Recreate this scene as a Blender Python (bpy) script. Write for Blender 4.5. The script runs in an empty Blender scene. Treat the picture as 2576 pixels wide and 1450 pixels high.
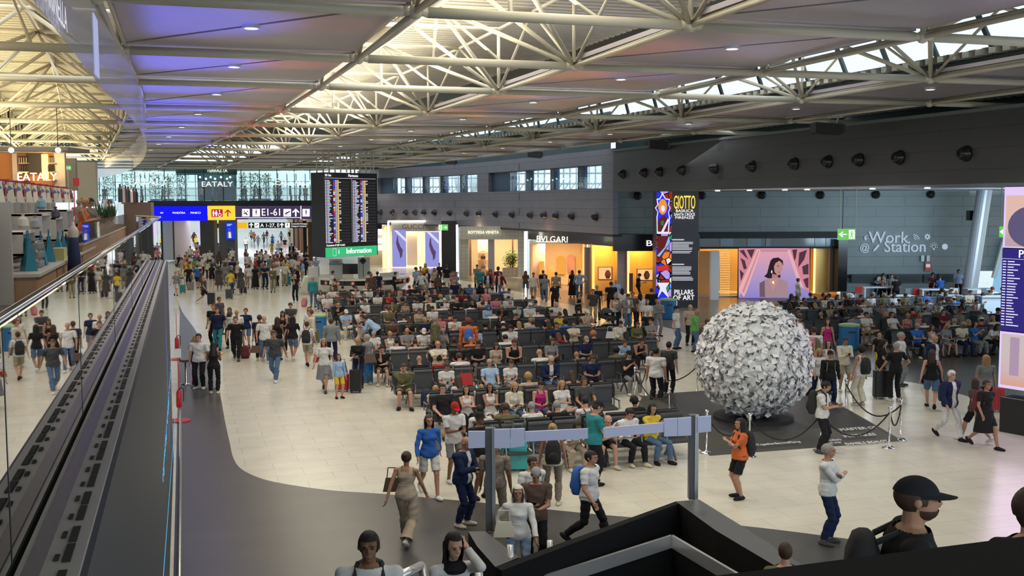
import bpy, math, random
import numpy as np
from mathutils import Vector, Matrix
sc = bpy.context.scene
W, H = 2576, 1450
random.seed(7)
# ---------------------------------------------------------------- camera
F_PX, YH, VPX, ROLL, CAM_Z = 2690.0, 508.0, 460.0, math.radians(-.2), 5.95
_p = math.atan((H/2-YH)/F_PX)
_yaw = math.atan2(-(VPX-W/2)/F_PX, math.cos(_p)+math.sin(_p)*(H/2-YH)/F_PX)
CF = Vector((math.sin(_yaw)*math.cos(_p), math.cos(_yaw)*math.cos(_p), -math.sin(_p)))
CR = Vector((math.cos(_yaw), -math.sin(_yaw), 0))
CU = CR.cross(CF)
CR = CR*math.cos(ROLL)+CU*math.sin(ROLL)
CU = CR.cross(CF)
CC = Vector((0, 0, CAM_Z))
HR = Vector((math.cos(_yaw), -math.sin(_yaw), 0))      # horizontal right
HF = Vector((math.sin(_yaw), math.cos(_yaw), 0))       # horizontal forward
UP = Vector((0, 0, 1))
cam = bpy.data.objects.new('camera', bpy.data.cameras.new('camera'))
sc.collection.objects.link(cam)
M = Matrix((CR, CU, -CF)).transposed().to_4x4()
M.translation = CC
cam.matrix_world = M
cam.data.sensor_width = 36
cam.data.lens = F_PX/W*36
cam.data.clip_start = .05
cam.data.clip_end = 900
sc.camera = cam
# ---------------------------------------------------------------- world, exposure
sc.view_settings.view_transform = 'Standard'
sc.view_settings.look = 'None'
sc.view_settings.gamma = 1
sc.view_settings.use_curve_mapping = False
sc.view_settings.exposure = 0.0
world = bpy.data.worlds.new('sky'); sc.world = world
world.use_nodes = True
_bg = world.node_tree.nodes['Background']
_bg.inputs[0].default_value = (.74, .9, 1, 1)
_bg.inputs[1].default_value = 1.3
sc.cycles.max_bounces = 6
sc.cycles.diffuse_bounces = 3
sc.cycles.glossy_bounces = 3
sc.cycles.transmission_bounces = 6
sc.cycles.transparent_max_bounces = 12
sc.cycles.caustics_reflective = False
sc.cycles.caustics_refractive = False
sc.cycles.sample_clamp_indirect = 4

def ray(px, py):
    return CF + CR*((px-W/2)/F_PX) - CU*((py-H/2)/F_PX)
def onz(px, py, z):
    d = ray(px, py); return CC + d*((z-CAM_Z)/d.z)
def P(px, py, d):                       # on the pixel's ray at horizontal depth d
    r = ray(px, py); return CC + r*(d/r.dot(HF))
def Pz(px, d, z):                       # column px, depth d, height z
    p = P(px, YH, d); return Vector((p.x, p.y, z))
def proj(p):
    v = Vector(p)-CC; z = v.dot(CF)
    return W/2+F_PX*v.dot(CR)/z, H/2-F_PX*v.dot(CU)/z

def area_light(name, loc, size, power, color, target=None, size_y=None, shape='RECTANGLE', spread=180):
    l = bpy.data.lights.new(name, 'AREA'); l.energy = power; l.color = color; l.shape = shape
    l.size = size; l.spread = math.radians(spread)
    if shape in ('RECTANGLE', 'ELLIPSE'): l.size_y = size_y or size
    o = bpy.data.objects.new(name, l); sc.collection.objects.link(o); o.location = loc
    if target is not None:
        o.rotation_euler = (Vector(target)-Vector(loc)).to_track_quat('-Z', 'Y').to_euler()
    return o
# daylight entering from the glazed entrance side behind the viewer and from the roof lights; added fills among them
area_light('entrance_daylight', (8, -14, 9), 34, 1500, (.86, .93, 1), (12, 30, 0), size_y=9)
area_light('skylight_daylight', (16.7, 30, 11.2), 3.4, 1100, (.88, .95, 1), (16.6, 30, 0), size_y=50)
area_light('roof_bay_down_fill', (6.5, 40, 11.2), 4, 1500, (1, .94, .8), (6.5, 40, 0), size_y=64)  # added fill shining down from under the closed deck, no opening there
area_light('roof_bay_up_fill', (6.4, 36, 9.6), 2.5, 1600, (1, .93, .78), (6.4, 36, 20), size_y=60)  # added unseen fill that brightens the deck from below
area_light('seating_bay_light', (30, 48, 6.4), 10, 520, (.9, .95, 1), (27, 46, 0), size_y=14)
area_light('left_bay_up_fill', (-7, 44, 8.6), 4, 3300, (1, .84, .5), (-7, 44, 20), size_y=84)  # added unseen fill warming the deck and trusses of the left bay
area_light('shop_front_light', (-5, 36, 9.2), 3, 380, (1, .82, .55), (-5, 36, 0), size_y=40)
area_light('corridor_light', Pz(620, 128, 4.0), 16, 1500, (.93, .95, 1), Pz(620, 128, 0), size_y=22)
area_light('terrace_light', Pz(580, 112, 9.0), 26, 500, (.9, .97, 1), Pz(580, 112, 0), size_y=6)
area_light('work_station_daylight', Pz(2620, 52, 5), 8, 900, (.6, .82, 1), Pz(2200, 60, 2), size_y=5)
def spot(name, loc, target, power, color, ang, blend=.8, soft=.3):
    l = bpy.data.lights.new(name, 'SPOT'); l.energy = power; l.color = color; l.spot_size = math.radians(ang); l.spot_blend = blend; l.shadow_soft_size = soft
    o = bpy.data.objects.new(name, l); sc.collection.objects.link(o); o.location = loc; o.rotation_euler = (Vector(target)-Vector(loc)).to_track_quat('-Z', 'Y').to_euler(); return o
for k, y in enumerate((21, 27, 33, 39, 46, 54, 62)):        # coloured spill of the media wall on the ceiling panels
    spot('media_wall_blue', (-.25, y, 1.2), (-.1, y, 9.3), 5200, (.1, .12, 1), 36)
    spot('media_wall_red', (-.25, y, 1.2), (2.6, y, 9.3), 1500 if k else 600, (1, .12, .06), 18)
for y in (22, 27, 33, 39): spot('added_orange_spot', (9.2, y, .6), (9.9, y, 9.3), 2200, (1, .3, .08), 20); spot('added_violet_spot', (9.2, y, .6), (11.8, y, 9.3), 1200, (.45, .35, 1), 18)  # invented low spots tinting the ceiling panels orange and violet, no fixture there

# ---------------------------------------------------------------- materials
MATS = {}
def mat(name, col=(.5, .5, .5), rough=.6, metal=0, emit=None, es=1.0, trans=0, spec=None, bump=None, noise=None, alpha=None):
    if name in MATS: return MATS[name]
    m = bpy.data.materials.new(name); m.use_nodes = True; MATS[name] = m
    nt = m.node_tree; b = nt.nodes['Principled BSDF']
    b.inputs['Base Color'].default_value = (*col, 1); m['tint'] = tuple(col)
    b.inputs['Roughness'].default_value = rough
    b.inputs['Metallic'].default_value = metal
    if trans: b.inputs['Transmission Weight'].default_value = trans
    if spec is not None: b.inputs['Specular IOR Level'].default_value = spec
    if emit is not None:
        b.inputs['Emission Color'].default_value = (*emit, 1); b.inputs['Emission Strength'].default_value = es
    if noise:
        sc_, amt = noise
        tc = nt.nodes.new('ShaderNodeTexCoord'); n = nt.nodes.new('ShaderNodeTexNoise'); n.inputs['Scale'].default_value = sc_
        n.inputs['Detail'].default_value = 4
        mx = nt.nodes.new('ShaderNodeMix'); mx.data_type = 'RGBA'
        mx.inputs[6].default_value = (*[c*(1-amt) for c in col], 1); mx.inputs[7].default_value = (*[min(1, c*(1+amt)) for c in col], 1)
        nt.links.new(tc.outputs['Object'], n.inputs['Vector']); nt.links.new(n.outputs['Fac'], mx.inputs[0]); nt.links.new(mx.outputs[2], b.inputs['Base Color'])
    if bump:
        tc = nt.nodes.new('ShaderNodeTexCoord'); n = nt.nodes.new('ShaderNodeTexNoise'); n.inputs['Scale'].default_value = bump[0]
        bp = nt.nodes.new('ShaderNodeBump'); bp.inputs['Strength'].default_value = bump[1]
        nt.links.new(tc.outputs['Object'], n.inputs['Vector']); nt.links.new(n.outputs['Fac'], bp.inputs['Height']); nt.links.new(bp.outputs['Normal'], b.inputs['Normal'])
    return m
def tiled(name, col, col2, mortar, bw, bh, off=.5, rough=.35, ms=.006, rot=0, coord='Object', axes=None):
    m = mat(name, col, rough); nt = m.node_tree; b = nt.nodes['Principled BSDF']
    tc = nt.nodes.new('ShaderNodeTexCoord'); mp = nt.nodes.new('ShaderNodeMapping'); br = nt.nodes.new('ShaderNodeTexBrick')
    mp.inputs['Rotation'].default_value = axes or (0, 0, rot)
    br.inputs['Scale'].default_value = 1; br.inputs['Brick Width'].default_value = bw; br.inputs['Row Height'].default_value = bh
    br.inputs['Mortar Size'].default_value = ms; br.inputs['Color1'].default_value = (*col, 1); br.inputs['Color2'].default_value = (*col2, 1)
    br.inputs['Mortar'].default_value = (*mortar, 1); br.offset = off
    n = nt.nodes.new('ShaderNodeTexNoise'); n.inputs['Scale'].default_value = 1.3; n.inputs['Detail'].default_value = 5
    mx = nt.nodes.new('ShaderNodeMix'); mx.data_type = 'RGBA'; mx.blend_type = 'MULTIPLY'; mx.inputs[0].default_value = .25
    nt.links.new(tc.outputs[coord], mp.inputs['Vector']); nt.links.new(mp.outputs['Vector'], br.inputs['Vector'])
    nt.links.new(mp.outputs['Vector'], n.inputs['Vector'])
    nt.links.new(br.outputs['Color'], mx.inputs[6]); nt.links.new(n.outputs['Fac'], mx.inputs[7]); nt.links.new(mx.outputs[2], b.inputs['Base Color'])
    return m
def glow(name, col, s=1.0):
    if name in MATS: return MATS[name]
    m = bpy.data.materials.new(name); m.use_nodes = True; MATS[name] = m
    nt = m.node_tree; nt.nodes.clear(); e = nt.nodes.new('ShaderNodeEmission'); o = nt.nodes.new('ShaderNodeOutputMaterial')
    e.inputs[0].default_value = (*col, 1); e.inputs[1].default_value = s; nt.links.new(e.outputs[0], o.inputs[0])
    return m
def glass(name, tint=(.9, .95, .93), refl=1.0, opac=.0):
    """thin architectural glass: transparent with Fresnel reflection"""
    if name in MATS: return MATS[name]
    m = bpy.data.materials.new(name); m.use_nodes = True; MATS[name] = m
    nt = m.node_tree; nt.nodes.clear(); N = nt.nodes.new
    t = N('ShaderNodeBsdfTransparent'); t.inputs[0].default_value = (*tint, 1)
    g = N('ShaderNodeBsdfGlossy'); g.inputs['Roughness'].default_value = .012; g.inputs[0].default_value = (1, 1, 1, 1)
    fr = N('ShaderNodeFresnel'); fr.inputs[0].default_value = 1.5
    mu = N('ShaderNodeMath'); mu.operation = 'MULTIPLY_ADD'; mu.inputs[1].default_value = refl; mu.inputs[2].default_value = .02; mu.use_clamp = True
    mx = N('ShaderNodeMixShader'); o = N('ShaderNodeOutputMaterial')
    nt.links.new(fr.outputs[0], mu.inputs[0]); nt.links.new(mu.outputs[0], mx.inputs[0]); nt.links.new(t.outputs[0], mx.inputs[1]); nt.links.new(g.outputs[0], mx.inputs[2])
    last = mx
    if opac:
        d = N('ShaderNodeBsdfDiffuse'); d.inputs[0].default_value = (.8, .8, .8, 1); m2 = N('ShaderNodeMixShader'); m2.inputs[0].default_value = opac
        nt.links.new(mx.outputs[0], m2.inputs[1]); nt.links.new(d.outputs[0], m2.inputs[2]); last = m2
    nt.links.new(last.outputs[0], o.inputs[0])
    return m

# ---------------------------------------------------------------- mesh helpers
class MB:
    def __init__(s): s.v = []; s.f = []; s.mi = []; s.m = 0
    def add(s, vs, fs):
        k = len(s.v); s.v += [tuple(v) for v in vs]; s.f += [tuple(i+k for i in f) for f in fs]; s.mi += [s.m]*len(fs); return s
    def obox(s, c, ax, ay, az):          # centre and three half-axis vectors
        c, ax, ay, az = map(Vector, (c, ax, ay, az))
        vs = [c+ax*i+ay*j+az*k for k in (-1, 1) for i, j in ((-1, -1), (1, -1), (1, 1), (-1, 1))]
        return s.add(vs, [(3, 2, 1, 0), (4, 5, 6, 7), (0, 1, 5, 4), (1, 2, 6, 5), (2, 3, 7, 6), (3, 0, 4, 7)])
    def box(s, x0, x1, y0, y1, z0, z1):
        return s.obox(((x0+x1)/2, (y0+y1)/2, (z0+z1)/2), ((x1-x0)/2, 0, 0), (0, (y1-y0)/2, 0), (0, 0, (z1-z0)/2))
    def bar(s, a, b, w, h=None, up=UP):  # rectangular bar from a to b
        a, b = Vector(a), Vector(b); d = (b-a); h = h or w
        x = d.cross(up).normalized() if d.cross(up).length > 1e-6 else Vector((1, 0, 0)); u = x.cross(d).normalized()
        return s.obox((a+b)/2, x*w/2, d/2, u*h/2)
    def tube(s, a, b, r, n=8, r2=None, caps=True):
        a, b = Vector(a), Vector(b); d = (b-a).normalized(); r2 = r if r2 is None else r2
        x = d.cross(UP if abs(d.z) < .99 else Vector((1, 0, 0))).normalized(); y = d.cross(x)
        vs = []
        for q, rr in ((a, r), (b, r2)):
            for i in range(n):
                t = 2*math.pi*i/n; vs.append(q+x*math.cos(t)*rr+y*math.sin(t)*rr)
        fs = [(i, (i+1) % n, n+(i+1) % n, n+i) for i in range(n)]
        if caps: fs += [tuple(reversed(range(n))), tuple(range(n, 2*n))]
        return s.add(vs, fs)
    def path(s, pts, r, n=8):
        for a, b in zip(pts, pts[1:]): s.tube(a, b, r, n)
        return s
    def lathe(s, prof, c=(0, 0, 0), n=16, axis=None):
        c = Vector(c); az = Vector(axis).normalized() if axis else UP
        ax = az.cross(Vector((1, 0, 0)) if abs(az.x) < .9 else Vector((0, 1, 0))).normalized(); ay = az.cross(ax)
        vs = [c+az*z+(ax*math.cos(2*math.pi*i/n)+ay*math.sin(2*math.pi*i/n))*r for r, z in prof for i in range(n)]
        fs = [(k*n+i, k*n+(i+1) % n, (k+1)*n+(i+1) % n, (k+1)*n+i) for k in range(len(prof)-1) for i in range(n)]
        fs += [tuple(reversed(range(n))), tuple(range((len(prof)-1)*n, len(prof)*n))]
        return s.add(vs, fs)
    def ball(s, c, rx, ry=None, rz=None, n=12, m=8):
        ry = ry or rx; rz = rz or rx
        c = Vector(c); vs = []; fs = []
        for j in range(m+1):
            t = math.pi*j/m
            for i in range(n):
                u = 2*math.pi*i/n; vs.append(c+Vector((rx*math.sin(t)*math.cos(u), ry*math.sin(t)*math.sin(u), rz*math.cos(t))))
        for j in range(m):
            for i in range(n): fs.append((j*n+i, (j+1)*n+i, (j+1)*n+(i+1) % n, j*n+(i+1) % n))
        return s.add(vs, fs)
    def prism(s, poly, z0, z1):          # poly: list of (x, y)
        n = len(poly); vs = [(p[0], p[1], z0) for p in poly]+[(p[0], p[1], z1) for p in poly]
        return s.add(vs, [tuple(reversed(range(n))), tuple(range(n, 2*n))]+[(i, (i+1) % n, n+(i+1) % n, n+i) for i in range(n)])
    def quad(s, a, b, c, d): return s.add([a, b, c, d], [(0, 1, 2, 3)])
    def slab(s, x0, x1, y0, y1, d, t=.1):  # board facing the hall: pixel column/row extents measured at depth d, thickness t away
        a = P(x0, y1, d); b = P(x1, y1, d); zt = P((x0+x1)/2, y0, d).z; zb = (a.z+b.z)/2
        c = (a+b)/2+HF*t/2; return s.obox((c.x, c.y, (zt+zb)/2), (b-a)*.5-UP*(b-a).z*.5, HF*t/2, UP*(zt-zb)/2)
    def mesh(s, name, mats, smooth=False):
        me = bpy.data.meshes.new(name); me.from_pydata(s.v, [], s.f)
        for m in (mats if isinstance(mats, (list, tuple)) else [mats]): me.materials.append(m)
        if any(s.mi): me.polygons.foreach_set('material_index', s.mi)
        if smooth: me.polygons.foreach_set('use_smooth', [True]*len(s.f))
        me.update(); return me
    def build(s, name, mats, parent=None, smooth=False, **kw):
        o = bpy.data.objects.new(name, s.mesh(name, mats, smooth)); return link(o, parent, **kw)
def link(o, parent=None, label=None, cat=None, group=None, kind=None):
    sc.collection.objects.link(o)
    if parent is not None: o.parent = parent
    if label: o['label'] = label
    if cat: o['category'] = cat
    if group: o['group'] = group
    if kind: o['kind'] = kind
    return o
def empty(name, loc=(0, 0, 0), rz=0, **kw):
    o = bpy.data.objects.new(name, None); link(o, None, **kw); o.location = loc; o.rotation_euler = (0, 0, rz); o.empty_display_size = .1; return o
def struct(mb, name, mats, parent=None, **kw):
    return mb.build(name, mats, parent, kind=None if parent else 'structure', **kw)
TEXTS = {}
def text(name, s, size, loc, m, right=None, up=UP, parent=None, ext=.008, align='CENTER', sx=1, nd=1, **kw):
    """raised lettering lying in the plane of right and up"""
    key = (s, align)
    if key not in TEXTS:
        cu = bpy.data.curves.new(name, 'FONT'); cu.body = s; cu.align_x = align; cu.align_y = 'CENTER'; cu.resolution_u = 3; cu.extrude = .03
        t = bpy.data.objects.new(name, cu); sc.collection.objects.link(t)
        TEXTS[key] = bpy.data.meshes.new_from_object(t.evaluated_get(bpy.context.evaluated_depsgraph_get()))
        bpy.data.objects.remove(t)
    me = TEXTS[key].copy(); me.name = name; me.materials.clear(); me.materials.append(m)
    o = bpy.data.objects.new(name, me); link(o, parent, **kw)
    r = (right or HR).normalized(); u = up.normalized(); n = r.cross(u)
    X = Matrix((r*size*sx, u*size, n*size*nd)).transposed().to_4x4(); X.translation = Vector(loc)
    o.matrix_basis = X if parent is None else Matrix.Translation(-parent.location) @ X
    return o
def sq(poly):  # smooth closed/open polyline by Catmull-Rom in pixel space
    out = []
    for i in range(len(poly)-1):
        p0 = poly[max(0, i-1)]; p1 = poly[i]; p2 = poly[i+1]; p3 = poly[min(len(poly)-1, i+2)]
        for k in range(6):
            t = k/6
            out.append(tuple(.5*((2*p1[j])+(-p0[j]+p2[j])*t+(2*p0[j]-5*p1[j]+4*p2[j]-p3[j])*t*t+(-p0[j]+3*p1[j]-3*p2[j]+p3[j])*t**3) for j in range(2)))
    return out+[poly[-1]]
# ================================================================ SETTING
M_floor = tiled('cream_stone_tiles', (.76, .725, .61), (.73, .695, .585), (.38, .36, .3), 1.2, .6, rough=.22, ms=.004)
M_dark = tiled('dark_stone_tiles', (.088, .085, .08), (.076, .073, .07), (.06, .06, .06), 1.2, .6, rough=.3, ms=.004)
M_brown = tiled('brown_stone_tiles', (.2, .15, .11), (.18, .14, .105), (.1, .08, .06), 1.2, .6, rough=.25, ms=.004)
struct(MB().add([(-30, -12, 0), (70, -12, 0), (70, 240, 0), (-30, 240, 0)], [(0, 1, 2, 3)]), 'floor', M_floor)
def inlay(name, px, m, z=.004, extra=None):
    pts = [onz(x, y, z) for x, y in px]
    pts = [(p.x, p.y) for p in pts]+(extra or [])
    return struct(MB().add([(x, y, z) for x, y in pts], [tuple(range(len(pts)))]), name, m)
edge = sq([(440, 745), (462, 790), (492, 832), (528, 905), (552, 985), (566, 1060), (578, 1115), (586, 1150), (603, 1177), (640, 1198), (700, 1215), (830, 1234), (975, 1244), (1200, 1264), (1540, 1298), (1862, 1323), (2130, 1356), (2420, 1395), (2576, 1420)])
inlay('floor_border', edge, M_dark, extra=[(16, 4), (16, -8), (-.3, -8), (-.3, 60), (-.4, 66)])
inlay('floor_seating', [(1835, 768), (2010, 905), (2100, 935), (2180, 948), (2294, 962), (2334, 969), (2407, 989), (2481, 1011), (2576, 1036), (2900, 1130), (3100, 900), (2700, 742), (1835, 738)], M_dark)
inlay('floor_shopfront', [(1000, 690), (1140, 702), (1260, 722), (1390, 757), (1540, 790), (1700, 830), (1812, 870), (1840, 768), (1835, 738), (1540, 732), (1300, 700), (1100, 676)], M_brown, z=.006)
# ---- roof grid
ROWS = [-6, 0, 6.1, 12.2, 18.3, 24.5, 30.6, 38.7, 46.2, 53.6, 60.8, 68, 75.2, 82.5, 89.8, 97, 104.5]
CH = [-11.3, -6.2, -1.2, 3.9, 9.1, 14.2, 19.3, 24.2, 29.3, 34.4, 39.5]    # chord columns; 3 is the first beside the camera
def curve(y):
    return float(np.interp(y, [25, 30.6, 38.7, 46.2, 53.6, 60.8, 110], [0, -.1, -.4, -1.0, -1.6, -2.25, -6.5]))
def N(i, j, z=9.2): return Vector((CH[i]+curve(ROWS[j]), ROWS[j], z))
ZT = 11.0
M_steel = mat('cream_painted_steel', (.62, .58, .47), .35, noise=(3, .06))
M_panel = mat('satin_ceiling_panel', (.56, .52, .6), .35, .4, noise=(.7, .1))
M_deck = mat('cream_roof_deck', (.72, .68, .58), .6)
M_seam = mat('dark_ceiling_gap', (.07, .065, .06), .6)
M_teal = mat('dark_teal_metal', (.02, .05, .05), .5)
nR = len(ROWS); nC = len(CH)
# corrugated deck over everything except the rooflight bay
mb = MB()
for i in range(nC-1):
    if i == 5: continue
    zd = 11.45 if i < 6 else 9.6
    for j in range(nR-1 if i < 7 else 10):
        a, b, c, d = N(i, j, zd), N(i+1, j, zd), N(i+1, j+1, zd), N(i, j+1, zd)
        n = max(6, int((ROWS[j+1]-ROWS[j])/.45))
        for k in range(n):
            for h, (t0, t1) in ((0, (0, .5)), (.16, (.5, 1))):
                p = [a.lerp(d, (k+t0)/n), b.lerp(c, (k+t0)/n), b.lerp(c, (k+t1)/n), a.lerp(d, (k+t1)/n)]
                mb.add([q+UP*h for q in p], [(0, 3, 2, 1)])
                mb.quad(p[1], p[1]+UP*.16, p[0]+UP*.16, p[0])
struct(mb, 'roof_deck', M_deck)
def panel_bay(i, js):
    for j in js:
        z = 9.34
        A, B, C, D = N(i, j, z), N(i+1, j, z), N(i+1, j+1, z), N(i, j+1, z)
        e = .1
        A = A+Vector((e, e, 0)); B = B+Vector((-e, e, 0)); C = C+Vector((-e, -e, 0)); D = D+Vector((e, -e, 0))
        dg = (B-D).normalized(); nn = Vector((-dg.y, dg.x, 0))*.07
        mb = MB()
        for tri in ((A, B-nn, D-nn), (B+nn, C, D+nn)):
            mb.add(list(tri)+[q+UP*.1 for q in tri], [(2, 1, 0), (3, 4, 5), (0, 1, 4, 3), (1, 2, 5, 4), (2, 0, 3, 5)])
        struct(mb, 'ceiling_panel', M_panel)
        mb2 = MB(); mb2.bar(B+UP*.14, D+UP*.14, .2, .04)
        struct(mb2, 'ceiling_gap', M_seam)
for i in (2, 4, 6): panel_bay(i, range(1, nR-1))
panel_bay(8, range(5, 8))
# tubes: transverse lower chords with flanged ends, longitudinal chords, space truss in the open bays
for j in range(1, nR):
    mb = MB()
    for i in range(0, 9 if ROWS[j] < 50 else 7):
        a, b = N(i, j), N(i+1, j); d = (b-a).normalized(); rr = .095
        near = ROWS[j] < 50
        mb.tube(a+d*.22, b-d*.22, rr, 12 if near else 6)
        mb.tube(a, a+d*.22, .04, 6, rr); mb.tube(b-d*.22, b, rr, 6, .04)
    mb.build('roof_tube', M_steel, smooth=True, kind='structure')
for i in range(0, 10):
    mb = MB()
    for j in range(0, nR-1 if i < 8 else 7):
        a, b = N(i, j), N(i, j+1); mb.tube(a, b, .055, 8); mb.tube(a+Vector((.12, 0, .1)), b+Vector((.12, 0, .1)), .04, 6)
        if ROWS[j] < 60: mb.ball(b, .13, n=10, m=6)
    mb.build('roof_chord', M_steel, smooth=True, kind='structure')
def truss_bay(i, js, r=.055, open_=False):
    for j in js:
        far = ROWS[j] > 45; n = 5 if far else 8
        mb = MB()
        A, B, C, D = N(i, j), N(i+1, j), N(i+1, j+1), N(i, j+1)
        m = (A+B+C+D)/4; m.z = ZT
        tA, tB, tC, tD = [Vector((q.x, q.y, ZT)) for q in (A, B, C, D)]
        for q in (A, B, C, D): mb.tube(q, m, r, n)
        for q, t in ((A, tA), (B, tB)): mb.tube(q, t, .05, n)
        mAB = (tA+tB)/2; mb.tube(A, mAB, r, n); mb.tube(B, mAB, r, n)
        mAD = (tA+tD)/2; mBC = (tB+tC)/2
        if open_:
            mb.tube(tA, tB, .06, n); mb.tube(B, mBC, .04, n); mb.tube(C, mBC, .04, n); mb.tube(tB, tC, .05, n); mb.build('roof_truss', M_steel, smooth=True, kind='structure'); continue
        mb.tube(A, mAD, .04, n); mb.tube(D, mAD, .04, n); mb.tube(B, mBC, .04, n); mb.tube(C, mBC, .04, n)
        mb.tube(tA, tB, .06, n); mb.tube(tA, tD, .05, n); mb.tube(tB, tC, .05, n)
        mb.tube(mAD, mBC, .06, n); mb.tube(mAB, (tC+tD)/2, .045, n)
        mb.tube(m, mAB, .04, n)
        if not far:
            mb.tube(A+(B-A)*.33, m, .04, n); mb.tube(A+(B-A)*.66, m, .04, n)
            mb.bar(tA+UP*.3, tD+UP*.3, .14, .22); mb.bar(mAB+UP*.3, (tC+tD)/2+UP*.3, .14, .22)
        mb.build('roof_truss', M_steel, smooth=True, kind='structure')
for i in (0, 1, 3, 5): truss_bay(i, range(2 if i > 1 else 3, nR-1), open_=i == 5)
# rooflight bay: clerestory glazing and dark monitor roof
mb = MB(); mg = MB(); mr = MB()
for j in range(2, nR-1):
    a, b = N(6, j, 0), N(6, j+1, 0); o = Vector((.35, 0, 0))
    for k in range(3):
        p = (a+o).lerp(b+o, k/3); mb.bar(p+UP*9.5, p+UP*11.1+Vector((0, 1.0, 0)), .09, .12)
    mb.bar(a+o+UP*9.5, b+o+UP*9.5, .14, .16); mb.bar(a+o+UP*11.1, b+o+UP*11.1, .5, .5)
    for s_ in (N(5, j, 11.6),):
        mr.quad(N(5, j, 11.5), N(6, j, 11.5)+Vector((.7, 0, 0)), N(6, j+1, 11.5)+Vector((.7, 0, 0)), N(5, j+1, 11.5))
struct(mb, 'window_1', M_teal)
struct(mr, 'roof_monitor', M_teal)
struct(MB().box(-30, CH[0]-5, -6, 110, 9.2, 12), 'roof_edge', M_teal)

# ---- downlights on the panel seams
M_lamp = glow('lamp_white', (1, .97, .9), 9)
M_trimw = mat('white_trim', (.8, .8, .8), .4)
k = 0
DL_NAMES = {2: 'beside the glass parapet', 4: 'between two truss bays', 6: 'beyond the rooflight'}
ORD = ['first', 'second', 'third', 'fourth', 'fifth', 'sixth', 'seventh', 'eighth', 'ninth', 'tenth', 'eleventh', 'twelfth', 'thirteenth', 'fourteenth', 'fifteenth', 'sixteenth']
disc = MB().lathe([(.13, 0), (.13, .02), (.02, .03)], n=14).mesh('lamp', M_lamp)
ring = MB()
for q in range(14):
    t0, t1 = 2*math.pi*q/14, 2*math.pi*(q+1)/14
    ring.quad((.13*math.cos(t0), .13*math.sin(t0), -.02), (.17*math.cos(t0), .17*math.sin(t0), -.02), (.17*math.cos(t1), .17*math.sin(t1), -.02), (.13*math.cos(t1), .13*math.sin(t1), -.02))
    ring.quad((.17*math.cos(t0), .17*math.sin(t0), .1), (.17*math.cos(t0), .17*math.sin(t0), -.02), (.17*math.cos(t1), .17*math.sin(t1), -.02), (.17*math.cos(t1), .17*math.sin(t1), .1))
ring = ring.mesh('ring', M_trimw)
for i in (2, 4, 6):
    for n, j in enumerate(range(3, nR-1)):
        c = (N(i, j+1, 9.3)+N(i+1, j, 9.3))/2
        e = empty('ceiling_downlight', c, label='round downlight in the %s seam of the ceiling %s' % (ORD[n], DL_NAMES[i]), cat='ceiling light', group='downlights in the ceiling seams')
        link(bpy.data.objects.new('lamp', disc), e); link(bpy.data.objects.new('ring', ring), e)
        l = bpy.data.lights.new('downlight', 'SPOT'); l.energy = 520; l.color = (1, .95, .82); l.spot_size = 2.3; l.spot_blend = .6; l.shadow_soft_size = .12
        o = bpy.data.objects.new('downlight', l); sc.collection.objects.link(o); o.location = c-UP*.08

# ---- right wall: curved shop fascia with windows, upper cladding, recessed bay
M_fascia = tiled('grey_violet_cladding', (.19, .175, .205), (.18, .165, .195), (.06, .06, .07), 3.2, .55, rough=.45, ms=.012, axes=(math.pi/2, 0, 0))
M_upper = tiled('charcoal_cladding', (.075, .073, .078), (.07, .068, .073), (.035, .035, .035), 3.6, .7, rough=.5, ms=.012, axes=(math.pi/2, 0, 0))
M_bay = tiled('teal_grey_cladding', (.27, .31, .31), (.25, .295, .295), (.12, .14, .14), 3.4, .62, rough=.4, ms=.014, axes=(math.pi/2, 0, 0))
M_black = mat('black_gloss', (.012, .012, .014), .15)
M_blackm = mat('black_matt', (.015, .015, .016), .6)
WP = [(900, 110), (955, 103), (1110, 95), (1200, 88), (1320, 79), (1430, 71.5), (1542, 65)]
def wpt(px):
    """point of the curved fascia in pixel column px"""
    d = float(np.interp(px, [a for a, b in WP], [b for a, b in WP])); return Pz(px, d, 0)
def wallstrip(mb, pxs, z0, z1, t=.35, off=0):
    for a, b in zip(pxs, pxs[1:]):
        p, q = wpt(a), wpt(b); n = (q-p).cross(UP).normalized(); n = n if n.dot(p) > 0 else -n
        c = (p+q)/2+n*(t/2+off); mb.obox((c.x, c.y, (z0+z1)/2), (q-p)*.502, n*t/2, UP*(z1-z0)/2)
cols = [900, 955, 1030, 1110, 1160, 1200, 1260, 1320, 1375, 1430, 1485, 1542]
mb = MB(); wallstrip(mb, cols, 3.95, 6.75)
wallstrip(mb, cols, 8.25, 9.15)
for a, b in ((900, 951), (1201, 1229), (1514, 1542)): wallstrip(mb, [a, b], 6.7, 8.3)
struct(mb, 'wall_right', M_fascia)
mb = MB(); M_blue = mat('blue_window_reveal', (.09, .22, .5), .4)
WIN = [(988, 1012), (1024, 1056), (1068, 1100), (1113, 1149), (1161, 1201), (1283, 1313), (1325, 1374), (1388, 1442), (1457, 1516)]
edges = [951]+[x for w in WIN[:5] for x in w][:-1]
for a, b in [(951, 988), (1012, 1024), (1056, 1068), (1100, 1113), (1149, 1161), (1229, 1283), (1313, 1325), (1374, 1388), (1442, 1457), (1516, 1520)]:
    wallstrip(mb, [a, b], 6.7, 8.3, t=.2, off=.32)
struct(mb, 'wall_window_band', mat('dark_blue_reveal', (.03, .06, .11), .5))
M_wglass = glass('window_glass', (.93, .98, 1))
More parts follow.
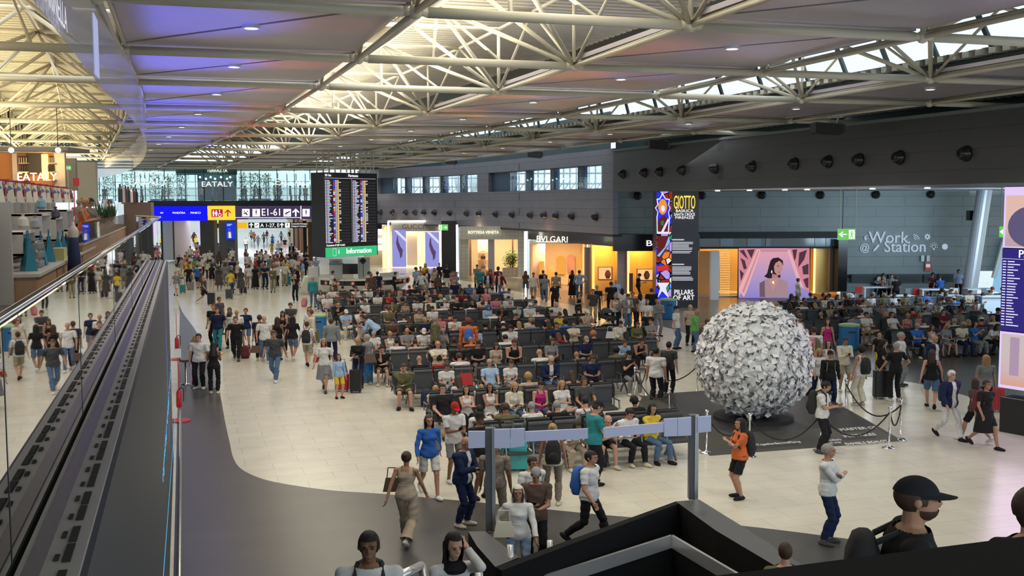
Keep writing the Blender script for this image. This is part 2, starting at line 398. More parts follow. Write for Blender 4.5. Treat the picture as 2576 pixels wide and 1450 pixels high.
for n, (a, b) in enumerate(WIN):
    mb = MB(); wallstrip(mb, [a-1, a], 6.72, 8.25, t=.3, off=.3); wallstrip(mb, [a, b], 6.7, 6.78, t=.3, off=.3); wallstrip(mb, [a, b], 8.2, 8.27, t=.3, off=.3)
    w = struct(mb, 'window_%d' % (n+2), M_blue)
    g = MB(); p, q = wpt(a), wpt(b); n_ = HF*.5; g.quad(p+n_+UP*6.78, q+n_+UP*6.78, q+n_+UP*8.2, p+n_+UP*8.2); g.build('pane', M_wglass, w)
# scaffolding and ducts seen outside through the high windows
M_out = mat('pale_outside_steel', (.55, .62, .68), .5)
for (x0, x1) in ((1010, 1210), (1290, 1520)):
    mb = MB(); d = float(np.interp(x0, [1000, 1500], [112, 80]))
    for x in np.arange(x0, x1, 16):
        mb.tube(Pz(x, d, 0), Pz(x, d, 9.1), .06, 5); mb.tube(Pz(x, d, 6.9), Pz(x+16, d, 7.7), .04, 5)
    for z in (6.6, 7.5, 8.4): mb.tube(Pz(x0, d, z), Pz(x1, d, z), .07, 5)
    mb.build('scaffolding', M_out, label='pale scaffold tubes outside the %s group of high windows' % ('smaller' if x0 < 1200 else 'larger'), cat='scaffolding')
mb = MB()
for x in (1120, 1160, 1195): mb.tube(Pz(x-14, 118, 7.9), Pz(x+10, 118, 8.1), .9, 14); mb.tube(Pz(x, 118, 0), Pz(x, 118, 7.9), .1, 6)
mb.build('rooftop_duct', mat('pale_duct', (.8, .85, .88), .3), label='pale round ducts outside the smaller group of high windows', cat='duct', group='ducts')
# underside of the fascia over the shops
mb = MB(); wallstrip(mb, cols, 3.8, 3.95, t=2.2); struct(mb, 'trim_1', M_blackm)
# right upper wall (foremost band) with soffit, and the recessed bay wall
U0, U1 = Pz(1542, 64.5, 0), Pz(2428, 37, 0); U2 = U0+(U1-U0)*1.75
mb = MB(); un = (U2-U0).cross(UP).normalized(); un = un if un.dot(U0) > 0 else -un
def up_pt(t, z): p = U0+(U1-U0)*t; return Vector((p.x, p.y, z))
c = (U0+U2)/2+un*.3; mb.obox((c.x, c.y, 7.72), (U2-U0)/2, un*.3, UP*1.2)
struct(mb, 'wall_upper_right', M_upper)
mb = MB(); B0, B1 = Pz(1542, 66, 0), Pz(2760, 66, 0)
mb.quad(Vector((U0.x, U0.y, 6.53)), Vector((B0.x, B0.y, 6.53)), Vector((B1.x, B1.y, 6.53)), Vector((U2.x, U2.y, 6.53)))
struct(mb, 'ceiling_bay', mat('soffit_grey', (.42, .42, .42), .5))
mb = MB(); mb.slab(1542, 2118, 476, 596, 66, .4); mb.slab(2118, 2432, 476, 700, 66.02, .4); mb.slab(2118, 2432, 690, 790, 66.02, .4); mb.slab(2432, 2600, 470, 682, 66.2, .4)
struct(mb, 'wall_bay', M_bay)
# dark backing above the cladding up to the roof
mb = MB(); q = U0+un*2.5-(U2-U0)*.1; r_ = U2+un*2.5
mb.quad(Vector((q.x, q.y, 8)), Vector((r_.x, r_.y, 8)), Vector((r_.x, r_.y, 11.5)), Vector((q.x, q.y, 11.5)))
for a, b in zip(cols, cols[1:]):
    p, q = wpt(a), wpt(b); n = HF*1.5; mb.quad(Vector((p.x, p.y, 9.1))+n, Vector((q.x, q.y, 9.1))+n, Vector((q.x, q.y, 11.5))+n, Vector((p.x, p.y, 11.5))+n)
struct(mb, 'wall_backing', M_teal)
mb = MB()
mb.obox((U0+U2)/2+un*.1+UP*8.98, (U2-U0)/2, un*.25, UP*.06)
struct(mb, 'trim_2', mat('wall_top_trim', (.16, .18, .17), .5))
# small recessed lamps along the bay soffit
for n, (px, py) in enumerate([(1805, 478), (1885, 478), (1974, 477), (2030, 477), (2194, 475), (2332, 473)]):
    t = (px-1542)/(2428-1542); d = 60-14*t; c = Pz(px, d, 6.5)
    MB().lathe([(.13, -.03), (.13, 0)], c, 10).build('soffit_lamp', M_lamp, label='small bright lamp under the dark upper wall, %s from the stained-glass pillar' % ORD[n], cat='ceiling light', group='lamps under the dark upper wall')
# nozzles
M_noz = mat('black_nozzle', (.02, .02, .022), .22)
noz = MB().lathe([(.30, 0), (.30, -.05), (.25, -.09), (.24, -.2), (.17, -.32), (.12, -.34)], n=18)
nozm = noz.mesh('housing', M_noz, True); holem = MB().lathe([(.115, -.345), (.115, -.35)], n=14).mesh('opening', mat('nozzle_hole', (.002, .002, .002), .9))
def nozzle(c, n, lab, grp, s=1):
    e = empty('air_nozzle', c, label=lab, cat='air nozzle', group=grp)
    e.rotation_euler = n.to_track_quat('Z', 'Y').to_euler(); e.scale = (s, s, s)
    link(bpy.data.objects.new('housing', nozm), e); link(bpy.data.objects.new('opening', holem), e)
for n, px in enumerate([958, 989, 1022, 1046, 1068, 1094, 1133, 1176, 1207, 1249, 1291, 1337, 1371, 1402, 1441, 1501]):
    p = wpt(px); q = wpt(px+4); nn = (q-p).cross(UP).normalized(); nn = nn if nn.dot(p) > 0 else -nn
    nozzle(Vector((p.x, p.y, 5.0)), nn, 'black ball-shaped air nozzle on the violet-grey fascia, %s counting from the departure board' % ORD[n], 'air nozzles on the lower fascia', .95)
for n, px in enumerate([1568, 1622, 1661, 1717, 1799, 1892, 1999, 2083, 2161, 2262, 2428]):
    t = None
    r0 = ray(px, YH); A = r0.x*(U1-U0).y-r0.y*(U1-U0).x; s_ = (U0.x*(U1-U0).y-U0.y*(U1-U0).x)/A; p = Vector((r0.x*s_, r0.y*s_, 7.55))
    nozzle(p, (un+HR*.5).normalized(), 'black ball-shaped air nozzle on the charcoal upper wall, %s counting from the high windows' % ORD[n], 'air nozzles on the upper wall', .92)
for n, (px, py) in enumerate([(1604, 493), (1765, 492), (1917, 491), (2064, 491), (2204, 490), (2342, 489)]):
    nozzle(P(px, py, 65.9), HF, 'round black air nozzle on the teal-grey bay wall, %s counting from the high windows' % ORD[n], 'air nozzles on the bay wall', .85)
# ================================================================ SHOPS AND RIGHT SIDE
def onx(px, py, X):
    d = ray(px, py); return CC+d*(X/d.x)
def T(d, layer=0): return d-layer*.03
def poly(mb, pts, d):                    # flat shape facing the hall at depth d
    return mb.add([P(x, y, d) for x, y in pts], [tuple(range(len(pts)))])
def rect(mb, x0, x1, y0, y1, d): return poly(mb, [(x0, y1), (x1, y1), (x1, y0), (x0, y0)], d)
M_warm = mat('warm_plaster', (.75, .6, .42), .6)
M_cream = tiled('cream_small_tiles', (.62, .58, .48), (.6, .56, .46), (.3, .28, .23), .3, .3, off=0, rough=.3, ms=.01, axes=(math.pi/2, 0, 0))
M_gold = mat('brushed_gold_panel', (.75, .48, .16), .35, .6, noise=(30, .25))
M_whitep = mat('white_paint', (.8, .8, .8), .45)
M_pinkgrey = mat('pinkish_grey_stone', (.42, .36, .36), .4)
M_wood = mat('dark_walnut', (.16, .08, .04), .45, noise=(6, .3))
M_tube = glow('white_light_strip', (1, .98, .92), 5)
M_tubew = glow('amber_light_strip', (1, .55, .12), 4)
M_green = glow('exit_green', (.16, .62, .12), 1.0)
M_wl = glow('white_letter', (1, 1, 1), 1.3)
M_warml = glow('warm_letter', (1, .9, .62), 2.2)
M_glassf = glass('shop_glass', (.97, .97, .95), .7)

def shop(name, px0, px1, d, depth, m_back, m_side, label, light, power, ztop=3.8):
    e = empty(name, Pz((px0+px1)/2, d, 0), label=label, cat='shop')
    inv = e.location
    def sub(nm, mb, m):
        mb.v = [tuple(Vector(v)-inv) for v in mb.v]; return mb.build(nm, m, e)
    a, b = Pz(px0, d, 0), Pz(px1, d, 0); bk = HF*depth
    mb = MB(); mb.add([a+bk, b+bk, b+bk+UP*ztop, a+bk+UP*ztop], [(0, 1, 2, 3)]); sub('rear_panel', mb, m_back)
    mb = MB(); mb.quad(a, a+bk, a+bk+UP*ztop, a+UP*ztop); mb.quad(b, b+bk, b+bk+UP*ztop, b+UP*ztop); mb.quad(a+UP*ztop, b+UP*ztop, b+bk+UP*ztop, a+bk+UP*ztop); sub('side_panels', mb, m_side)
    area_light(name+'_light', (a+b)/2+HF*depth*.4+UP*(ztop-.1), (b-a).length*.7, power, light, (a+b)/2+HF*depth*.5, size_y=depth*.5)
    return e, sub
# Gucci
e, sub = shop('boutique', 960, 1112, 97.5, 5, M_warm, M_warm, 'bright cream boutique with two tall violet screens and serif sign GUCCI', (1, .86, .6), 700)
mb = MB(); mb.slab(984, 1110, 559, 582, 97.2, .4); sub('header', mb, mat('marble_header', (.4, .36, .32), .3, noise=(1, .4)))
for x0, x1, y0, y1 in ((976, 980, 557, 668), (1108, 1111, 562, 668)):
    mb = MB(); mb.slab(x0, x1, y0, y1, 97, .2); sub('light_strip', mb, M_tube)
mb = MB(); mb.slab(976, 1110, 555, 559, 97, .2); sub('light_strip', mb, M_tube)
mb = MB(); mb.slab(1024, 1050, 580, 668, 98.6, .2); sub('door_panel', mb, M_warm)
M_vs = glow('violet_screen', (.33, .33, .78), .9); M_vd = glow('violet_screen_figure', (.1, .06, .14), 1); M_vl = glow('violet_screen_light', (.75, .75, .95), 1)
for x0, x1, y0 in ((987, 1022, 579), (1070, 1105, 584)):
    mb = MB(); mb.slab(x0, x1, y0, 672, 97.1, .15); s_ = sub('screen', mb, M_vs)
    xc = (x0+x1)/2
    mb = MB(); poly(mb, [(xc-6, y0+16), (xc-4, y0+14), (xc-2, y0+30), (xc+3, y0+42), (xc+9, y0+50), (xc+7, y0+66), (xc+2, y0+72), (xc+1, y0+60), (xc-4, y0+48), (xc-8, y0+34)], 97.0); sub('figure', mb, M_vd)
    mb = MB(); poly(mb, [(x0+4, y0+1), (x0+12, y0+1), (x1-1, y0+22), (x1-1, y0+30)], 97.03); sub('streak', mb, M_vl)
text('sign_letters', 'GUCCI', .62, P(1039, 571, 96.7), mat('bronze_letters', (.25, .18, .1), .3, .8), HR, sx=1.05, ext=.05, label='bronze shop name GUCCI above the cream boutique', cat='sign')
MB().slab(915, 975, 590, 672, 101, .3).build('shop_wall', M_warm, kind='structure')
for k_, (y0, y1) in enumerate(((577, 590), (600, 612), (618, 630))):
    MB().slab(951, 962, y0, y1, 100, .2).build('shelf_light', M_tube, label='glowing shelf light behind the departure board, %s from its top' % ORD[k_], cat='shelf light', group='glowing shelf lights')
# black wall with exit sign between
struct(MB().slab(1111, 1150, 556, 684, 92, .5), 'wall_shop_divider', M_blackm)
def exit_sign(x0, x1, y0, y1, d, arrow, hang, label):
    e = empty('exit_sign', P((x0+x1)/2, y1, d), label=label, cat='exit sign')
    inv = e.location
    def sub(nm, mb, m): mb.v = [tuple(Vector(v)-inv) for v in mb.v]; return mb.build(nm, m, e)
    w = x1-x0; h = y1-y0
    mb = MB(); mb.slab(x0, x1, y0, y1, d, .1); sub('housing', mb, M_green)
    fx = x0+w*.6 if arrow < 0 else x0
    mb = MB(); rect(mb, fx+w*.02, fx+w*.36, y0+h*.1, y1-h*.1, d-.02); sub('pictogram_field', mb, glow('exit_white', (.9, 1, .9), 1.1))
    c = fx+w*.19; mb = MB(); q = lambda a, b: (c+a*h*.38*(-arrow), y0+h*b)
    poly(mb, [q(-.1, .18), q(.12, .18), q(.12, .32), q(-.1, .32)], d-.04)
    poly(mb, [q(-.3, .36), q(.2, .34), q(.35, .5), q(.28, .54), q(.12, .44), q(.05, .6), q(.3, .72), q(.28, .88), q(.18, .88), q(.17, .76), q(-.08, .66), q(-.25, .82), q(-.42, .8), q(-.4, .73), q(-.28, .72), q(-.15, .55), q(-.1, .44), q(-.3, .44)], d-.04)
    sub('running_figure', mb, M_green)
    ax = x0+w*.28 if arrow < 0 else x0+w*.7; mb = MB(); q = lambda a, b: (ax+a*h*arrow, y0+h*b)
    poly(mb, [q(-.35, .45), q(.12, .45), q(-.08, .25), q(.06, .25), q(.38, .5), q(.06, .75), q(-.08, .75), q(.12, .55), q(-.35, .55)], d-.04); sub('arrow', mb, glow('exit_white', (.9, 1, .9), 1.1))
    mb = MB()
    for hx in hang: p = P(hx, y0, d); mb.tube(p, Vector((p.x, p.y, 6.53 if x0 > 1500 else 3.85)), .02, 6)
    sub('hanger', mb, M_steel)
exit_sign(1103, 1127, 565, 580, 90, 1, (1105, 1125), 'green exit sign with arrow to the right beside the bronze GUCCI name')
exit_sign(2108, 2152, 576, 604, 50, -1, (2112, 2152), 'green exit sign hanging before the dark column near the Work Station wall')
exit_sign(2516, 2548, 570, 597, 44, -1, (2517,), 'green exit sign half hidden behind the tall advertising screen')
for x0, x1, y0, y1, d, t in ((1148, 1153, 566, 684, 89, 'between the two cream shops'), (1319, 1325, 583, 724, 77.5, 'between tiled shop and the BVLGARI shop')):
    MB().slab(x0, x1, y0, y1, d, .15).build('light_column', M_tube, label='tall glowing white light column '+t, cat='light column')
# Bottega
e, sub = shop('boutique', 1156, 1322, 84, 6, M_warm, M_cream, 'beige tiled boutique with planter and glowing sign BOTTEGA VENETA', (1, .8, .5), 650)
mb = MB(); mb.slab(1156, 1322, 570, 603, 83.6, .5); sub('header', mb, M_cream)
for x0, x1, m in ((1156, 1180, M_cream), (1228, 1244, M_pinkgrey), (1303, 1320, M_cream)):
    mb = MB(); mb.slab(x0, x1, 600, 716, 83.8, .6); sub('pier', mb, m)
for x0, x1 in ((1180, 1186), (1288, 1292)):
    mb = MB(); mb.slab(x0, x1, 598, 700, 86, .3); sub('wood_post', mb, M_wood)
mb = MB(); mb.slab(1202, 1228, 598, 700, 87, .1); s_ = sub('display_shelving', mb, mat('peach_backlit', (.8, .5, .35), .6))
for k_, y in enumerate((632, 652, 676)):
    mb = MB(); mb.slab(1202, 1228, y, y+1.5, 86.4, .5); sub('shelf', mb, M_warm)
    b_ = MB(); b_.slab(1210, 1221, y-7, y, 86.3, .3); p0 = P(1212, y-7, 86.3); p1 = P(1219, y-7, 86.3); b_.tube(p0, (p0+p1)/2+UP*.2, .02, 5); b_.tube((p0+p1)/2+UP*.2, p1, .02, 5)
    b_.build('handbag', mat('bag_%d' % k_, [(.7, .62, .5), (.03, .03, .03), (.12, .1, .09)][k_], .4), label='%s handbag on the %s shelf of the beige tiled shop' % (['pale', 'black', 'dark brown'][k_], ['top', 'middle', 'bottom'][k_]), cat='handbag', group='handbags on the shelves')
text('sign_letters', 'BOTTEGA VENETA', .3, P(1216, 585, 83.4), M_warml, HR, sx=.95, label='small glowing shop name BOTTEGA VENETA on beige tiles', cat='sign')
e = empty('planter', P(1285, 703, 85.2), label='leafy green bush in a beige tiled planter at the shop entrance', cat='planter')
inv = e.location; mb = MB(); mb.slab(1264, 1306, 674, 703, 84.8, 1.2); mb.v = [tuple(Vector(v)-inv) for v in mb.v]; mb.build('tub', M_cream, e)
mb = MB(); rnd = random.Random(3); c0 = P(1285, 652, 85.4)
for _ in range(1500):
    v = Vector((rnd.gauss(0, 1), rnd.gauss(0, 1), rnd.gauss(0, 1))).normalized()*rnd.uniform(.2, .72); v.z *= 1.1
    p = c0+v; t = Vector((rnd.gauss(0, 1), rnd.gauss(0, 1), rnd.gauss(-.2, .6))).normalized()*.16; s = t.cross(UP).normalized()*.035
    mb.quad(p, p+t*.5+s, p+t, p+t*.5-s)
mb.v = [tuple(Vector(v)-inv) for v in mb.v]; mb.build('foliage', mat('leaf_green', (.09, .2, .03), .5, noise=(2, .4)), e)
# Bulgari
e, sub = shop('boutique', 1335, 1476, 71.5, 6, M_warm, M_warm, 'warm glowing jewellery shop with arched niches under the sign BVLGARI', (1, .66, .34), 520, 3.15)
M_niche = glow('amber_niche', (.85, .36, .06), 1.1); M_niche2 = mat('red_white_print', (.6, .3, .25), .5, noise=(1.5, .6))
for k_, (xa, xb, y0, y1) in enumerate(((1401, 1421, 643, 690), (1427, 1446, 641, 686), (1451, 1470, 640, 690))):
    pts = [(xa, y1), (xb, y1)]+[((xa+xb)/2+(xb-xa)/2*math.cos(t), y0+8-8*math.sin(t)) for t in np.linspace(0, math.pi, 9)]
    mb = MB(); poly(mb, pts, 77.2); sub('arched_niche', mb, M_niche2 if k_ == 1 else M_niche)
mb = MB(); mb.slab(1340, 1372, 612, 730, 74, .2); sub('side_screen', mb, M_pinkgrey)
mb = MB(); mb.slab(1378, 1392, 672, 700, 75, .6); sub('display_table', mb, M_gold)
mb = MB(); mb.slab(1357, 1368, 659, 690, 73.6, .5); sub('display_case', mb, M_niche)
mb = MB(); mb.slab(1471, 1489, 624, 744, 69.6, .8); sub('pier', mb, M_pinkgrey)
# header along the whole front
mb = MB()
for a, b in ((1328, 1430), (1430, 1545)):
    p, q = wpt(a), wpt(b); p = p+HF*.3; q = q+HF*.3; mb.quad(Vector((p.x, p.y, 3.2)), Vector((q.x, q.y, 3.2)), Vector((q.x, q.y, 3.85)), Vector((p.x, p.y, 3.85)))
    mb.quad(Vector((p.x, p.y, 3.2)), Vector((q.x, q.y, 3.2)), Vector((q.x, q.y, 3.2))+HF*1.5, Vector((p.x, p.y, 3.2))+HF*1.5)
mb.slab(1542, 1760, 590, 632, 65.2, .5)
struct(mb, 'trim_3', M_black)
text('sign_letters', 'BVLGARI', .56, P(1389, 603, 68.8), M_warml, (HR-HF*.22-UP*.05), sx=.95, label='glowing warm white shop name BVLGARI on the black header', cat='sign')
text('sign_letters', 'B', .5, P(1633, 613, 65), M_wl, HR, sx=1.5, label='single glowing letter B beside the stained-glass pillar', cat='sign')
# display windows
def display(x0, x1, y0, y1, d, bx, label, vase):
    e, sub = shop('display_window', x0, x1, d, 1.6, M_gold, M_gold, label, (1, .55, .12), 160, 3.25)
    mb = MB(); mb.slab(x0+2, x0+6, y0+2, y1-3, d+1, .1); sub('light_strip', mb, M_tubew)
    mb = MB(); mb.slab(x0, x1, y1-6, y1, d+.1, 1.4); sub('plinth', mb, M_pinkgrey)
    a, b, c, f = bx
    mb = MB(); rect(mb, a, b, c, f, d+.9); sub('lit_box', mb, glow('lit_box', (.95, .55, .25), 1.05))
    mb = MB()
    for q in ((a-1, b+1, c-1.5, c), (a-1, b+1, f, f+1.5), (a-1, a, c, f), (b, b+1, c, f)): mb.slab(*q, d+.3, .6)
    sub('box_frame', mb, M_wood)
    p = P(*vase, d+.5); MB().lathe([(.1, 0), (.16, .12), (.2, .28), (.14, .42), (.09, .48), (.12, .52)], p, 14).build('vase', mat('copper_vase', (.5, .2, .1), .35), smooth=True, label='rounded copper vase shown in the %s' % label.split(' with')[0], cat='vase')
display(1489, 1553, 624, 747, 67.6, (1506, 1540, 673, 704), 'amber display window next to the jewellery shop with a framed lit box', (1529, 701))
display(1577, 1648, 628, 752, 66.5, (1604, 1646, 678, 706), 'amber display window beside the stained-glass pillar with a long lit box', (1627, 703))
mb = MB(); mb.slab(1553, 1577, 622, 750, 66.6, .8); mb.slab(1471, 1474, 622, 744, 69, .3); struct(mb, 'wall_shop_pier', M_pinkgrey)
MB().slab(1583, 1592, 688, 734, 66.3, .2).build('floor_easel', M_wood, label='dark easel standing before the amber display window', cat='easel')
# right of the pillar
e, sub = shop('boutique', 1757, 2110, 66.8, 4, M_gold, M_gold, 'gold lattice shop front around the big portrait screen', (1, .62, .25), 420, 3.4)
mb = MB(); mb.slab(1757, 1790, 632, 752, 66.6, .1); sub('amber_panel', mb, mat('amber_panel', (.8, .38, .12), .5, noise=(.6, .2)))
mb = MB(); mb.slab(1788, 1808, 632, 760, 64.2, .5); sub('white_pier', mb, M_whitep)
mb = MB(); mb.slab(2086, 2107, 624, 735, 66.2, .5); sub('grey_pier', mb, M_pinkgrey)
mb = MB(); mb.slab(2046, 2050, 624, 738, 66.5, .1); sub('light_strip', mb, M_tubew)
mb = MB(); mb.slab(2050, 2086, 624, 738, 66.6, .1); sub('gold_panel', mb, M_gold)
mb = MB(); mb.slab(1757, 1858, 745, 752, 66, .5); mb.slab(1857, 2040, 749, 756, 66, .5); sub('plinth', mb, M_pinkgrey)
mb = MB(); rnd = random.Random(5)
for y in range(634, 745, 6):
    for x in range(1812, 1836, 5): rect(mb, x, x+3.4, y, y+3.6, 66.55)
sub('lattice', mb, glow('lattice_glow', (1, .62, .25), .9))
mb = MB(); mb.slab(1757, 2112, 584, 600, 65.6, .5); mb.slab(1757, 2112, 622, 626, 65.6, .5); struct(mb, 'trim_4', M_blackm)
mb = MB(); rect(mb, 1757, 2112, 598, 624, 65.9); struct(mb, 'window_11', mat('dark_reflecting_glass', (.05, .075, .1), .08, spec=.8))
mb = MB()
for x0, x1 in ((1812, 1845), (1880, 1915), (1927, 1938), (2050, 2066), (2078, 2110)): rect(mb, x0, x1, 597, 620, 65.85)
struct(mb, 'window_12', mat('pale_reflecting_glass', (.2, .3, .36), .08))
struct(MB().slab(2107, 2130, 603, 734, 65, 1.0), 'column_black', M_black)
# portrait screen
e = empty('advertising_screen', P(1947, 750, 65.4), label='huge pink portrait screen of a dark-haired woman in a mauve jacket', cat='screen'); inv = e.location
def shape(nm, pts, m, layer, e=e, d=65.4, inv=inv, k=None):
    mb = MB(); poly(mb, [(x, y) for x, y in pts], d-.02*layer); mb.v = [tuple(Vector(v)-inv) for v in mb.v]; return mb.build(nm, m, e)
def z7(x, y): return (1700+x*.2483, 440+y*.2483)
mb = MB(); mb.slab(1857, 2037, 624, 751, 65.41, .3); mb.v = [tuple(Vector(v)-inv) for v in mb.v]; mb.build('case', M_blackm, e)
def grad(name, c0, c1, c2, horiz=.3):
    m = glow(name, c0); nt = m.node_tree; em = [n for n in nt.nodes if n.type == 'EMISSION'][0]
    tc = nt.nodes.new('ShaderNodeTexCoord'); sp = nt.nodes.new('ShaderNodeSeparateXYZ'); r = nt.nodes.new('ShaderNodeValToRGB')
    mm = nt.nodes.new('ShaderNodeMath'); mm.operation = 'MULTIPLY_ADD'; mm.inputs[1].default_value = horiz; no = nt.nodes.new('ShaderNodeTexNoise'); no.inputs['Scale'].default_value = 1.2
    nt.links.new(tc.outputs['Generated'], sp.inputs[0]); nt.links.new(tc.outputs['Generated'], no.inputs[0]); nt.links.new(no.outputs['Fac'], mm.inputs[0]); nt.links.new(sp.outputs['Z'], mm.inputs[2]); nt.links.new(mm.outputs[0], r.inputs[0])
    r.color_ramp.elements[0].color = (*c0, 1); r.color_ramp.elements[1].color = (*c2, 1); r.color_ramp.elements[1].position = 1.15 if False else 1
    k = r.color_ramp.elements.new(.6); k.color = (*c1, 1); nt.links.new(r.outputs[0], em.inputs[0]); return m
shape('picture', [(1858, 750), (2036, 750), (2036, 625), (1858, 625)], grad('sky_picture', (.2, .2, .62), (.42, .3, .55), (.7, .35, .45)), 1)
G1 = glow('pic_pink', (.62, .24, .3)); G2 = glow('pic_dark', (.09, .035, .06)); G3 = glow('pic_rose', (.8, .42, .45)); G4 = glow('pic_mauve', (.38, .24, .27)); G5 = glow('pic_skin', (.5, .26, .24)); G6 = glow('pic_hair', (.03, .015, .02)); G7 = glow('pic_mauve_dark', (.16, .1, .13))
shape('left_lattice', [z7(637, 748), z7(860, 748), z7(640, 1235)], G1, 2)
shape('right_lattice', [z7(1130, 748), z7(1355, 748), z7(1355, 1180), z7(1300, 1160)], G1, 2)
for q in ([(645, 770), (690, 760), (735, 860), (700, 830)], [(655, 840), (700, 870), (720, 950), (690, 960)], [(720, 760), (800, 756), (765, 850)], [(648, 960), (690, 1000), (660, 1080)],
          [(1180, 760), (1230, 755), (1215, 850), (1200, 870)], [(1250, 790), (1330, 760), (1300, 860), (1240, 940)], [(1280, 930), (1345, 900), (1345, 1010), (1290, 1010)], [(1290, 1060), (1345, 1040), (1345, 1150), (1320, 1140)]):
    shape('lattice_gap', [z7(*a) for a in q], G2, 3)
shape('left_beam', [z7(822, 756), z7(862, 756), z7(860, 780), z7(715, 1190), z7(690, 1240), z7(655, 1190), z7(640, 1240), z7(640, 1150)], G3, 4)
shape('beam_line', [z7(835, 770), z7(845, 770), z7(690, 1200), z7(672, 1180)], G1, 5)
shape('top_beam', [z7(850, 756), z7(1140, 756), z7(1130, 780), z7(862, 780)], G1, 5)
shape('right_beam', [z7(1125, 756), z7(1155, 756), z7(1300, 1160), z7(1240, 1100)], G3, 4)
shape('jacket', [z7(850, 1240), z7(848, 1100), z7(920, 1060), z7(960, 1050), z7(1040, 1050), z7(1135, 1085), z7(1130, 1235)], G4, 6)
shape('jacket_shade', [z7(850, 1240), z7(848, 1100), z7(900, 1070), z7(905, 1240)], G7, 7)
shape('neck', [z7(975, 1000), z7(1035, 1020), z7(1045, 1055), z7(985, 1175), z7(935, 1065), z7(975, 1045)], G5, 7)
shape('hair', [z7(985, 845), z7(1040, 838), z7(1085, 870), z7(1088, 910), z7(1060, 960), z7(1060, 1045), z7(1030, 1040), z7(1000, 1050), z7(935, 1050), z7(895, 1030), z7(925, 1000), z7(945, 920), z7(960, 870)], G6, 7)
shape('face', [z7(1010, 895), z7(1050, 870), z7(1080, 900), z7(1082, 950), z7(1070, 975), z7(1058, 1012), z7(1030, 1020), z7(1000, 985), z7(995, 930)], G5, 8)
shape('eye', [z7(1028, 922), z7(1045, 920), z7(1045, 928), z7(1028, 930)], G6, 9)
shape('lips', [z7(1038, 984), z7(1056, 982), z7(1054, 992), z7(1040, 994)], glow('pic_lip', (.45, .08, .1)), 9)
shape('necklace', [z7(975, 1085), z7(990, 1075), z7(998, 1100), z7(985, 1106)], M_wl, 9)
shape('earring', [z7(968, 970), z7(976, 970), z7(978, 995), z7(965, 995)], M_wl, 9)
# stained-glass pillar
e = empty('information_pillar', Pz(1702, 59.5, 0), label='tall black pillar headed GIOTTO with a glowing stained-glass strip', cat='pillar'); inv = e.location
mb = MB(); mb.slab(1650, 1755, 482, 806, 59.6, 1.6); mb.v = [tuple(Vector(v)-inv) for v in mb.v]; mb.build('body', mat('pillar_dark', (.03, .03, .045), .3), e)
m = bpy.data.materials.new('stained_glass'); m.use_nodes = True; nt = m.node_tree; nt.nodes.clear(); N_ = nt.nodes.new
tc = N_('ShaderNodeTexCoord'); vo = N_('ShaderNodeTexVoronoi'); vo.inputs['Scale'].default_value = 2.6; v2 = N_('ShaderNodeTexVoronoi'); v2.feature = 'DISTANCE_TO_EDGE'; v2.inputs['Scale'].default_value = 2.6
sp = N_('ShaderNodeSeparateColor'); rp = N_('ShaderNodeValToRGB'); rp.color_ramp.interpolation = 'CONSTANT'
for pos, c in ((0, (.02, .03, .8)), (.3, (.25, .03, .02)), (.48, (.45, .3, .75)), (.6, (.75, .2, .04)), (.7, (.03, .25, .15)), (.8, (.1, .3, .9)), (.9, (.75, .75, .6))):
    el = rp.color_ramp.elements[0] if pos == 0 else rp.color_ramp.elements.new(pos); el.color = (*c, 1)
rp.color_ramp.elements[-1].color = (.75, .75, .6, 1)
lt = N_('ShaderNodeMath'); lt.operation = 'GREATER_THAN'; lt.inputs[1].default_value = .05; mx = N_('ShaderNodeMix'); mx.data_type = 'RGBA'; mx.inputs[6].default_value = (.004, .004, .01, 1)
em = N_('ShaderNodeEmission'); em.inputs[1].default_value = 1.1; ou = N_('ShaderNodeOutputMaterial'); L_ = nt.links.new
L_(tc.outputs['Object'], vo.inputs[0]); L_(tc.outputs['Object'], v2.inputs[0]); L_(vo.outputs['Color'], sp.inputs[0]); L_(sp.outputs[0], rp.inputs[0]); L_(v2.outputs['Distance'], lt.inputs[0]); L_(lt.outputs[0], mx.inputs[0]); L_(rp.outputs[0], mx.inputs[7]); L_(mx.outputs[2], em.inputs[0]); L_(em.outputs[0], ou.inputs[0])
mb = MB(); mb.slab(1650, 1688, 482, 800, 59.55, .05); mb.v = [tuple(Vector(v)-inv) for v in mb.v]; mb.build('stained_glass', m, e)
Gw = glow('pic_lavender', (.75, .72, .95), 1.1); Gb = glow('pic_ultramarine', (.03, .03, .85), 1.1); Gh = glow('pic_halo', (.8, .3, .03), 1.1); Gm = glow('pic_maroon', (.12, .02, .02)); Gg = glow('pic_green', (.02, .2, .12))
def s8(nm, pts, m, layer): shape(nm, [(1240+x*.262, 400+y*.262) for x, y in pts], m, layer, e=e, d=59.5, inv=inv)
s8('star_border', [(1628, 322), (1660, 380), (1700, 385), (1690, 440), (1706, 472), (1690, 510), (1700, 560), (1690, 720), (1575, 720), (1570, 560), (1580, 510), (1555, 470), (1580, 440), (1570, 385), (1600, 378)], Gw, 1)
s8('star_field', [(1628, 345), (1655, 390), (1690, 395), (1682, 440), (1697, 472), (1682, 512), (1690, 560), (1680, 690), (1582, 690), (1580, 560), (1588, 512), (1566, 472), (1590, 440), (1582, 395), (1605, 390)], Gb, 2)
s8('halo', [(1630+42*math.cos(t), 460+75*math.sin(t)) for t in np.linspace(0, 6.1, 18)], Gh, 3)
s8('robe', [(1600, 560), (1650, 545), (1685, 580), (1680, 700), (1585, 700), (1582, 610)], Gm, 4)
s8('head', [(1632+20*math.cos(t), 478+32*math.sin(t)) for t in np.linspace(0, 6, 12)], Gw, 4)
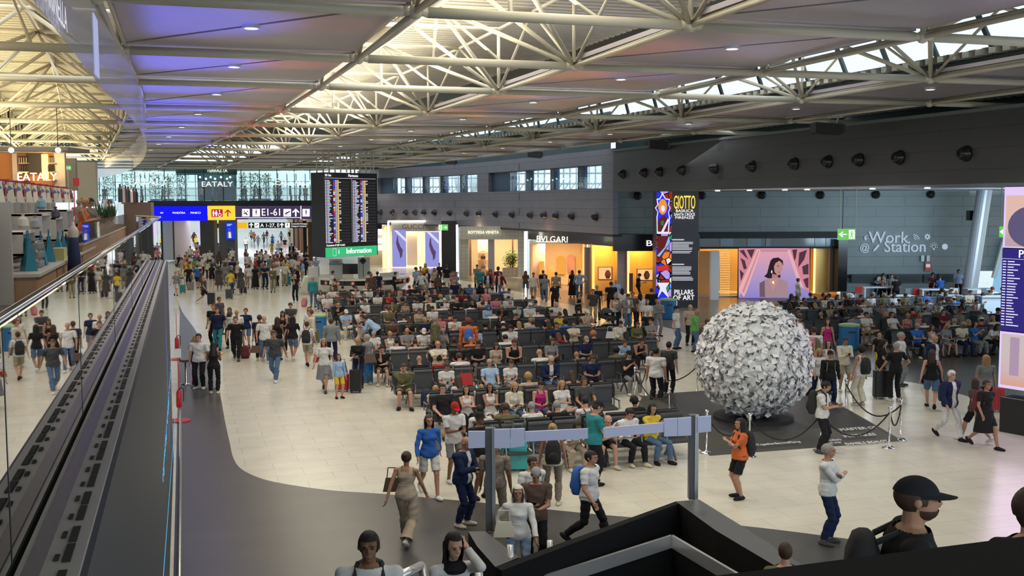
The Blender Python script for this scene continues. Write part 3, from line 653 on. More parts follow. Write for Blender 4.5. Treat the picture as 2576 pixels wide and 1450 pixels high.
s8('scroll', [(1680, 570), (1690, 590), (1640, 700), (1615, 700)], Gw, 5); s8('sleeve', [(1610, 600), (1640, 590), (1640, 640), (1615, 640)], Gg, 5)
s8('lower_robe', [(1580, 740), (1690, 740), (1680, 840), (1600, 980), (1575, 960)], Gm, 1); s8('blue_fold', [(1690, 740), (1700, 800), (1600, 940), (1575, 930), (1650, 850)], glow('pic_sky', (.25, .5, .9)), 2)
s8('lower_star', [(1575, 1190), (1605, 1240), (1580, 1340), (1625, 1270), (1690, 1340), (1660, 1240), (1695, 1190)], Gw, 2); s8('red_band', [(1575, 1030), (1690, 1020), (1690, 1070), (1575, 1080)], glow('pic_red', (.6, .04, .03)), 2)
def pt(s, size, px, py, m, **kw): text('lettering', s, size, P(px, py, 59.45), m, HR, parent=e, **kw)
Gy = glow('letter_gold', (1, .72, .1), 1.2)
pt('GIOTTO', 1.05, 1722, 511, Gy, sx=.3); pt('BASILICA', .22, 1722, 531, M_wl, sx=1.1); pt('SANTA CROCE', .22, 1722, 540, M_wl, sx=.78); pt('FIRENZE', .2, 1722, 548, M_wl, sx=1.4)
mb = MB(); rnd = random.Random(2)
for y0, n in ((609, 6), (632, 2), (671, 6), (697, 3)):
    for k_ in range(n): rect(mb, 1691, 1740+rnd.uniform(-8, 4), y0+k_*3.6, y0+k_*3.6+1.9, 59.45)
rect(mb, 1691, 1721, 602, 605, 59.45); rect(mb, 1691, 1721, 664, 667, 59.45)
mb.v = [tuple(Vector(v)-inv) for v in mb.v]; mb.build('small_print', glow('small_print', (.75, .75, .85), .8), e)
pt('PILLARS', .38, 1720, 736, M_wl, sx=.82); pt('OF ART', .38, 1720, 750, M_wl, sx=.92); pt('|', .4, 1701, 764, M_wl, sx=3)

# ---- Work Station wall graphics and fittings
M_print = glow('pale_lilac_projection', (.42, .5, .62), 1)
ws = empty('wall_lettering', P(2260, 620, 65.9), label='pale lilac words Work Station with small icons on the teal wall', cat='wall sign')
text('lettering', 'Work', 1.02, P(2235, 599, 65.9), M_print, HR, parent=ws, sx=.97); text('lettering', 'Station', .98, P(2277, 622, 65.9), M_print, HR, parent=ws, sx=.95); text('lettering', '@', .6, P(2175, 624, 65.9), M_print, HR, parent=ws)
inv = ws.location
def icon(nm, f):
    mb = MB(); f(mb); mb.v = [tuple(Vector(v)-inv) for v in mb.v]; mb.build(nm, M_print, ws)
def arc(mb, cx, cy, r, w, a0, a1, n=10, d=65.9):
    for k in range(n):
        t0, t1 = a0+(a1-a0)*k/n, a0+(a1-a0)*(k+1)/n
        poly(mb, [(cx+(r+w)*math.cos(t0), cy-(r+w)*math.sin(t0)), (cx+(r+w)*math.cos(t1), cy-(r+w)*math.sin(t1)), (cx+r*math.cos(t1), cy-r*math.sin(t1)), (cx+r*math.cos(t0), cy-r*math.sin(t0))], d)
def wifi(mb):
    for r in (3, 7.5, 12): arc(mb, 2299, 604, r, 2, 0.1, 1.7)
def gear(mb):
    arc(mb, 2333, 596, 2.5, 3, 0, 6.3, 14)
    for k in range(8):
        t = k*math.pi/4; c, s = math.cos(t), math.sin(t); poly(mb, [(2333+5*c-1.2*s, 596-5*s-1.2*c), (2333+8*c-1.2*s, 596-8*s-1.2*c), (2333+8*c+1.2*s, 596-8*s+1.2*c), (2333+5*c+1.2*s, 596-5*s+1.2*c)], 65.9)
def bulb(mb):
    arc(mb, 2349, 621, 4, 1.2, -.9, 4.1, 14); rect(mb, 2347, 2351, 625, 629, 65.9)
    for k in range(7):
        t = -.2+k*.55; c, s = math.cos(t), math.sin(t); poly(mb, [(2349+7*c-.5*s, 621-7*s-.5*c), (2349+11*c-.5*s, 621-11*s-.5*c), (2349+11*c+.5*s, 621-11*s+.5*c), (2349+7*c+.5*s, 621-7*s+.5*c)], 65.9)
def globe(mb): arc(mb, 2377, 621, 0, 7.5, 0, 6.3, 16)
def pencil(mb): poly(mb, [(2196, 633), (2198, 628), (2209, 615), (2213, 618), (2202, 631)], 65.9)
def desk(mb): rect(mb, 2180, 2186, 600, 601, 65.9); poly(mb, [(2175, 595), (2178, 594), (2180, 603), (2177, 606), (2174, 600)], 65.9); arc(mb, 2180, 594, 0, 1.6, 0, 6.3, 8)
for nm, f in (('wireless_icon', wifi), ('gear_icon', gear), ('bulb_icon', bulb), ('globe_icon', globe), ('pencil_icon', pencil), ('desk_icon', desk)): icon(nm, f)
M_redbox = mat('red_hose_cabinet', (.5, .1, .09), .5)
e = empty('fire_hose_cabinet', P(2335, 682, 65.9), label='red fire hose cabinet on the teal wall behind the desks', cat='fire cabinet'); inv = e.location
for nm, q, m_ in (('door', (2327, 2344, 658, 682), M_redbox), ('pictogram', (2331, 2340, 665, 673), M_print)):
    mb = MB(); mb.slab(*q, 65.85 if nm == 'door' else 65.7, .12); mb.v = [tuple(Vector(v)-inv) for v in mb.v]; mb.build(nm, m_, e)
for n, x in enumerate((2317, 2331)):
    MB().slab(x, x+8, 643, 658, 65.8, .03).build('notice', mat('white_notice', (.75, .75, .72), .6), label='white notice with red marks above the fire hose cabinet', cat='notice', group='notices above the fire cabinet')
mb = MB()
for x0, x1 in ((2142, 2230), (2236, 2320), (2324, 2400)):
    for k in range(7): mb.slab(x0, x1, 690+k*3, 692+k*3, 65.6, .15)
struct(mb, 'trim_5', mat('vent_grille', (.05, .07, .07), .5))
# leaning column, slanted glazing
mb = MB(); mb.tube(Vector((*P(2436, 700, 62).xy, 0)), P(2478, 470, 62), .42, 20); struct(mb, 'column_leaning', mat('silver_column', (.5, .52, .56), .35, .4), smooth=False)
mb = MB(); mb.slab(2439, 2456, 530, 555, 62.5, .5); mb.build('wall_speaker', M_black, label='black box speaker mounted beside the leaning silver column', cat='loudspeaker')
mb = MB(); poly(mb, [(2500, 700), (2525, 600), (2600, 600), (2620, 760), (2490, 760)], 66); struct(mb, 'window_13', glow('daylight_glass', (.3, .58, .85), .9))
mb = MB(); mb.bar(P(2500, 700, 65.9), P(2527, 600, 65.9), .25); struct(mb, 'trim_6', M_whitep)
# loudspeakers hung from the roof edge
for n, (px, py, w, h, d) in enumerate([(2078, 324, 78, 25, 43), (1655, 365, 54, 20, 59), (1344, 389, 40, 16, 74), (1134, 407, 30, 13, 90), (984, 415, 26, 10, 103)]):
    c = P(px, py, d-1.2); s = (d-1.2)/F_PX
    e = empty('loudspeaker', c, label='black loudspeaker under the roof edge, %s counting from the Work Station side' % ORD[n], cat='loudspeaker', group='loudspeakers under the roof edge')
    mb = MB(); mb.obox((0, 0, 0), HR*w*s*.42-UP*.04, HF*.4, UP*h*s*.5); mb.build('cabinet', M_blackm, e)
    mb = MB(); mb.obox(HR*w*s*.45-UP*.02, HR*w*s*.08, HF*.35, UP*h*s*.4); mb.build('end_cap', M_black, e)
    mb = MB(); mb.bar(HR*w*s*.3+UP*h*s*.4, HR*w*s*.4+UP*(9.2-c.z), .06); mb.build('bracket', M_steel, e)
# ---- departure board with information sign
bA, bB, bC = Pz(816, 66, 0), Pz(949, 69.6, 0), Pz(783, 67.2, 0)
bu = (bB-bA); bd = (bC-bA); brt = bu.normalized(); bn = brt.cross(UP)
e = empty('departure_board', Vector((bA.x, bA.y, 2.55)), label='tall black departure board with yellow and blue rows above a green Information panel', cat='departure board'); inv = e.location
def bsub(nm, mb, m): mb.v = [tuple(Vector(v)-inv) for v in mb.v]; return mb.build(nm, m, e)
mb = MB(); mb.prism([bA.xy, bB.xy, (bB+bd).xy, (bA+bd).xy], 2.55, 7.8); bsub('housing', mb, M_blackm)
bw = bu.length
def bq(mb, u0, u1, z0, z1, off=.02):
    a = bA+brt*u0+bn*off; b = bA+brt*u1+bn*off; mb.quad(Vector((a.x, a.y, z0)), Vector((b.x, b.y, z0)), Vector((b.x, b.y, z1)), Vector((a.x, a.y, z1)))
zt, zb = 7.78, 3.2
mb = MB(); bq(mb, 0, bw*.98, 2.56, 3.16); bsub('green_panel', mb, glow('sign_green', (.05, .5, .2), 1.05))
mb = MB(); rnd = random.Random(4); mcol = {k: MB() for k in 'bywrmo'}
bars = MB(); stripe = MB(); rows = 42; zr0, zr1 = 7.32, 3.4
for cidx, u in enumerate((.05, bw*.52)):
    for r in range(rows):
        z1 = zr0-(zr0-zr1)*r/rows; z0 = z1-(zr0-zr1)/rows*.55
        if r % 2: bq(stripe, u-.03, u+bw*.45, z0-.03, z1+.02, .012)
        bq(bars, u, u+.12, z0, z1); bq(bars, u+.16, u+rnd.uniform(.3, .62), z0, z1)
        bq(mcol[rnd.choice('bbbmroww')], u+.68, u+.82, z0, z1+.02); bq(bars, u+.84, u+1.0, z0, z1)
        bq(mcol['y'], u+1.03, u+1.13, z0-.02, z1+.02)
        if rnd.random() < .3: bq(bars, u+1.16, u+1.32, z0, z1)
bq(bars, .02, bw*.97, 7.44, 7.46); bq(bars, bw*.5, bw*.503, 3.4, 7.44)
bsub('row_stripes', stripe, glow('board_stripe', (.03, .03, .035), 1)); bsub('text_rows', bars, glow('board_text', (.75, .72, .9), 1))
for k_, c in dict(b=(.02, .1, .9), y=(.9, .6, .12), w=(.85, .85, .9), r=(.7, .03, .04), m=(.6, .03, .4), o=(.9, .3, .03)).items():
    if mcol[k_].v: bsub('colour_tags', mcol[k_], glow('tag_'+k_, c, 1))
bp = lambda u, z: Vector(((bA+brt*u+bn*.05).x, (bA+brt*u+bn*.05).y, z))
text('lettering', 'Partenze', .24, bp(bw*.53, 7.62), M_wl, brt, parent=e); text('lettering', '03 Set', .2, bp(.3, 7.62), M_wl, brt, parent=e); text('lettering', 'Scansiona il QR Code!', .17, bp(.85, 3.29), M_wl, brt, parent=e)
text('lettering', 'Information', .47, bp(bw*.62, 2.87), M_wl, brt, parent=e); text('lettering', 'i', .42, bp(bw*.24, 2.87), M_wl, brt, parent=e)
mb = MB()
for q in ((.62, .9, 2.62, 2.64), (.62, .9, 3.08, 3.1), (.62, .64, 2.62, 3.1), (.88, .9, 2.62, 3.1)): bq(mb, *q)
bsub('icon_frame', mb, M_wl)
mb = MB()
for px in (797, 813, 828, 843, 857, 872): p = P(px, 433, 66.8); mb.tube(Vector((p.x, p.y, 7.8)), Vector((p.x, p.y, 9.2)), .05, 6)
for px in (882, 892, 905, 921, 933, 940): p = P(px, 433, 68.5); mb.tube(Vector((p.x, p.y, 7.8)), Vector((p.x, p.y, 9.2)), .05, 6)
mb.bar(P(797, 400, 66.8), P(940, 402, 68.5), .06); bsub('hanger_posts', mb, M_steel)
# ---- information desk
M_desk = mat('white_solid_surface', (.78, .75, .66), .3)
dc = Pz(906, 70.6, 0)
e = empty('information_desk', dc, label='curved white information desk with a black band of red circles', cat='desk')
def ringseg(mb, prof, a0, a1, n, R):
    vs = []; m_ = len(prof)
    for k in range(n+1):
        t = a0+(a1-a0)*k/n; dirv = HR*math.cos(t)-HF*math.sin(t)
        for r, z in prof: vs.append(dirv*(R+r)+UP*z)
    mb.add(vs, [(k*m_+i, k*m_+(i+1) % m_, (k+1)*m_+(i+1) % m_, (k+1)*m_+i) for k in range(n) for i in range(m_)]+[tuple(range(m_)), tuple(reversed(range(n*m_, (n+1)*m_)))])
mb = MB(); ringseg(mb, [(-.9, 0), (-.7, 0), (-.1, .62), (0, .62), (0, 1.08), (-.7, 1.08), (-.9, 1.0)], -.4, math.pi*.78, 26, 3.15); mb.build('counter', M_desk, e)
mb = MB(); ringseg(mb, [(.0, .68), (.02, .68), (.02, .98), (.0, .98)], -.35, math.pi*.76, 26, 3.16); mb.build('black_band', M_black, e)
for k in range(9):
    t = -.2+k*.3; dirv = HR*math.cos(t)-HF*math.sin(t); o = MB(); o.lathe([(.14, 0), (.14, .02)], dirv*3.19+UP*.83, 14, axis=dirv); b_ = o.build('red_circle', mat('red_sticker', (.6, .04, .05), .4), e)
    o = MB(); o.lathe([(.07, 0), (.07, .01)], dirv*3.215+UP*.83, 10, axis=dirv); o.build('white_symbol', M_whitep, b_)
mb = MB(); ringseg(mb, [(-.9, 0), (-.2, 0), (.1, .5), (-.15, 1.12), (-.8, 1.12)], math.pi*.86, math.pi*1.4, 18, 3.9); mb.build('rear_counter', M_desk, e)
mb = MB(); ringseg(mb, [(-.85, 1.0), (-.65, 1.0), (-.65, 1.4), (-.85, 1.4)], .1, .9, 10, 3.15); mb.build('raised_shelf', mat('frosted_screen', (.45, .48, .46), .3), e)
MB().slab(775, 800, 673, 697, 68.6, .6).build('printer', mat('printer_white', (.65, .65, .62), .5), label='white office printer on the curved information desk', cat='printer')
MB().slab(829, 862, 652, 702, 70.5, .08).build('display_panel', mat('panel_white', (.62, .64, .66), .4), label='white upright panel lettered radio enairport, below the green Information sign', cat='panel')
MB().slab(901, 931, 648, 702, 70.9, .08).build('display_panel', mat('panel_white', (.62, .64, .66), .4), label='white upright panel lettered radio with a dark camera mount before it', cat='panel')
text('lettering', 'radio', .26, P(844, 658, 70.4), M_blackm, HR, label='small grey lettering radio enairport on the upright panel', cat='lettering'); 
text('lettering', 'enairport', .26, P(846, 664, 70.4), M_blackm, HR, label='second line enairport on the upright panel', cat='lettering')
e = empty('camera_stand', Vector((*P(914, 700, 70).xy, 1.08)), label='black camera on a thin pole before the white upright panel', cat='camera stand')
MB().tube((0, 0, 0), (0, 0, .95), .02, 6).build('pole', M_blackm, e); MB().obox((0, 0, 1.05), HR*.22, HF*.1, UP*.1).obox((0, 0, 1.05), HR*.1, HF*.1, UP*.2).build('camera_body', M_black, e)
mb = MB(); mb.slab(862, 900, 664, 690, 70.4, .1); mb.build('desk_monitor', M_black, label='wide black monitor between the two white upright panels', cat='monitor')

# ---- far wall: terrace glazing, sign band, openings
D = 105
struct(MB().slab(372, 950, 505, 519, D-.2, .6), 'wall_far_band', M_blackm)
struct(MB().slab(230, 960, 408, 425, D-.2, .5), 'wall_far_top', M_teal)
mb = MB(); p = Pz(230, D, 5.9); q = Pz(800, D, 5.9); mb.quad(p, q, q+HF*26, p+HF*26); struct(mb, 'floor_terrace', M_brown)
mb = MB(); mb.quad(Pz(230, D, 9.3), Pz(800, D, 9.3), Pz(800, D, 9.3)+HF*9, Pz(230, D, 9.3)+HF*9); struct(mb, 'ceiling_terrace', M_whitep)
e = struct(MB().slab(240, 790, 425, 505, D, .02), 'window_14', glass('terrace_glass', (.88, .97, .95), .5))
mb = MB()
for x in (250, 290, 340, 365, 414, 466, 513, 561, 607, 653, 697, 741, 780): mb.slab(x, x+1.3, 424, 506, D-.1, .1)
mb.build('mullions', M_blackm, e)
M_gl2 = glow('self_lit_white_print', (.85, .92, .92), 1)  # printed letters given a glow of their own to look brightly lit
mb = MB(); mb.slab(443, 595, 426, 440, D+4, .3); mb.slab(500, 594, 440, 470, D+6, .3); struct(mb, 'wall_kiosk', mat('kiosk_teal', (.02, .09, .12), .5))
mb = MB(); mb.slab(498, 594, 440, 505, D+6.4, .3); struct(mb, 'wall_kiosk_back', mat('kiosk_blue', (.015, .04, .12), .5))
for n, x in enumerate((503, 518, 530, 541, 556, 571, 579)): MB().ball(P(x, 446+(n % 2)*4, D+5.5), .1).build('pendant_lamp', M_lamp, label='tiny pendant lamp over the terrace bar, %s in the row' % ORD[n], cat='lamp', group='pendant lamps over the terrace bar')
text('sign_letters', 'TERRAZZA', .42, P(546, 430, D+3.7), M_warml, HR, label='warm lit word TERRAZZA over the terrace bar', cat='sign')
text('sign_letters', 'EATALY', .7, P(546, 464, D-.3), M_wl, HR, sx=1.25, label='bright white word EATALY in the middle of the terrace glass', cat='sign')
for xc, t1, t2 in ((372, 'left', 1), (740, 'right', 0)):
    text('sign_letters', 'TERRAZZA', .55, P(xc, 435, D-.3), M_gl2, HR, label='pale printed word TERRAZZA on the %s part of the terrace glass' % t1, cat='sign')
    text('sign_letters', 'EATALY', .9, P(xc, 458, D-.3), M_gl2, HR, sx=1.2, label='pale printed word EATALY on the %s part of the terrace glass' % t1, cat='sign')
mb = MB()
for x in range(240, 800, 23): mb.bar(Pz(x, 126, 5.9), Pz(x, 126, 9.4), .12)
for z in (6.8, 7.6, 8.4): mb.bar(Pz(230, 126, z), Pz(800, 126, z), .08)
struct(mb, 'window_15', mat('pale_blue_frame', (.35, .5, .55), .5))
def tree(px, py, w, h, d, label, seed, base=5.9):
    e = empty('potted_tree', Pz(px, d, base), label=label, cat='potted tree', group='small trees on the terrace')
    rnd = random.Random(seed); mb = MB(); s = d/F_PX
    for _ in range(520):
        v = Vector((rnd.gauss(0, .4)*w*s, rnd.gauss(0, .3)*w*s, (rnd.random())*h*s+.7)); t = Vector((rnd.gauss(0, 1), rnd.gauss(0, 1), rnd.gauss(0, 1))).normalized()*.22; u_ = t.cross(UP)*.35
        mb.quad(v, v+t*.5+u_, v+t, v+t*.5-u_)
    mb.build('foliage', mat('tree_green', (.06, .13, .04), .6, noise=(1, .5)), e)
    MB().tube((0, 0, .4), (0, 0, 1.6), .05, 6).build('trunk', M_wood, e); MB().obox((0, 0, .25), HR*.45, HF*.35, UP*.25).build('tub', mat('tub_blue', (.03, .08, .3), .5), e)
for n, (x, w, h) in enumerate([(270, 26, 56), (330, 30, 60), (392, 22, 58), (425, 18, 50), (457, 20, 62), (612, 16, 60), (640, 22, 58), (670, 18, 56), (700, 14, 40)]):
    tree(x, 0, w, h, D+8+(n % 3)*2, 'leafy potted tree behind the terrace glass, %s of the row' % ORD[n], n)
for n, (x0, x1) in enumerate([(300, 322), (345, 362), (400, 425), (570, 600), (625, 655), (690, 712), (730, 760)]):
    e = empty('cafe_table', Pz((x0+x1)/2, D+4, 5.9), label='small cafe table behind the terrace glass, %s of the row' % ORD[n], cat='table', group='cafe tables on the terrace')
    MB().lathe([(.5, .74), (.5, .78)], n=12).build('table_top', mat('dark_table', (.05, .05, .06), .4), e); MB().lathe([(.25, 0), (.25, .03), (.04, .04), (.04, .74)], n=10).build('pedestal', M_blackm, e)
# signs of the band
def sign(name, q, d, m, label, cat='sign', t=.2):
    e = empty(name, P((q[0]+q[1])/2, q[3], d), label=label, cat=cat); inv = e.location
    mb = MB(); mb.slab(*q, d, t); mb.v = [tuple(Vector(v)-inv) for v in mb.v]; mb.build('panel', m, e); return e, inv
def on(e, inv, nm, mb, m): mb.v = [tuple(Vector(v)-inv) for v in mb.v]; mb.build(nm, m, e)
e, inv = sign('advertising_sign', (377, 521, 519, 556), D-.5, glow('sign_blue', (.01, .012, .95), 1), 'vivid blue advertising sign lettered PANDORA and PINKO')
text('lettering', 'PANDÔRA', .26, P(450, 536, D-.6), M_wl, HR, parent=e); text('lettering', 'PINKO', .28, P(492, 536, D-.6), M_wl, HR, parent=e, sx=1.2); text('lettering', 'ND', .2, P(407, 536, D-.6), M_wl, HR, parent=e)
Ydir = glow('sign_yellow', (1, .72, .06), 1.0); Mred = glow('sign_red', (.5, .01, .06), 1)
e, inv = sign('direction_sign', (523, 591, 518, 554), D-.7, Ydir, 'yellow sign with red toilet symbols and an upward arrow')
mb = MB(); rect(mb, 532, 560, 527, 546, D-.75); on(e, inv, 'red_field', mb, Mred)
def person_icon(mb, x, y, h, d, skirt=False):
    arc(mb, x, y-h*.4, 0, h*.11, 0, 6.3, 8, d); w = h*.16
    poly(mb, [(x-w, y-h*.25), (x+w, y-h*.25), (x+w*(1.5 if skirt else .8), y+h*.12), (x-w*(1.5 if skirt else .8), y+h*.12)], d); rect(mb, x-w*.7, x-w*.1, y+h*.1, y+h*.48, d); rect(mb, x+w*.1, x+w*.7, y+h*.1, y+h*.48, d)
mb = MB(); person_icon(mb, 537, 537, 15, D-.8); person_icon(mb, 544, 537, 15, D-.8, True); arc(mb, 553, 541, 3, 1.4, 2.4, 6.6, 10, D-.8); arc(mb, 552, 530, 0, 1.6, 0, 6.3, 8, D-.8); rect(mb, 551.5, 553, 532, 539, D-.8); rect(mb, 553, 557, 537.5, 539, D-.8); on(e, inv, 'toilet_symbols', mb, M_wl)
def arrow_up(mb, x, y0, y1, d, w=1):
    h = y1-y0; poly(mb, [(x-h*.08*w, y1), (x+h*.08*w, y1), (x+h*.08*w, y0+h*.1), (x-h*.08*w, y0+h*.1)], d)
    for s in (-1, 1): poly(mb, [(x, y0), (x, y0+h*.22), (x+s*h*.36, y0+h*.55), (x+s*h*.46, y0+h*.44)][::s], d)
mb = MB(); arrow_up(mb, 573, 527, 545, D-.75); on(e, inv, 'arrow', mb, Mred)
Gpur = glow('sign_plum', (.06, .04, .1), 1)
e, inv = sign('direction_sign', (591, 785, 519, 552), D-.5, Gpur, 'long plum gate sign lettered E1-61 with departure symbols')
text('lettering', 'E1-61', .98, P(683, 535, D-.6), M_wl, HR, parent=e, sx=.88)
for n, (x0, x1) in enumerate(((609, 628), (635, 654), (713, 732), (761, 779))):
    mb = MB(); rect(mb, x0, x1, 526, 545, D-.6); on(e, inv, 'symbol_field', mb, M_wl); mb = MB(); xc = (x0+x1)/2
    if n == 2: poly(mb, [(xc-7, 538), (xc+6, 531), (xc+8, 533), (xc-4, 540)], D-.65); poly(mb, [(xc-4, 533), (xc-1, 533), (xc+2, 537), (xc, 538)], D-.65); rect(mb, xc-6, xc+6, 541, 542, D-.65)
    elif n == 0: arc(mb, xc-4, 532, 0, 1.8, 0, 6.3, 8, D-.65); arc(mb, xc+4, 532, 0, 1.8, 0, 6.3, 8, D-.65); poly(mb, [(xc-6, 536), (xc+1, 534), (xc+5, 541), (xc+2, 542), (xc-1, 538), (xc-5, 539)], D-.65)
    else: person_icon(mb, xc, 534, 13, D-.65)
    on(e, inv, 'symbol', mb, Gpur)
mb = MB(); arrow_up(mb, 744, 525, 545, D-.6, 1.2); rect(mb, 591, 758, 547, 548.3, D-.6); rect(mb, 756, 758, 518, 552, D-.6); on(e, inv, 'arrow', mb, M_wl)
text('lettering', 'I tempi di percorrenza non includono i tempi di attesa', .17, P(672, 550.5, D-.6), M_print, HR, parent=e)
struct(MB().slab(785, 960, 505, 600, D, .5), 'wall_far_right', M_blackm)
# piers and openings below
struct(MB().slab(375, 408, 556, 676, D+.4, .5), 'wall_far_left', M_blackm)
struct(MB().slab(408, 436, 556, 655, D+3, 6), 'wall_passage', M_whitep)
struct(MB().slab(506, 541, 552, 678, D, 1.2), 'column_wide', mat('dark_brown_grey', (.045, .042, .04), .5))
struct(MB().slab(553, 593, 552, 680, D-.3, 1), 'column_poster', mat('charcoal_pier', (.09, .085, .085), .5))
e, inv = sign('poster_screen', (569, 591, 560, 602), D-.6, glow('poster_blue', (.01, .04, .75), 1), 'bright blue poster screen of a dancer on the charcoal pier', 'screen')
mb = MB(); arc(mb, 577, 577, 0, 3, 0, 6.3, 10, D-.66); poly(mb, [(572, 600), (571, 586), (575, 581), (580, 581), (584, 587), (583, 600)], D-.66); on(e, inv, 'figure', mb, glow('poster_figure', (.18, .1, .12))); mb = MB(); poly(mb, [(575, 599), (575, 584), (580, 584), (582, 599)], D-.68); rect(mb, 571, 584, 564, 565.5, D-.66); rect(mb, 571, 580, 567, 568.5, D-.66); on(e, inv, 'shirt', mb, glow('poster_white', (.7, .85, .9)))
Yam = glow('sign_amber', (.9, .5, .02), 1)
e, inv = sign('direction_sign', (542, 553, 560, 576), D+6, Yam, 'narrow amber arrow sign between the two dark piers'); mb = MB(); arrow_up(mb, 548, 562, 574, D+5.9, 2); on(e, inv, 'arrow', mb, M_blackm)
sign('direction_sign', (593, 621, 560, 575), D+4, Yam, 'plain amber hanging sign beside the A1-27 sign')
e, inv = sign('direction_sign', (625, 778, 560, 574), D+5, M_blackm, 'black hanging sign lettered A 1-27, E and Passport Control')
text('lettering', 'A 1-27, E', .52, P(679, 567.5, D+4.9), M_wl, HR, parent=e); text('lettering', 'Controllo Passaporti', .22, P(755, 563.5, D+4.9), M_wl, HR, parent=e); text('lettering', 'Passport Control', .22, P(752, 569.5, D+4.9), M_wl, HR, parent=e)
mb = MB(); arrow_up(mb, 632, 561, 573, D+4.9, 1.3); arrow_up(mb, 709, 561, 573, D+4.9, 1.3); rect(mb, 640, 652, 561, 573, D+4.9); rect(mb, 717, 729, 561, 573, D+4.9); on(e, inv, 'arrows_and_fields', mb, M_wl)
mb = MB(); poly(mb, [(641, 569), (649, 564), (651, 565), (643, 570)], D+4.85); person_icon(mb, 723, 566, 9, D+4.85); on(e, inv, 'symbols', mb, M_blackm)
# passages beyond
pale = mat('pale_glossy_floor', (.75, .74, .74), .15)
mb = MB(); a, b = Pz(430, D+.5, .01), Pz(790, D+.5, .01); mb.quad(a, b, b+HF*120, a+HF*120-HR*10); struct(mb, 'floor_passage', pale)
mb = MB(); mb.slab(300, 900, 470, 640, D+118, .3); struct(mb, 'wall_passage_end', M_whitep)
mb = MB(); a, b = Pz(436, D+1, 4.4), Pz(785, D+1, 4.4); mb.quad(a, b, b+HF*118+HR*6, a+HF*118-HR*10); struct(mb, 'ceiling_passage', M_whitep)
mb = MB(); a, b = Pz(785, D+1, 0), Pz(722, D+70, 0); mb.quad(a, b, b+UP*4.4, a+UP*4.4); a = Pz(436, D+1, 0); b = Pz(452, D+80, 0); mb.quad(a, b, b+UP*4.4, a+UP*4.4); struct(mb, 'wall_passage_side', M_warm)
for n in range(6):
    t = n/6; p = Pz(785, D+1, 0).lerp(Pz(722, D+70, 0), t**.8*.6+.02)-HR*.15; MB().bar(p+UP*.1, p+UP*4, .5, .3).build('shop_pilaster', M_blackm if n % 2 else M_wood, kind='structure')
    l = MB(); p2 = p+HF*1.6-HR*.1; l.bar(p2+UP*.3, p2+UP*3.6, .35, .2); l.build('light_strip', M_warml, label='amber light strip in the passage wall, %s from the hall' % ORD[n], cat='light strip', group='light strips along the passage')
area_light('passage_light', Pz(480, 130, 4.1), 5, 700, (1, .9, .88), Pz(480, 130, 0), size_y=36)
mb = MB(); mb.slab(500, 506, 556, 596, D+8, 1.5); mb.build('light_screen', glow('lilac_screen', (.75, .55, .95), 1.1), label='lilac glowing screen edge inside the passage by the wide dark column', cat='screen')
# ---- tall advertising and flight screen at the right edge
sa, sb = Pz(2527, 27.2, 0), Pz(2860, 24.5, 0)
e = empty('flight_screen', sa, label='tall screen with flight rows between two warm painted pictures', cat='screen'); inv = e.location
su = (sb-sa).normalized(); sn = su.cross(UP)
def ssub(nm, mb, m): mb.v = [tuple(Vector(v)-inv) for v in mb.v]; return mb.build(nm, m, e)
def sqd(mb, u0, u1, z0, z1, off=.02):
    a = sa+su*u0+sn*off; b = sa+su*u1+sn*off; mb.quad(Vector((a.x, a.y, z0)), Vector((b.x, b.y, z0)), Vector((b.x, b.y, z1)), Vector((a.x, a.y, z1)))
zz = lambda y: P(2530, y, 27.2).z
mb = MB(); c = (sa+sb)/2-sn*.3; mb.obox((c.x, c.y, (zz(975)+6.3)/2), (sb-sa)/2, sn*.28, UP*(6.3-zz(975))/2); ssub('housing', mb, M_blackm)
mb = MB(); c = (sa+sb)/2-sn*.35; mb.obox((c.x, c.y, .45), (sb-sa)*.49, sn*.3, UP*.45); ssub('base', mb, M_blackm)
mb = MB(); sqd(mb, 0, 3, zz(623), 6.28, .01); ssub('pale_frame', mb, glow('screen_lilac', (.78, .6, .95), 1.0)); mb = MB(); sqd(mb, 0, 3, zz(974), zz(833), .01); ssub('pale_frame', mb, glow('screen_lilac', (.78, .6, .95), 1.0))
m_f = grad('fresco_picture', (.62, .36, .38), (.5, .36, .42), (.75, .5, .42), .9); m_f2 = grad('fresco_low', (.7, .28, .08), (.62, .45, .45), (.6, .5, .5), .6)
mb = MB(); sqd(mb, .06, 3, zz(620), zz(492), .02); ssub('upper_picture', mb, m_f)
mb = MB()
for k in range(12):
    t0, t1 = math.pi*.5+k*math.pi/12, math.pi*.5+(k+1)*math.pi/12; zc = zz(570); a = [(.75+.62*math.cos(t), zc+.52*math.sin(t)) for t in (t0, t1)]
    pp = [sa+su*u+sn*.03 for u in (a[0][0], a[1][0], .75)]; mb.add([(pp[0].x, pp[0].y, a[0][1]), (pp[1].x, pp[1].y, a[1][1]), (pp[2].x, pp[2].y, zc)], [(0, 1, 2)])
ssub('round_figure', mb, glow('fresco_blue', (.12, .1, .2)))
mb = MB(); sqd(mb, .06, 3, zz(966), zz(838), .02); ssub('lower_picture', mb, m_f2)
mb = MB(); sqd(mb, .3, .55, zz(940), zz(845), .03); ssub('drapery', mb, glow('fresco_drape', (.42, .3, .42)))
mb = MB(); sqd(mb, 0, 3, zz(830), zz(625), .02); ssub('flight_panel', mb, glow('flight_blue', (.035, .025, .2), 1))
mb = MB(); rnd = random.Random(8)
for r in range(24): y = 656+r*6.9; sqd(mb, .03, .12, zz(y+2.6), zz(y), .03); sqd(mb, .16, .3+rnd.random()*.2, zz(y+2.6), zz(y), .03)
sqd(mb, 0, 3, zz(651), zz(650), .03); ssub('flight_rows', mb, glow('row_white', (.8, .8, 1), 1))
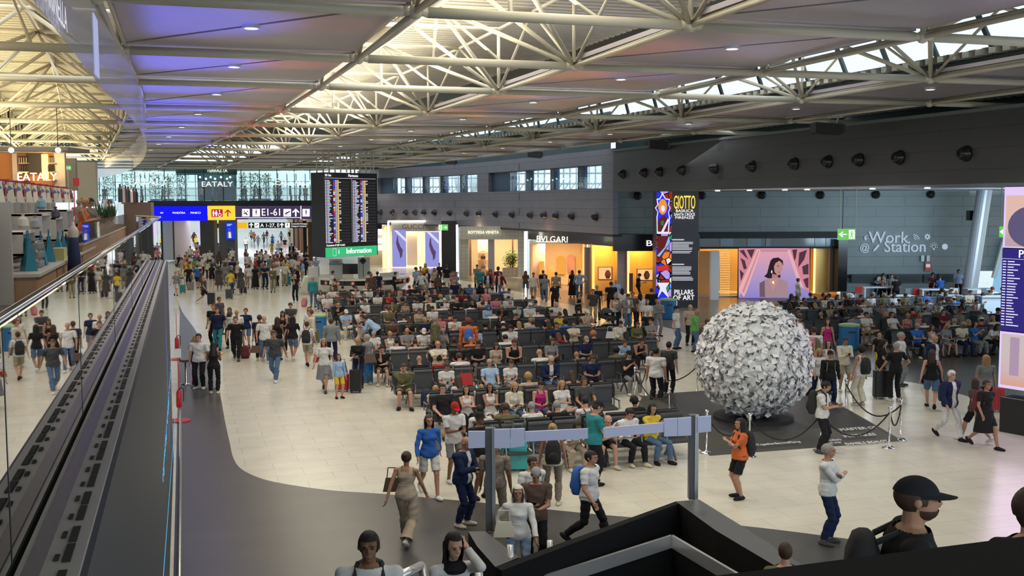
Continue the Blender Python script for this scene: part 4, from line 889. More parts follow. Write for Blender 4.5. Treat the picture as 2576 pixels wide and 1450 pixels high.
text('lettering', 'Partenze', .28, Vector((*(sa+su*.95+sn*.06).xy, zz(638))), M_wl, su, parent=e)
area_light('screen_glow', (sa+su*1.2+sn*.4)+UP*2.6, 2.4, 60, (.85, .6, 1), (sa+su*1.2+sn*4)+UP*1.5, size_y=4)
# ================================================================ LEFT SIDE: media wall, glass parapet, upper shop
GX = -.62
M_ledge = mat('grey_metal_ledge', (.42, .4, .36), .45, noise=(4, .12)); M_slot = mat('slot_black', (.01, .01, .01), .8)
M_wallm = mat('media_wall_grey', (.045, .052, .065), .55)
struct(MB().box(-.6, -.36, -4, 25.6, 0, 4.63), 'wall_left', M_wallm)
struct(MB().box(-.60, -.385, -4, 25.7, 4.63, 4.65), 'trim_7', M_ledge)
e = bpy.data.objects['trim_7']
mb = MB(); mb.box(-.575, -.515, -4, 25.6, 4.65, 4.654)
struct(mb, 'trim_8', mat('dark_groove', (.11, .1, .1), .35))
mb = MB(); y = 1.4
while y < 25.4:
    mb.box(-.455, -.425, y, y+.21, 4.651, 4.656); mb.box(-.455, -.425, y+.24, y+.44, 4.651, 4.656); mb.box(-.485, -.468, y+.02, y+.09, 4.651, 4.656); mb.box(-.485, -.468, y+.3, y+.38, 4.651, 4.656)
    y += .54
mb.build('ledge_slots', M_slot, kind='structure')
M_cyan = glow('cyan_led', (.08, .55, .95), 1.0)
mb = MB(); rnd = random.Random(9)
for (x0, y0, x1, y1, n) in ((432, 890, 409, 1205, 26),):
    for k in range(n):
        t = k/n; q = onx(x0+(x1-x0)*t, y0+(y1-y0)*t, -.355); mb.box(-.358, -.352, q.y, q.y+.25*rnd.uniform(.2, .9), q.z-.12*rnd.uniform(.3, 1.5), q.z)
mb.build('media_wall_graphic', M_cyan, label='cyan light lines glowing on the grey media wall', cat='light graphic')
mb = MB(); a = onx(441, 1050, -.35); b = onx(412, 1450, -.35); mb.bar((-.355, a.y, a.z), (-.355, b.y, b.z), .007); mb.build('light_line', M_cyan, label='thin cyan light line low on the media wall above the steel rail', cat='light line')
e = empty('floor_rail', (-.2, 14, 0), label='low steel rail standing on the dark floor along the media wall', cat='rail')
mb = MB(); mb.tube((0, -6, .35), (0, 16.3, .35), .035, 8); mb.build('rail', mat('brushed_steel', (.55, .55, .55), .25, .9), e, smooth=True)
for k in range(10): MB().tube((0, -5+k*2.3, 0), (0, -5+k*2.3, .35), .02, 6).build('post', MATS['brushed_steel'], e)
# mezzanine slab and shop floor
struct(MB().prism([(-30, -4), (GX, -4), (GX, 32), (-1.4, 36), (-3, 60), (-6, 95), (-30, 95)], 4.1, 4.35), 'floor_upper', mat('upper_floor', (.12, .1, .085), .4))
M_gl = glass('parapet_glass', (.5, .48, .42), 1.7); 
par = empty('glass_parapet', (GX, 0, 4.35), label='long clear glass parapet with steel handrail above the grey ledge', cat='parapet')
ys = [-3, 1.55, 4.07, 6.9, 10.2, 13.6, 17, 20.5, 24, 28, 32]
for a, b in zip(ys, ys[1:]): MB().box(-.006, .006, a+.01, b-.01, .1, 1.17).build('glass_pane', M_gl, par)
MB().tube((0, -3, 1.2), (0, 32, 1.2), .019, 8).build('handrail', mat('polished_steel', (.75, .76, .78), .15, 1), par, smooth=True)
for y in ys[1:-1]: MB().box(-.008, .008, y-.006, y+.006, .1, 1.17).build('pane_joint', M_black, par)
e = empty('glass_parapet', (GX, 32, 4.35), label='short turned end of the glass parapet beside the dark shop counter', cat='parapet')
MB().quad((0, 0, .1), (-.8, 4, .1), (-.8, 4, 1.17), (0, 0, 1.17)).build('glass_pane', M_gl, e); MB().tube((0, 0, 1.2), (-.8, 4, 1.2), .026, 6).build('handrail', MATS['polished_steel'], e)
# hanging curved translucent fascia lettered FARINELLA
pts = [(-1.35, 3), (-1.35, 10)]+[tuple(onz(x, y, 9.2).xy) for x, y in ((235, 2), (300, 113), (345, 198), (361, 250), (366, 288), (361, 322), (348, 350), (326, 374), (290, 394), (245, 407))]
cv = sq(pts)
e = empty('hanging_fascia', (0, 0, 0), label='curved translucent hanging fascia lettered FARINELLA with steel top rail', cat='fascia')
mb = MB(); mr_ = MB(); mt = MB()
for k, (a, b) in enumerate(zip(cv, cv[1:])):
    mb.quad((*a, 7.93), (*b, 7.93), (*b, 9.2), (*a, 9.2)); mr_.tube((*a, 9.2), (*b, 9.2), .035, 8)
mb.build('translucent_sheet', glass('frosted_sheet', (.66, .64, .62), .9, opac=.55), e); mr_.build('top_rail', M_steel, e, smooth=True)
text('lettering', 'FARINELLA', .42, (-1.28, 13.0, 8.14), glow('pale_letters', (.75, .75, .85), 1), Vector((0, 1, 0)), parent=e, nd=.05, sx=1.15)
a = onx(242, 118, -1.28); MB().box(-1.29, -1.27, a.y-.42, a.y+.42, 8.02, 8.98).build('poster', glow('pale_poster', (.5, .55, .9), .8), e)
# ---- upper shop: tall shelf unit on the left
def Q(px, py, X): return onx(px, py, X)
SX = -2.62
M_lam = mat('pale_grey_laminate', (.42, .39, .36), .5); M_oak = mat('oak_laminate', (.3, .17, .09), .5, noise=(4, .2))
y0, y1 = Q(28, 600, SX).y, Q(200, 600, SX).y
e = empty('shelf_unit', (SX, y0, 4.35), label='grey laminate shop shelving with open boxes above oak base cabinets', cat='shelving')
L_ = y1-y0
MB().box(-1.6, -.55, -.15, L_, .55, 1.62).build('backboard', M_lam, e)
MB().box(-3.5, -.4, -3, -.16, 0, 1.62).build('end_panel', M_blackm, e)
MB().box(-.55, .02, -.16, -.02, 0, 1.62).build('upright', M_lam, e)
for k in range(4):
    MB().box(-1.0, .35, L_*k/4+.02, L_*(k+1)/4-.12, 0, .42).build('base_cabinet', M_oak, e)
MB().box(-1.0, .4, -.02, L_, .42, .47).build('counter_top', M_lam, e)
for (u, z0, z1) in ((.08, .72, 1.12), (.3, .95, 1.4), (.5, .8, 1.3), (.7, .95, 1.45)):
    u0, u1 = L_*u, L_*(u+.13); mb = MB(); mb.box(-.55, .05, u0, u0+.04, z0, z1); mb.box(-.55, .05, u1-.04, u1, z0, z1); mb.box(-.55, .05, u0, u1, z0, z0+.04); mb.box(-.55, .05, u0, u1, z1-.04, z1); mb.build('open_box', mat('white_laminate', (.6, .58, .55), .5), e)
M_pan = bpy.data.materials.new('printed_gift_box'); M_pan.use_nodes = True; nt = M_pan.node_tree; b_ = nt.nodes['Principled BSDF']; tc = nt.nodes.new('ShaderNodeTexCoord'); vo = nt.nodes.new('ShaderNodeTexVoronoi'); vo.inputs['Scale'].default_value = 14; rp = nt.nodes.new('ShaderNodeValToRGB'); rp.color_ramp.interpolation = 'CONSTANT'
for k, (p_, c) in enumerate(((0, (.3, .04, .06)), (.2, (.15, .17, .35)), (.35, (.72, .66, .58)), (.9, (.6, .4, .15)))):
    el = rp.color_ramp.elements[k] if k < 2 else rp.color_ramp.elements.new(p_); el.position = p_; el.color = (*c, 1)
sp = nt.nodes.new('ShaderNodeSeparateColor'); nt.links.new(tc.outputs['Object'], vo.inputs[0]); nt.links.new(vo.outputs['Color'], sp.inputs[0]); nt.links.new(sp.outputs[0], rp.inputs[0]); nt.links.new(rp.outputs[0], b_.inputs[0])
n = 11
for k in range(n):
    yy = y0-.1+k*(L_+.2)/n; w = .36
    e2 = empty('gift_box', (SX-.25, yy+.3, 5.97), rz=.15*math.sin(k*3), label='printed gift box with red label on the shelf top, %s from black panel' % ORD[k], cat='gift box', group='gift boxes along the shelf top')
    mb = MB(); mb.v = []; a, b = w/2, w*.36
    vs = [(-a, -a, 0), (a, -a, 0), (a, a, 0), (-a, a, 0), (-b*1.05, -b*1.05, .34), (b*1.05, -b*1.05, .34), (b*1.05, b*1.05, .34), (-b*1.05, b*1.05, .34)]
    mb.add(vs, [(3, 2, 1, 0), (4, 5, 6, 7), (0, 1, 5, 4), (1, 2, 6, 5), (2, 3, 7, 6), (3, 0, 4, 7)]); mb.build('box', M_pan, e2)
    MB().box(-.08, .08, -.03, .03, .34, .39).build('bow', mat('dark_red_ribbon', (.3, .02, .05), .5), e2); MB().box(a*.93, a*.96, -.09, .09, .1, .24).build('label_tag', MATS['dark_red_ribbon'], e2)
M_bag = mat('turquoise_bag', (.02, .2, .3), .5)
bags = [(105, 670, .5), (125, 665, .5), (72, 668, .55), (148, 645, .42), (160, 645, .42), (178, 628, .38), (196, 622, .3)]
for k, (px, py, h) in enumerate(bags):
    p = Q(px, py, SX+.12); e2 = empty('tote_bag', (p.x, p.y, 4.82), rz=.2*(k % 3), label='turquoise tote bag standing on the oak cabinets, %s from the black end panel' % ORD[k], cat='bag', group='turquoise bags on the oak cabinets')
    mb = MB(); a = .16; mb.add([(-.1, -a, 0), (.1, -a, 0), (.1, a, 0), (-.1, a, 0), (-.02, -a*.7, h), (.02, -a*.7, h), (.02, a*.7, h), (-.02, a*.7, h)], [(3, 2, 1, 0), (4, 5, 6, 7), (0, 1, 5, 4), (1, 2, 6, 5), (2, 3, 7, 6), (3, 0, 4, 7)]); mb.build('pouch', M_bag, e2)
    MB().path([(0, -.06, h-.02), (0, -.04, h+.12), (0, .04, h+.12), (0, .06, h-.02)], .01, 6).build('handle', M_bag, e2)
p = Q(100, 688, SX+.15); M_jar = glass('jar_glass', (.8, .85, .85), 1, opac=.25)
for r in range(3):
    for c in range(2):
        e2 = empty('storage_jar', (p.x-.02+.0*c, p.y-.25+c*.32, 4.82+r*.16), label='clear stacked jar at the oak counter end, %s level from below, %s one' % (ORD[r], ['outer', 'inner'][c]), cat='jar', group='stacked clear jars')
        MB().lathe([(.08, 0), (.1, .02), (.1, .11), (.07, .13)], n=12).build('body', M_jar, e2); MB().lathe([(.075, .13), (.075, .155)], n=12).build('lid', mat('tin_lid', (.5, .5, .5), .3, .8), e2)
for k, (px, py, c) in enumerate(((58, 556, (.75, .7, .6)), (88, 560, (.35, .36, .38)), (103, 510, (.2, .35, .5)), (140, 535, (.06, .06, .1)))):
    p = Q(px, py, SX+.1); mb = MB(); mb.lathe([(.06, -.12), (.09, -.08), (.08, .03), (.02, .08), (.04, .12)], (p.x, p.y, p.z), 10); mb.build('wrapped_gift', mat('wrap_%d' % k, c, .4), label='%s wrapped gift placed in an open box of the shop shelving' % ['cream', 'grey', 'pale blue', 'dark'][k], cat='gift')
p = Q(150, 675, SX+.2); MB().box(p.x-.12, p.x+.12, p.y-.3, p.y+.3, 4.82, 5.05).build('tea_box', mat('yellow_box', (.5, .48, .2), .5), label='pale yellow carton beside the turquoise bags on the oak counter', cat='carton')
# apron on a stand
p = Q(185, 600, SX+.55); e2 = empty('apron_stand', (p.x, p.y, 4.35), label='grey dress form wearing a long navy apron at the shelf end', cat='mannequin')
MB().lathe([(.05, .6), (.14, .7), (.11, .9), (.15, 1.1), (.1, 1.18), (.04, 1.24), (.04, 1.3)], n=14).build('torso', M_lam, e2, smooth=True)
MB().lathe([(.2, .1), (.16, .65), (.135, .85), (.12, 1.08)], n=14).build('apron', mat('navy_cloth', (.015, .02, .07), .8), e2, smooth=True); MB().lathe([(.2, 0), (.2, .03), (.02, .04), (.02, .7)], n=10).build('stand', M_blackm, e2); e2.scale = (.72, .72, .95)
# serving counter with chocolate pouches
cx = -2.25; ya, yb = Q(205, 560, cx).y, Q(330, 560, cx).y
e = empty('shop_counter', (cx, ya, 4.35), label='long brown serving counter with a glass front on the upper floor', cat='counter')
MB().box(-.8, 0, 0, yb-ya, 0, .62).build('base', M_oak, e); MB().box(-.8, .03, 0, yb-ya, .62, .66).build('counter_top', M_lam, e); MB().box(.0, .02, 0, yb-ya-.2, .66, 1.15).build('glass_front', M_glassf, e)
a = Q(330, 510, -2.0); b = Q(375, 510, -1.55); mb = MB(); mb.box(-2.3, -1.25, a.y+.2, a.y+5, 4.35, 5.98); mb.build('counter_end', mat('dark_wood_panel', (.13, .08, .055), .5), label='tall dark wood counter end beside the turned glass parapet', cat='counter')
pouch = MB(); pouch.add([(-.05, -.08, 0), (.05, -.08, 0), (.05, .08, 0), (-.05, .08, 0), (-.01, -.07, .2), (.01, -.07, .2), (.01, .07, .2), (-.01, .07, .2)], [(3, 2, 1, 0), (4, 5, 6, 7), (0, 1, 5, 4), (1, 2, 6, 5), (2, 3, 7, 6), (3, 0, 4, 7)])
pm = pouch.mesh('pouch', mat('brown_pouch', (.09, .045, .03), .5)); hm = MB().tube((0, 0, .17), (0, 0, .23), .02, 6).mesh('tie', mat('cream_tie', (.5, .45, .38), .6))
for k in range(16):
    row, c = divmod(k, 8); e2 = empty('chocolate_pouch', (cx-.12-.28*row, ya+.6+c*.62, 5.01), label='brown sweet pouch behind the counter glass, %s row, %s from its near end' % (['outer', 'inner'][row], ORD[c]), cat='pouch', group='brown pouches on the serving counter')
    link(bpy.data.objects.new('pouch', pm), e2); link(bpy.data.objects.new('tie', hm), e2)
for k, (px, py) in enumerate(((248, 500), (262, 498), (280, 500))):
    p = Q(px, py, -2.7); e2 = empty('potted_plant', (p.x, p.y, 5.01), label='dark green blade-leaved plant on the counter, %s of three' % ORD[k], cat='plant', group='blade-leaved plants on the counter')
    mb = MB(); rnd = random.Random(k)
    for q in range(24):
        t = q*2.4; r = rnd.uniform(.05, .3); h = rnd.uniform(.6, 1.15); a = Vector((math.cos(t)*r, math.sin(t)*r, h)); s = Vector((-math.sin(t), math.cos(t), 0))*.04; mb.quad((0, 0, .15), a*.5+s, a, a*.5-s)
    mb.build('leaves', mat('blade_leaf', (.03, .08, .03), .45), e2); MB().lathe([(.1, 0), (.14, .2)], n=10).build('pot', M_whitep, e2)
for k in range(7):
    p = Q(300+k*7, 500, -1.9); MB().lathe([(.07, 0), (.07, .42), (.03, .5), (.03, .58)], (p.x, p.y+.6, 5.98), 8).build('bottle', mat('bottle_%d' % (k % 3), [(.02, .02, .02), (.5, .5, .5), (.15, .03, .03)][k % 3], .25), label='%s bottle on the tall dark counter end, %s of the row' % (['black', 'pale', 'dark red'][k % 3], ORD[k]), cat='bottle', group='bottles on the counter end')
MB().box(-3.1, -2.95, Q(267, 560, -3).y, Q(267, 560, -3).y+.25, 5.0, 6.1).build('paper_roll_stand', M_whitep, label='tall white block standing on the serving counter', cat='stand')
# bar shelves at the rear with EATALY letters
BD = 40
M_bar = mat('amber_shelf_wood', (.4, .17, .05), .5)
e = empty('bar_shelving', P(80, 470, BD), label='amber lit bar shelving with bottles and glowing letters EATALY', cat='shelving'); inv = e.location
for nm, q, m_ in (('backboard', (0, 165, 378, 505), M_bar), ('grey_upright', (33, 45, 378, 470), M_lam), ('grey_upright', (138, 165, 378, 470), M_lam), ('dark_grid', (68, 105, 384, 435), M_blackm)):
    mb = MB(); mb.slab(*q, BD if nm == 'backboard' else BD-.2, .15); on(e, inv, nm, mb, m_)
mb = MB()
for y in (410, 432, 452): mb.slab(46, 68, y, y+1.5, BD-.4, .35); mb.slab(121, 138, y, y+1.5, BD-.4, .35)
on(e, inv, 'shelf', mb, M_lam)
mb = MB(); mb.slab(106, 120, 388, 450, BD-.3, .1); on(e, inv, 'light_strip', mb, M_tubew); mb = MB(); mb.slab(46, 68, 433, 434.4, BD-.45, .1); on(e, inv, 'light_strip', mb, M_tubew)
text('lettering', 'EATALY', .42, P(93, 446, BD-.5), glow('bulb_letters', (1, .8, .45), 3.5), HR, parent=e)
for k in range(14):
    s, r = divmod(k, 7); col = (49+r*2.9) if s == 0 else (123+r*2.1); c = P(col, 432 if (k % 2) else 410, BD-.25)
    MB().lathe([(.035, 0), (.035, .2), (.014, .26), (.014, .32)], c, 7).build('bottle', mat('wine_bottle', (.02, .015, .01), .2), label='dark bottle on the %s amber shelf, %s in the row' % (['first', 'second'][s], ORD[r]), cat='bottle', group='bottles on the bar shelves')
area_light('bar_light', P(70, 395, BD-1.4), 2.5, 60, (1, .6, .25), P(70, 450, BD), size_y=.4)
mb = MB(); mb.slab(168, 192, 398, 480, 50, .2); mb.slab(-40, 0, 370, 520, 41, .2); mb.slab(-40, 170, 370, 380, 38, 2); struct(mb, 'wall_upper_rear', mat('grey_plaster', (.3, .28, .26), .6))
mb = MB(); mb.slab(195, 243, 408, 520, 56, .3); struct(mb, 'wall_upper_pale', mat('pale_plaster', (.6, .57, .5), .6)); 
exit_sign(164, 177, 417, 428, 48, 1, (170,), 'small green exit sign above the upper shop, left of the white wall')
e, inv = sign('fire_sign', (184, 198, 448, 468), 34, mat('red_sign', (.6, .04, .03), .5), 'red fire sign on a thin post over the serving counter', t=.04)
MB().bar(P(185, 448, 34), (P(185, 448, 34).x, P(185, 448, 34).y, 4.4), .03).build('sign_post', mat('red_sign', (.6, .04, .03), .5), label='thin red post carrying the fire sign', cat='post')
for k, (px, py) in enumerate(((28, 378), (146, 378))): p = P(px, py, 36); sl = MB().ball(p, .09).build('spot_lamp', M_lamp, label='glowing spot lamp over the bar shelving, %s from the edge' % ORD[k], cat='lamp', group='spot lamps over the bar'); MB().tube(p, (p.x, p.y, 9.2), .012, 6).build('rod', M_blackm, sl)
# fire extinguisher stands and enquiry desk by the media wall
def extinguisher(px, py, lab):
    p = onz(px, py, 0); e = empty('fire_extinguisher', p, label=lab, cat='fire extinguisher'); R_ = mat('extinguisher_red', (.5, .02, .02), .3)
    MB().lathe([(.3, 0), (.3, .03)], n=12).build('floor_plate', R_, e); MB().tube((0, 0, .03), (0, 0, 2.0), .012, 6).build('stand_post', R_, e)
    MB().lathe([(.07, .4), (.08, .43), (.08, .78), (.05, .85), (.03, .88)], (0, -.08, 0), 14).build('cylinder', R_, e, smooth=True); MB().path([(0, -.08, .88), (.06, -.12, .94), (.13, -.08, .9), (.12, -.08, .55)], .014, 6).build('hose', M_black, e)
    MB().box(-.09, .09, -.03, -.01, 1.75, 2.0).build('sign_plate', mat('white_notice', (.75, .75, .72), .6), e)
extinguisher(452, 1060, 'red fire extinguisher on a floor stand, nearer one beside the media wall')
extinguisher(446, 905, 'red fire extinguisher on a floor stand behind the bar stool')
a = onz(503, 972, 0); b = onz(557, 972, 0); e = empty('enquiry_desk', (a+b)/2, label='small white standing desk with a wooden top beside two women', cat='desk')
w = (b-a).length/2; MB().obox((0, 0, .5), HR*w*.9, HF*.35, UP*.5).build('body', M_whitep, e); MB().obox((0, 0, 1.03), HR*w*1.05, HF*.42, UP*.03).build('desk_top', mat('light_wood', (.5, .36, .2), .5), e)
p = onz(468, 968, 0); e = empty('bar_stool', p, label='grey bar stool with chrome foot beside the white desk', cat='stool')
MB().lathe([(.2, 0), (.2, .02), (.03, .05), (.03, .75)], n=14).build('pedestal', MATS['polished_steel'], e, smooth=True); mb = MB(); mb.lathe([(.1, .74), (.2, .78), (.21, .84)], n=14); mb.obox((-.17, 0, 1.0), (.02, 0, .05), (0, .17, 0), (0, 0, .17)); mb.build('seat', mat('stool_grey', (.12, .11, .1), .6), e)

# ================================================================ SCULPTURE, PLATFORM, BARRIERS
M_paper = mat('white_paper', (.8, .8, .8), .75)
M_plat = mat('dark_grey_vinyl', (.03, .029, .031), .45); M_plat2 = mat('olive_black_vinyl', (.055, .055, .045), .5)
top = [onz(x, y, .2) for x, y in ((1640, 992), (1802, 990), (2070, 1010), (2200, 1075), (1830, 1089), (1680, 1020))]
e = empty('sculpture_platform', onz(1900, 1060, 0), label='low dark platform lettered MASTER OF MISTAKES under the paper ball', cat='platform'); inv = e.location
out = [onz(x, y, .004) for x, y in ((1615, 1000), (1800, 984), (2090, 1005), (2272, 1110), (1786, 1147), (1600, 1030))]
tp = [onz(x, y, .22) for x, y in ((1640, 993), (1800, 981), (2085, 1000), (2195, 1073), (1838, 1090), (1732, 1056))]
mb = MB(); mb.add([q-inv for q in tp], [(0, 1, 2, 3, 4, 5)]); mb.build('top', M_plat, e)
mb = MB()
for k in range(6):
    k2 = (k+1) % 6; mb.quad(out[k]-inv, out[k2]-inv, tp[k2]-inv, tp[k]-inv)
mb.build('sloping_sides', M_plat2, e)
# text on the front slope
def slope_text(s, px, py, size, m, sx=1, back=(0, 0)):
    a, b = out[4], out[3]; r = (b-a).normalized(); u = ((tp[3]+tp[4])/2-(a+b)/2).normalized(); n = r.cross(u).normalized(); u = n.cross(r)
    d = ray(px, py); t = (a+n*.05-CC).dot(n)/d.dot(n); text('lettering', s, size, CC+d*t, m, r, u, parent=e, sx=sx, ext=.002)
M_wm = mat('white_vinyl_letters', (.75, .75, .75), .6)
slope_text('MASTER OF', 2160, 1079, .19, M_wm, 1.1); slope_text('MISTAKES', 2163, 1096, .19, M_wm, 1.1); slope_text('DANIELE SIGALOT', 2180, 1114, .17, M_wm, .85)
slope_text('#TogetherBeyondFlying', 1955, 1116, .13, M_wm); slope_text('cultura', 2100, 1107, .15, M_wm, .8); slope_text('ad arte', 2100, 1114, .14, M_wm, .8)
R0 = 1.49; bc = onz(1897, 905, 1.77)
e = empty('paper_ball_sculpture', Vector((bc.x, bc.y, .22)), label='giant white ball made of crumpled paper sheets on a dark disc', cat='sculpture')
MB().lathe([(1.05, 0), (1.05, .06)], n=40).build('base_disc', M_blackm, e)
mb = MB(); mb.ball((0, 0, bc.z-.22), R0*.94, n=32, m=20); mb.build('core', mat('core_grey', (.35, .35, .36), .8), e, smooth=True)
mb = MB(); rnd = random.Random(12); ng = 2900; ga = math.pi*(3-5**.5)
for k in range(ng):
    z = 1-2*(k+.5)/ng; r = math.sqrt(1-z*z); t = k*ga; n = Vector((r*math.cos(t), r*math.sin(t), z)); n = (n+Vector((rnd.gauss(0, .03), rnd.gauss(0, .03), rnd.gauss(0, .03)))).normalized()
    c = n*R0*rnd.uniform(.91, 1.0)+Vector((0, 0, bc.z-.22)); ax = n.cross(UP); ax = ax.normalized() if ax.length > .05 else Vector((1, 0, 0)); ay = n.cross(ax)
    a = rnd.uniform(0, 6.28); u = ax*math.cos(a)+ay*math.sin(a); v = n.cross(u); s = rnd.uniform(.07, .125)
    tl = rnd.uniform(.1, 1.35); u2 = u*math.cos(tl)+n*math.sin(tl)
    p = [c-u*s+v*s*rnd.uniform(-.3, .3), c-v*s*.9+n*rnd.uniform(0, .09), c+u2*s*1.25, c+v*s*.9+n*rnd.uniform(0, .09), c+n*rnd.uniform(.0, .07)]
    mb.add(p, [(0, 1, 4), (1, 2, 4), (2, 3, 4), (3, 0, 4)])
mb.build('paper_sheets', M_paper, e)
# stanchions and ropes
M_chrome = mat('chrome', (.78, .79, .8), .12, 1)
st = MB().lathe([(.17, 0), (.17, .015), (.06, .05), (.022, .06), (.022, .9), (.035, .91), (.035, .93), (.02, .94), (.045, .97), (.05, 1.0), (.03, 1.04)], n=16).mesh('post', M_chrome, True)
SP = [(1777, 1140), (1885, 1150), (2063, 1135), (2237, 1128), (2265, 1107), (2127, 1046), (1684, 1073), (1597, 1010), (1625, 1000), (1754, 992)]
spt = []
for k, (x, y) in enumerate(SP):
    p = onz(x, y, 0); spt.append(p)
    e = empty('barrier_post', p, label='chrome rope barrier post around the paper ball platform, %s counting from the gantry side' % ORD[k], cat='barrier post', group='barrier posts around the platform')
    link(bpy.data.objects.new('post', st), e); MB().tube((-.05, 0, .88), (.05, 0, .88), .012, 6).build('hook', M_chrome, e)
def rope(a, b, k, sag=.42):
    a = spt[a]+UP*.88; b = spt[b]+UP*.88; pts = [a.lerp(b, t)-UP*sag*4*t*(1-t) for t in np.linspace(0, 1, 13)]
    MB().path(pts, .018, 7).build('barrier_rope', mat('black_rope', (.015, .015, .015), .7), smooth=True, label='black rope sagging between two chrome posts, %s span around the platform' % ORD[k], cat='rope', group='barrier ropes')
for k, (a, b) in enumerate(((0, 1), (1, 2), (2, 3), (3, 4), (4, 5), (0, 6), (6, 7), (7, 8), (8, 9))): rope(a, b, k, .55 if k in (1, 2, 4) else .42)

# ================================================================ ESCALATOR PARAPET AND GATE GANTRY IN FRONT
M_cap = mat('dark_grey_cap', (.07, .072, .075), .4); M_rail = mat('bright_steel_rail', (.85, .85, .87), .28, .75)
pk, pl, pr = onz(1700, 1262, 1.0), onz(1150, 1462, 1.0), onz(2110, 1490, 1.0)
def para(a, b, w, name, z1=1.0, cap=M_blackm, side=1):
    d = (b-a).normalized(); n = Vector((d.y, -d.x, 0))*side; mb = MB(); mb.m = 0
    mb.obox(((a+b)/2+n*w/2).xy.to_3d()+UP*(z1/2-.01), (b-a)*.5, n*w/2, UP*(z1/2)); mb.m = 1
    mb.obox(((a+b)/2+n*w/2).xy.to_3d()+UP*(z1+.005), (b-a)*.5, n*w/2, UP*.006); return struct(mb, name, [M_blackm, cap])
M_pit = mat('escalator_black', (.008, .008, .009), .85, spec=.15)
def kerb(name, px, mcap, z=1.0, zb=0):
    q = [onz(x, y, z) for x, y in px]; n = len(q); mb = MB(); mb.add(q+[V.xy.to_3d()+UP*zb for V in q], [tuple(range(n))]); mb.m = 1
    mb.f += [(i, (i+1) % n, n+(i+1) % n, n+i) for i in range(n)]; mb.mi += [1]*n; return struct(mb, name, [mcap, M_pit])
kerb('wall_escalator_1', [(1246, 1427), (1700, 1262), (1712, 1266), (1262, 1436)], M_pit)
kerb('wall_escalator_2', [(1700, 1262), (1758, 1257), (1866, 1324), (2062, 1450), (2140, 1500), (2070, 1500), (1993, 1450), (1800, 1335)], M_cap)
kerb('wall_escalator_3', [(1178, 1338), (1221, 1337), (1305, 1403), (1246, 1427), (1200, 1375)], M_cap)
i0, i1, i2 = onz(1370, 1466, .6), onz(1690, 1362, .6), onz(1880, 1475, .6)
for a, b, nm in ((i0, i1, 'first'), (i1, i2, 'second')):
    mb = MB(); mb.bar(a, b, .05, .2); mb.build('steel_handrail', M_rail, label='bright steel handrail along the %s inner side of the escalator well' % nm, cat='handrail', group='escalator handrails')
    mb = MB(); mb.bar(a-UP*.4, b-UP*.4, .03, .6); struct(mb, 'wall_escalator_inner', M_pit)
q = [onz(x, y, .05) for x, y in ((1262, 1600), (1330, 1520), (1712, 1400), (2060, 1600), (1990, 2400), (1400, 2400))]
struct(MB().add(q, [tuple(range(len(q)))]), 'floor_well_dark_sheet', M_pit)  # black sheet at floor level, in place of the open well's darkness
# black parapet close to the viewer
a, b = P(1700, 1462, 3.6), P(2640, 1342, 4.1); mb = MB(); mb.add([a, b, b-UP*1.6, a-UP*1.2], [(0, 1, 2, 3)]); mb.add([a, b, b-HF*.7-UP*.05, a-HF*.5-UP*.05], [(3, 2, 1, 0)]); struct(mb, 'wall_near_parapet', M_pit)
# gantry
M_gp = mat('gantry_post_grey', (.09, .095, .11), .35); M_pan2 = mat('lilac_white_panel', (.55, .6, .85), .4)
def gpost(px0, px1, yt, yb, d, lab):
    e = empty('gate_post', Pz((px0+px1)/2, d, 1.0), label=lab, cat='gate post', group='gate posts'); inv = e.location
    mb = MB(); mb.slab(px0, px1, yt, yb, d, .16); mb.v = [tuple(Vector(v)-inv) for v in mb.v]; mb.build('column', M_gp, e)
    mb = MB(); mb.slab(px1-3, px1+6, yt-2, yb-1, d-.02, .05); mb.v = [tuple(Vector(v)-inv) for v in mb.v]; mb.build('steel_edge', MATS['brushed_steel'], e); return e, inv
d1, d2 = 16.1, 17.7
e, inv = gpost(1222, 1241, 1079, 1338, d1, 'dark grey gate post with steel edge standing before the elderly women')
e2, inv2 = gpost(1733, 1750, 1046, 1258, d2, 'dark grey gate post with steel edge at the far corner of the black parapet')
def gpanel(e, inv, nm, q, d):
    x0, x1, ya0, ya1, yb0, yb1 = q; a, b, c, f = P(x0, ya1, d), P(x1, yb1, d), P(x1, yb0, d), P(x0, ya0, d); n = HF*.04
    mb = MB(); mb.add([v-inv for v in (a, b, c, f)]+[v-inv+n for v in (a, b, c, f)], [(0, 1, 2, 3), (7, 6, 5, 4), (0, 4, 5, 1), (1, 5, 6, 2), (2, 6, 7, 3), (3, 7, 4, 0)]); mb.build(nm, M_pan2, e)
gpanel(e, inv, 'sign_panel', (1178, 1220, 1086, 1129, 1086, 1127), d1-.05); gpanel(e, inv, 'sign_panel', (1243, 1283, 1081, 1128, 1080, 1128), d1-.05); gpanel(e, inv, 'sign_panel', (1284, 1320, 1080, 1128, 1079, 1123), d1-.05); gpanel(e, inv, 'barrier_arm', (1321, 1479, 1087, 1112, 1079, 1104), d1-.03)
gpanel(e2, inv2, 'sign_panel', (1671, 1704, 1055, 1099, 1053, 1098), d2-.05); gpanel(e2, inv2, 'sign_panel', (1705, 1739, 1053, 1098, 1050, 1096), d2-.05); gpanel(e2, inv2, 'sign_panel', (1755, 1789, 1050, 1090, 1047, 1086), d2-.05); gpanel(e2, inv2, 'barrier_arm', (1518, 1670, 1078, 1102, 1064, 1088), d2-.03)
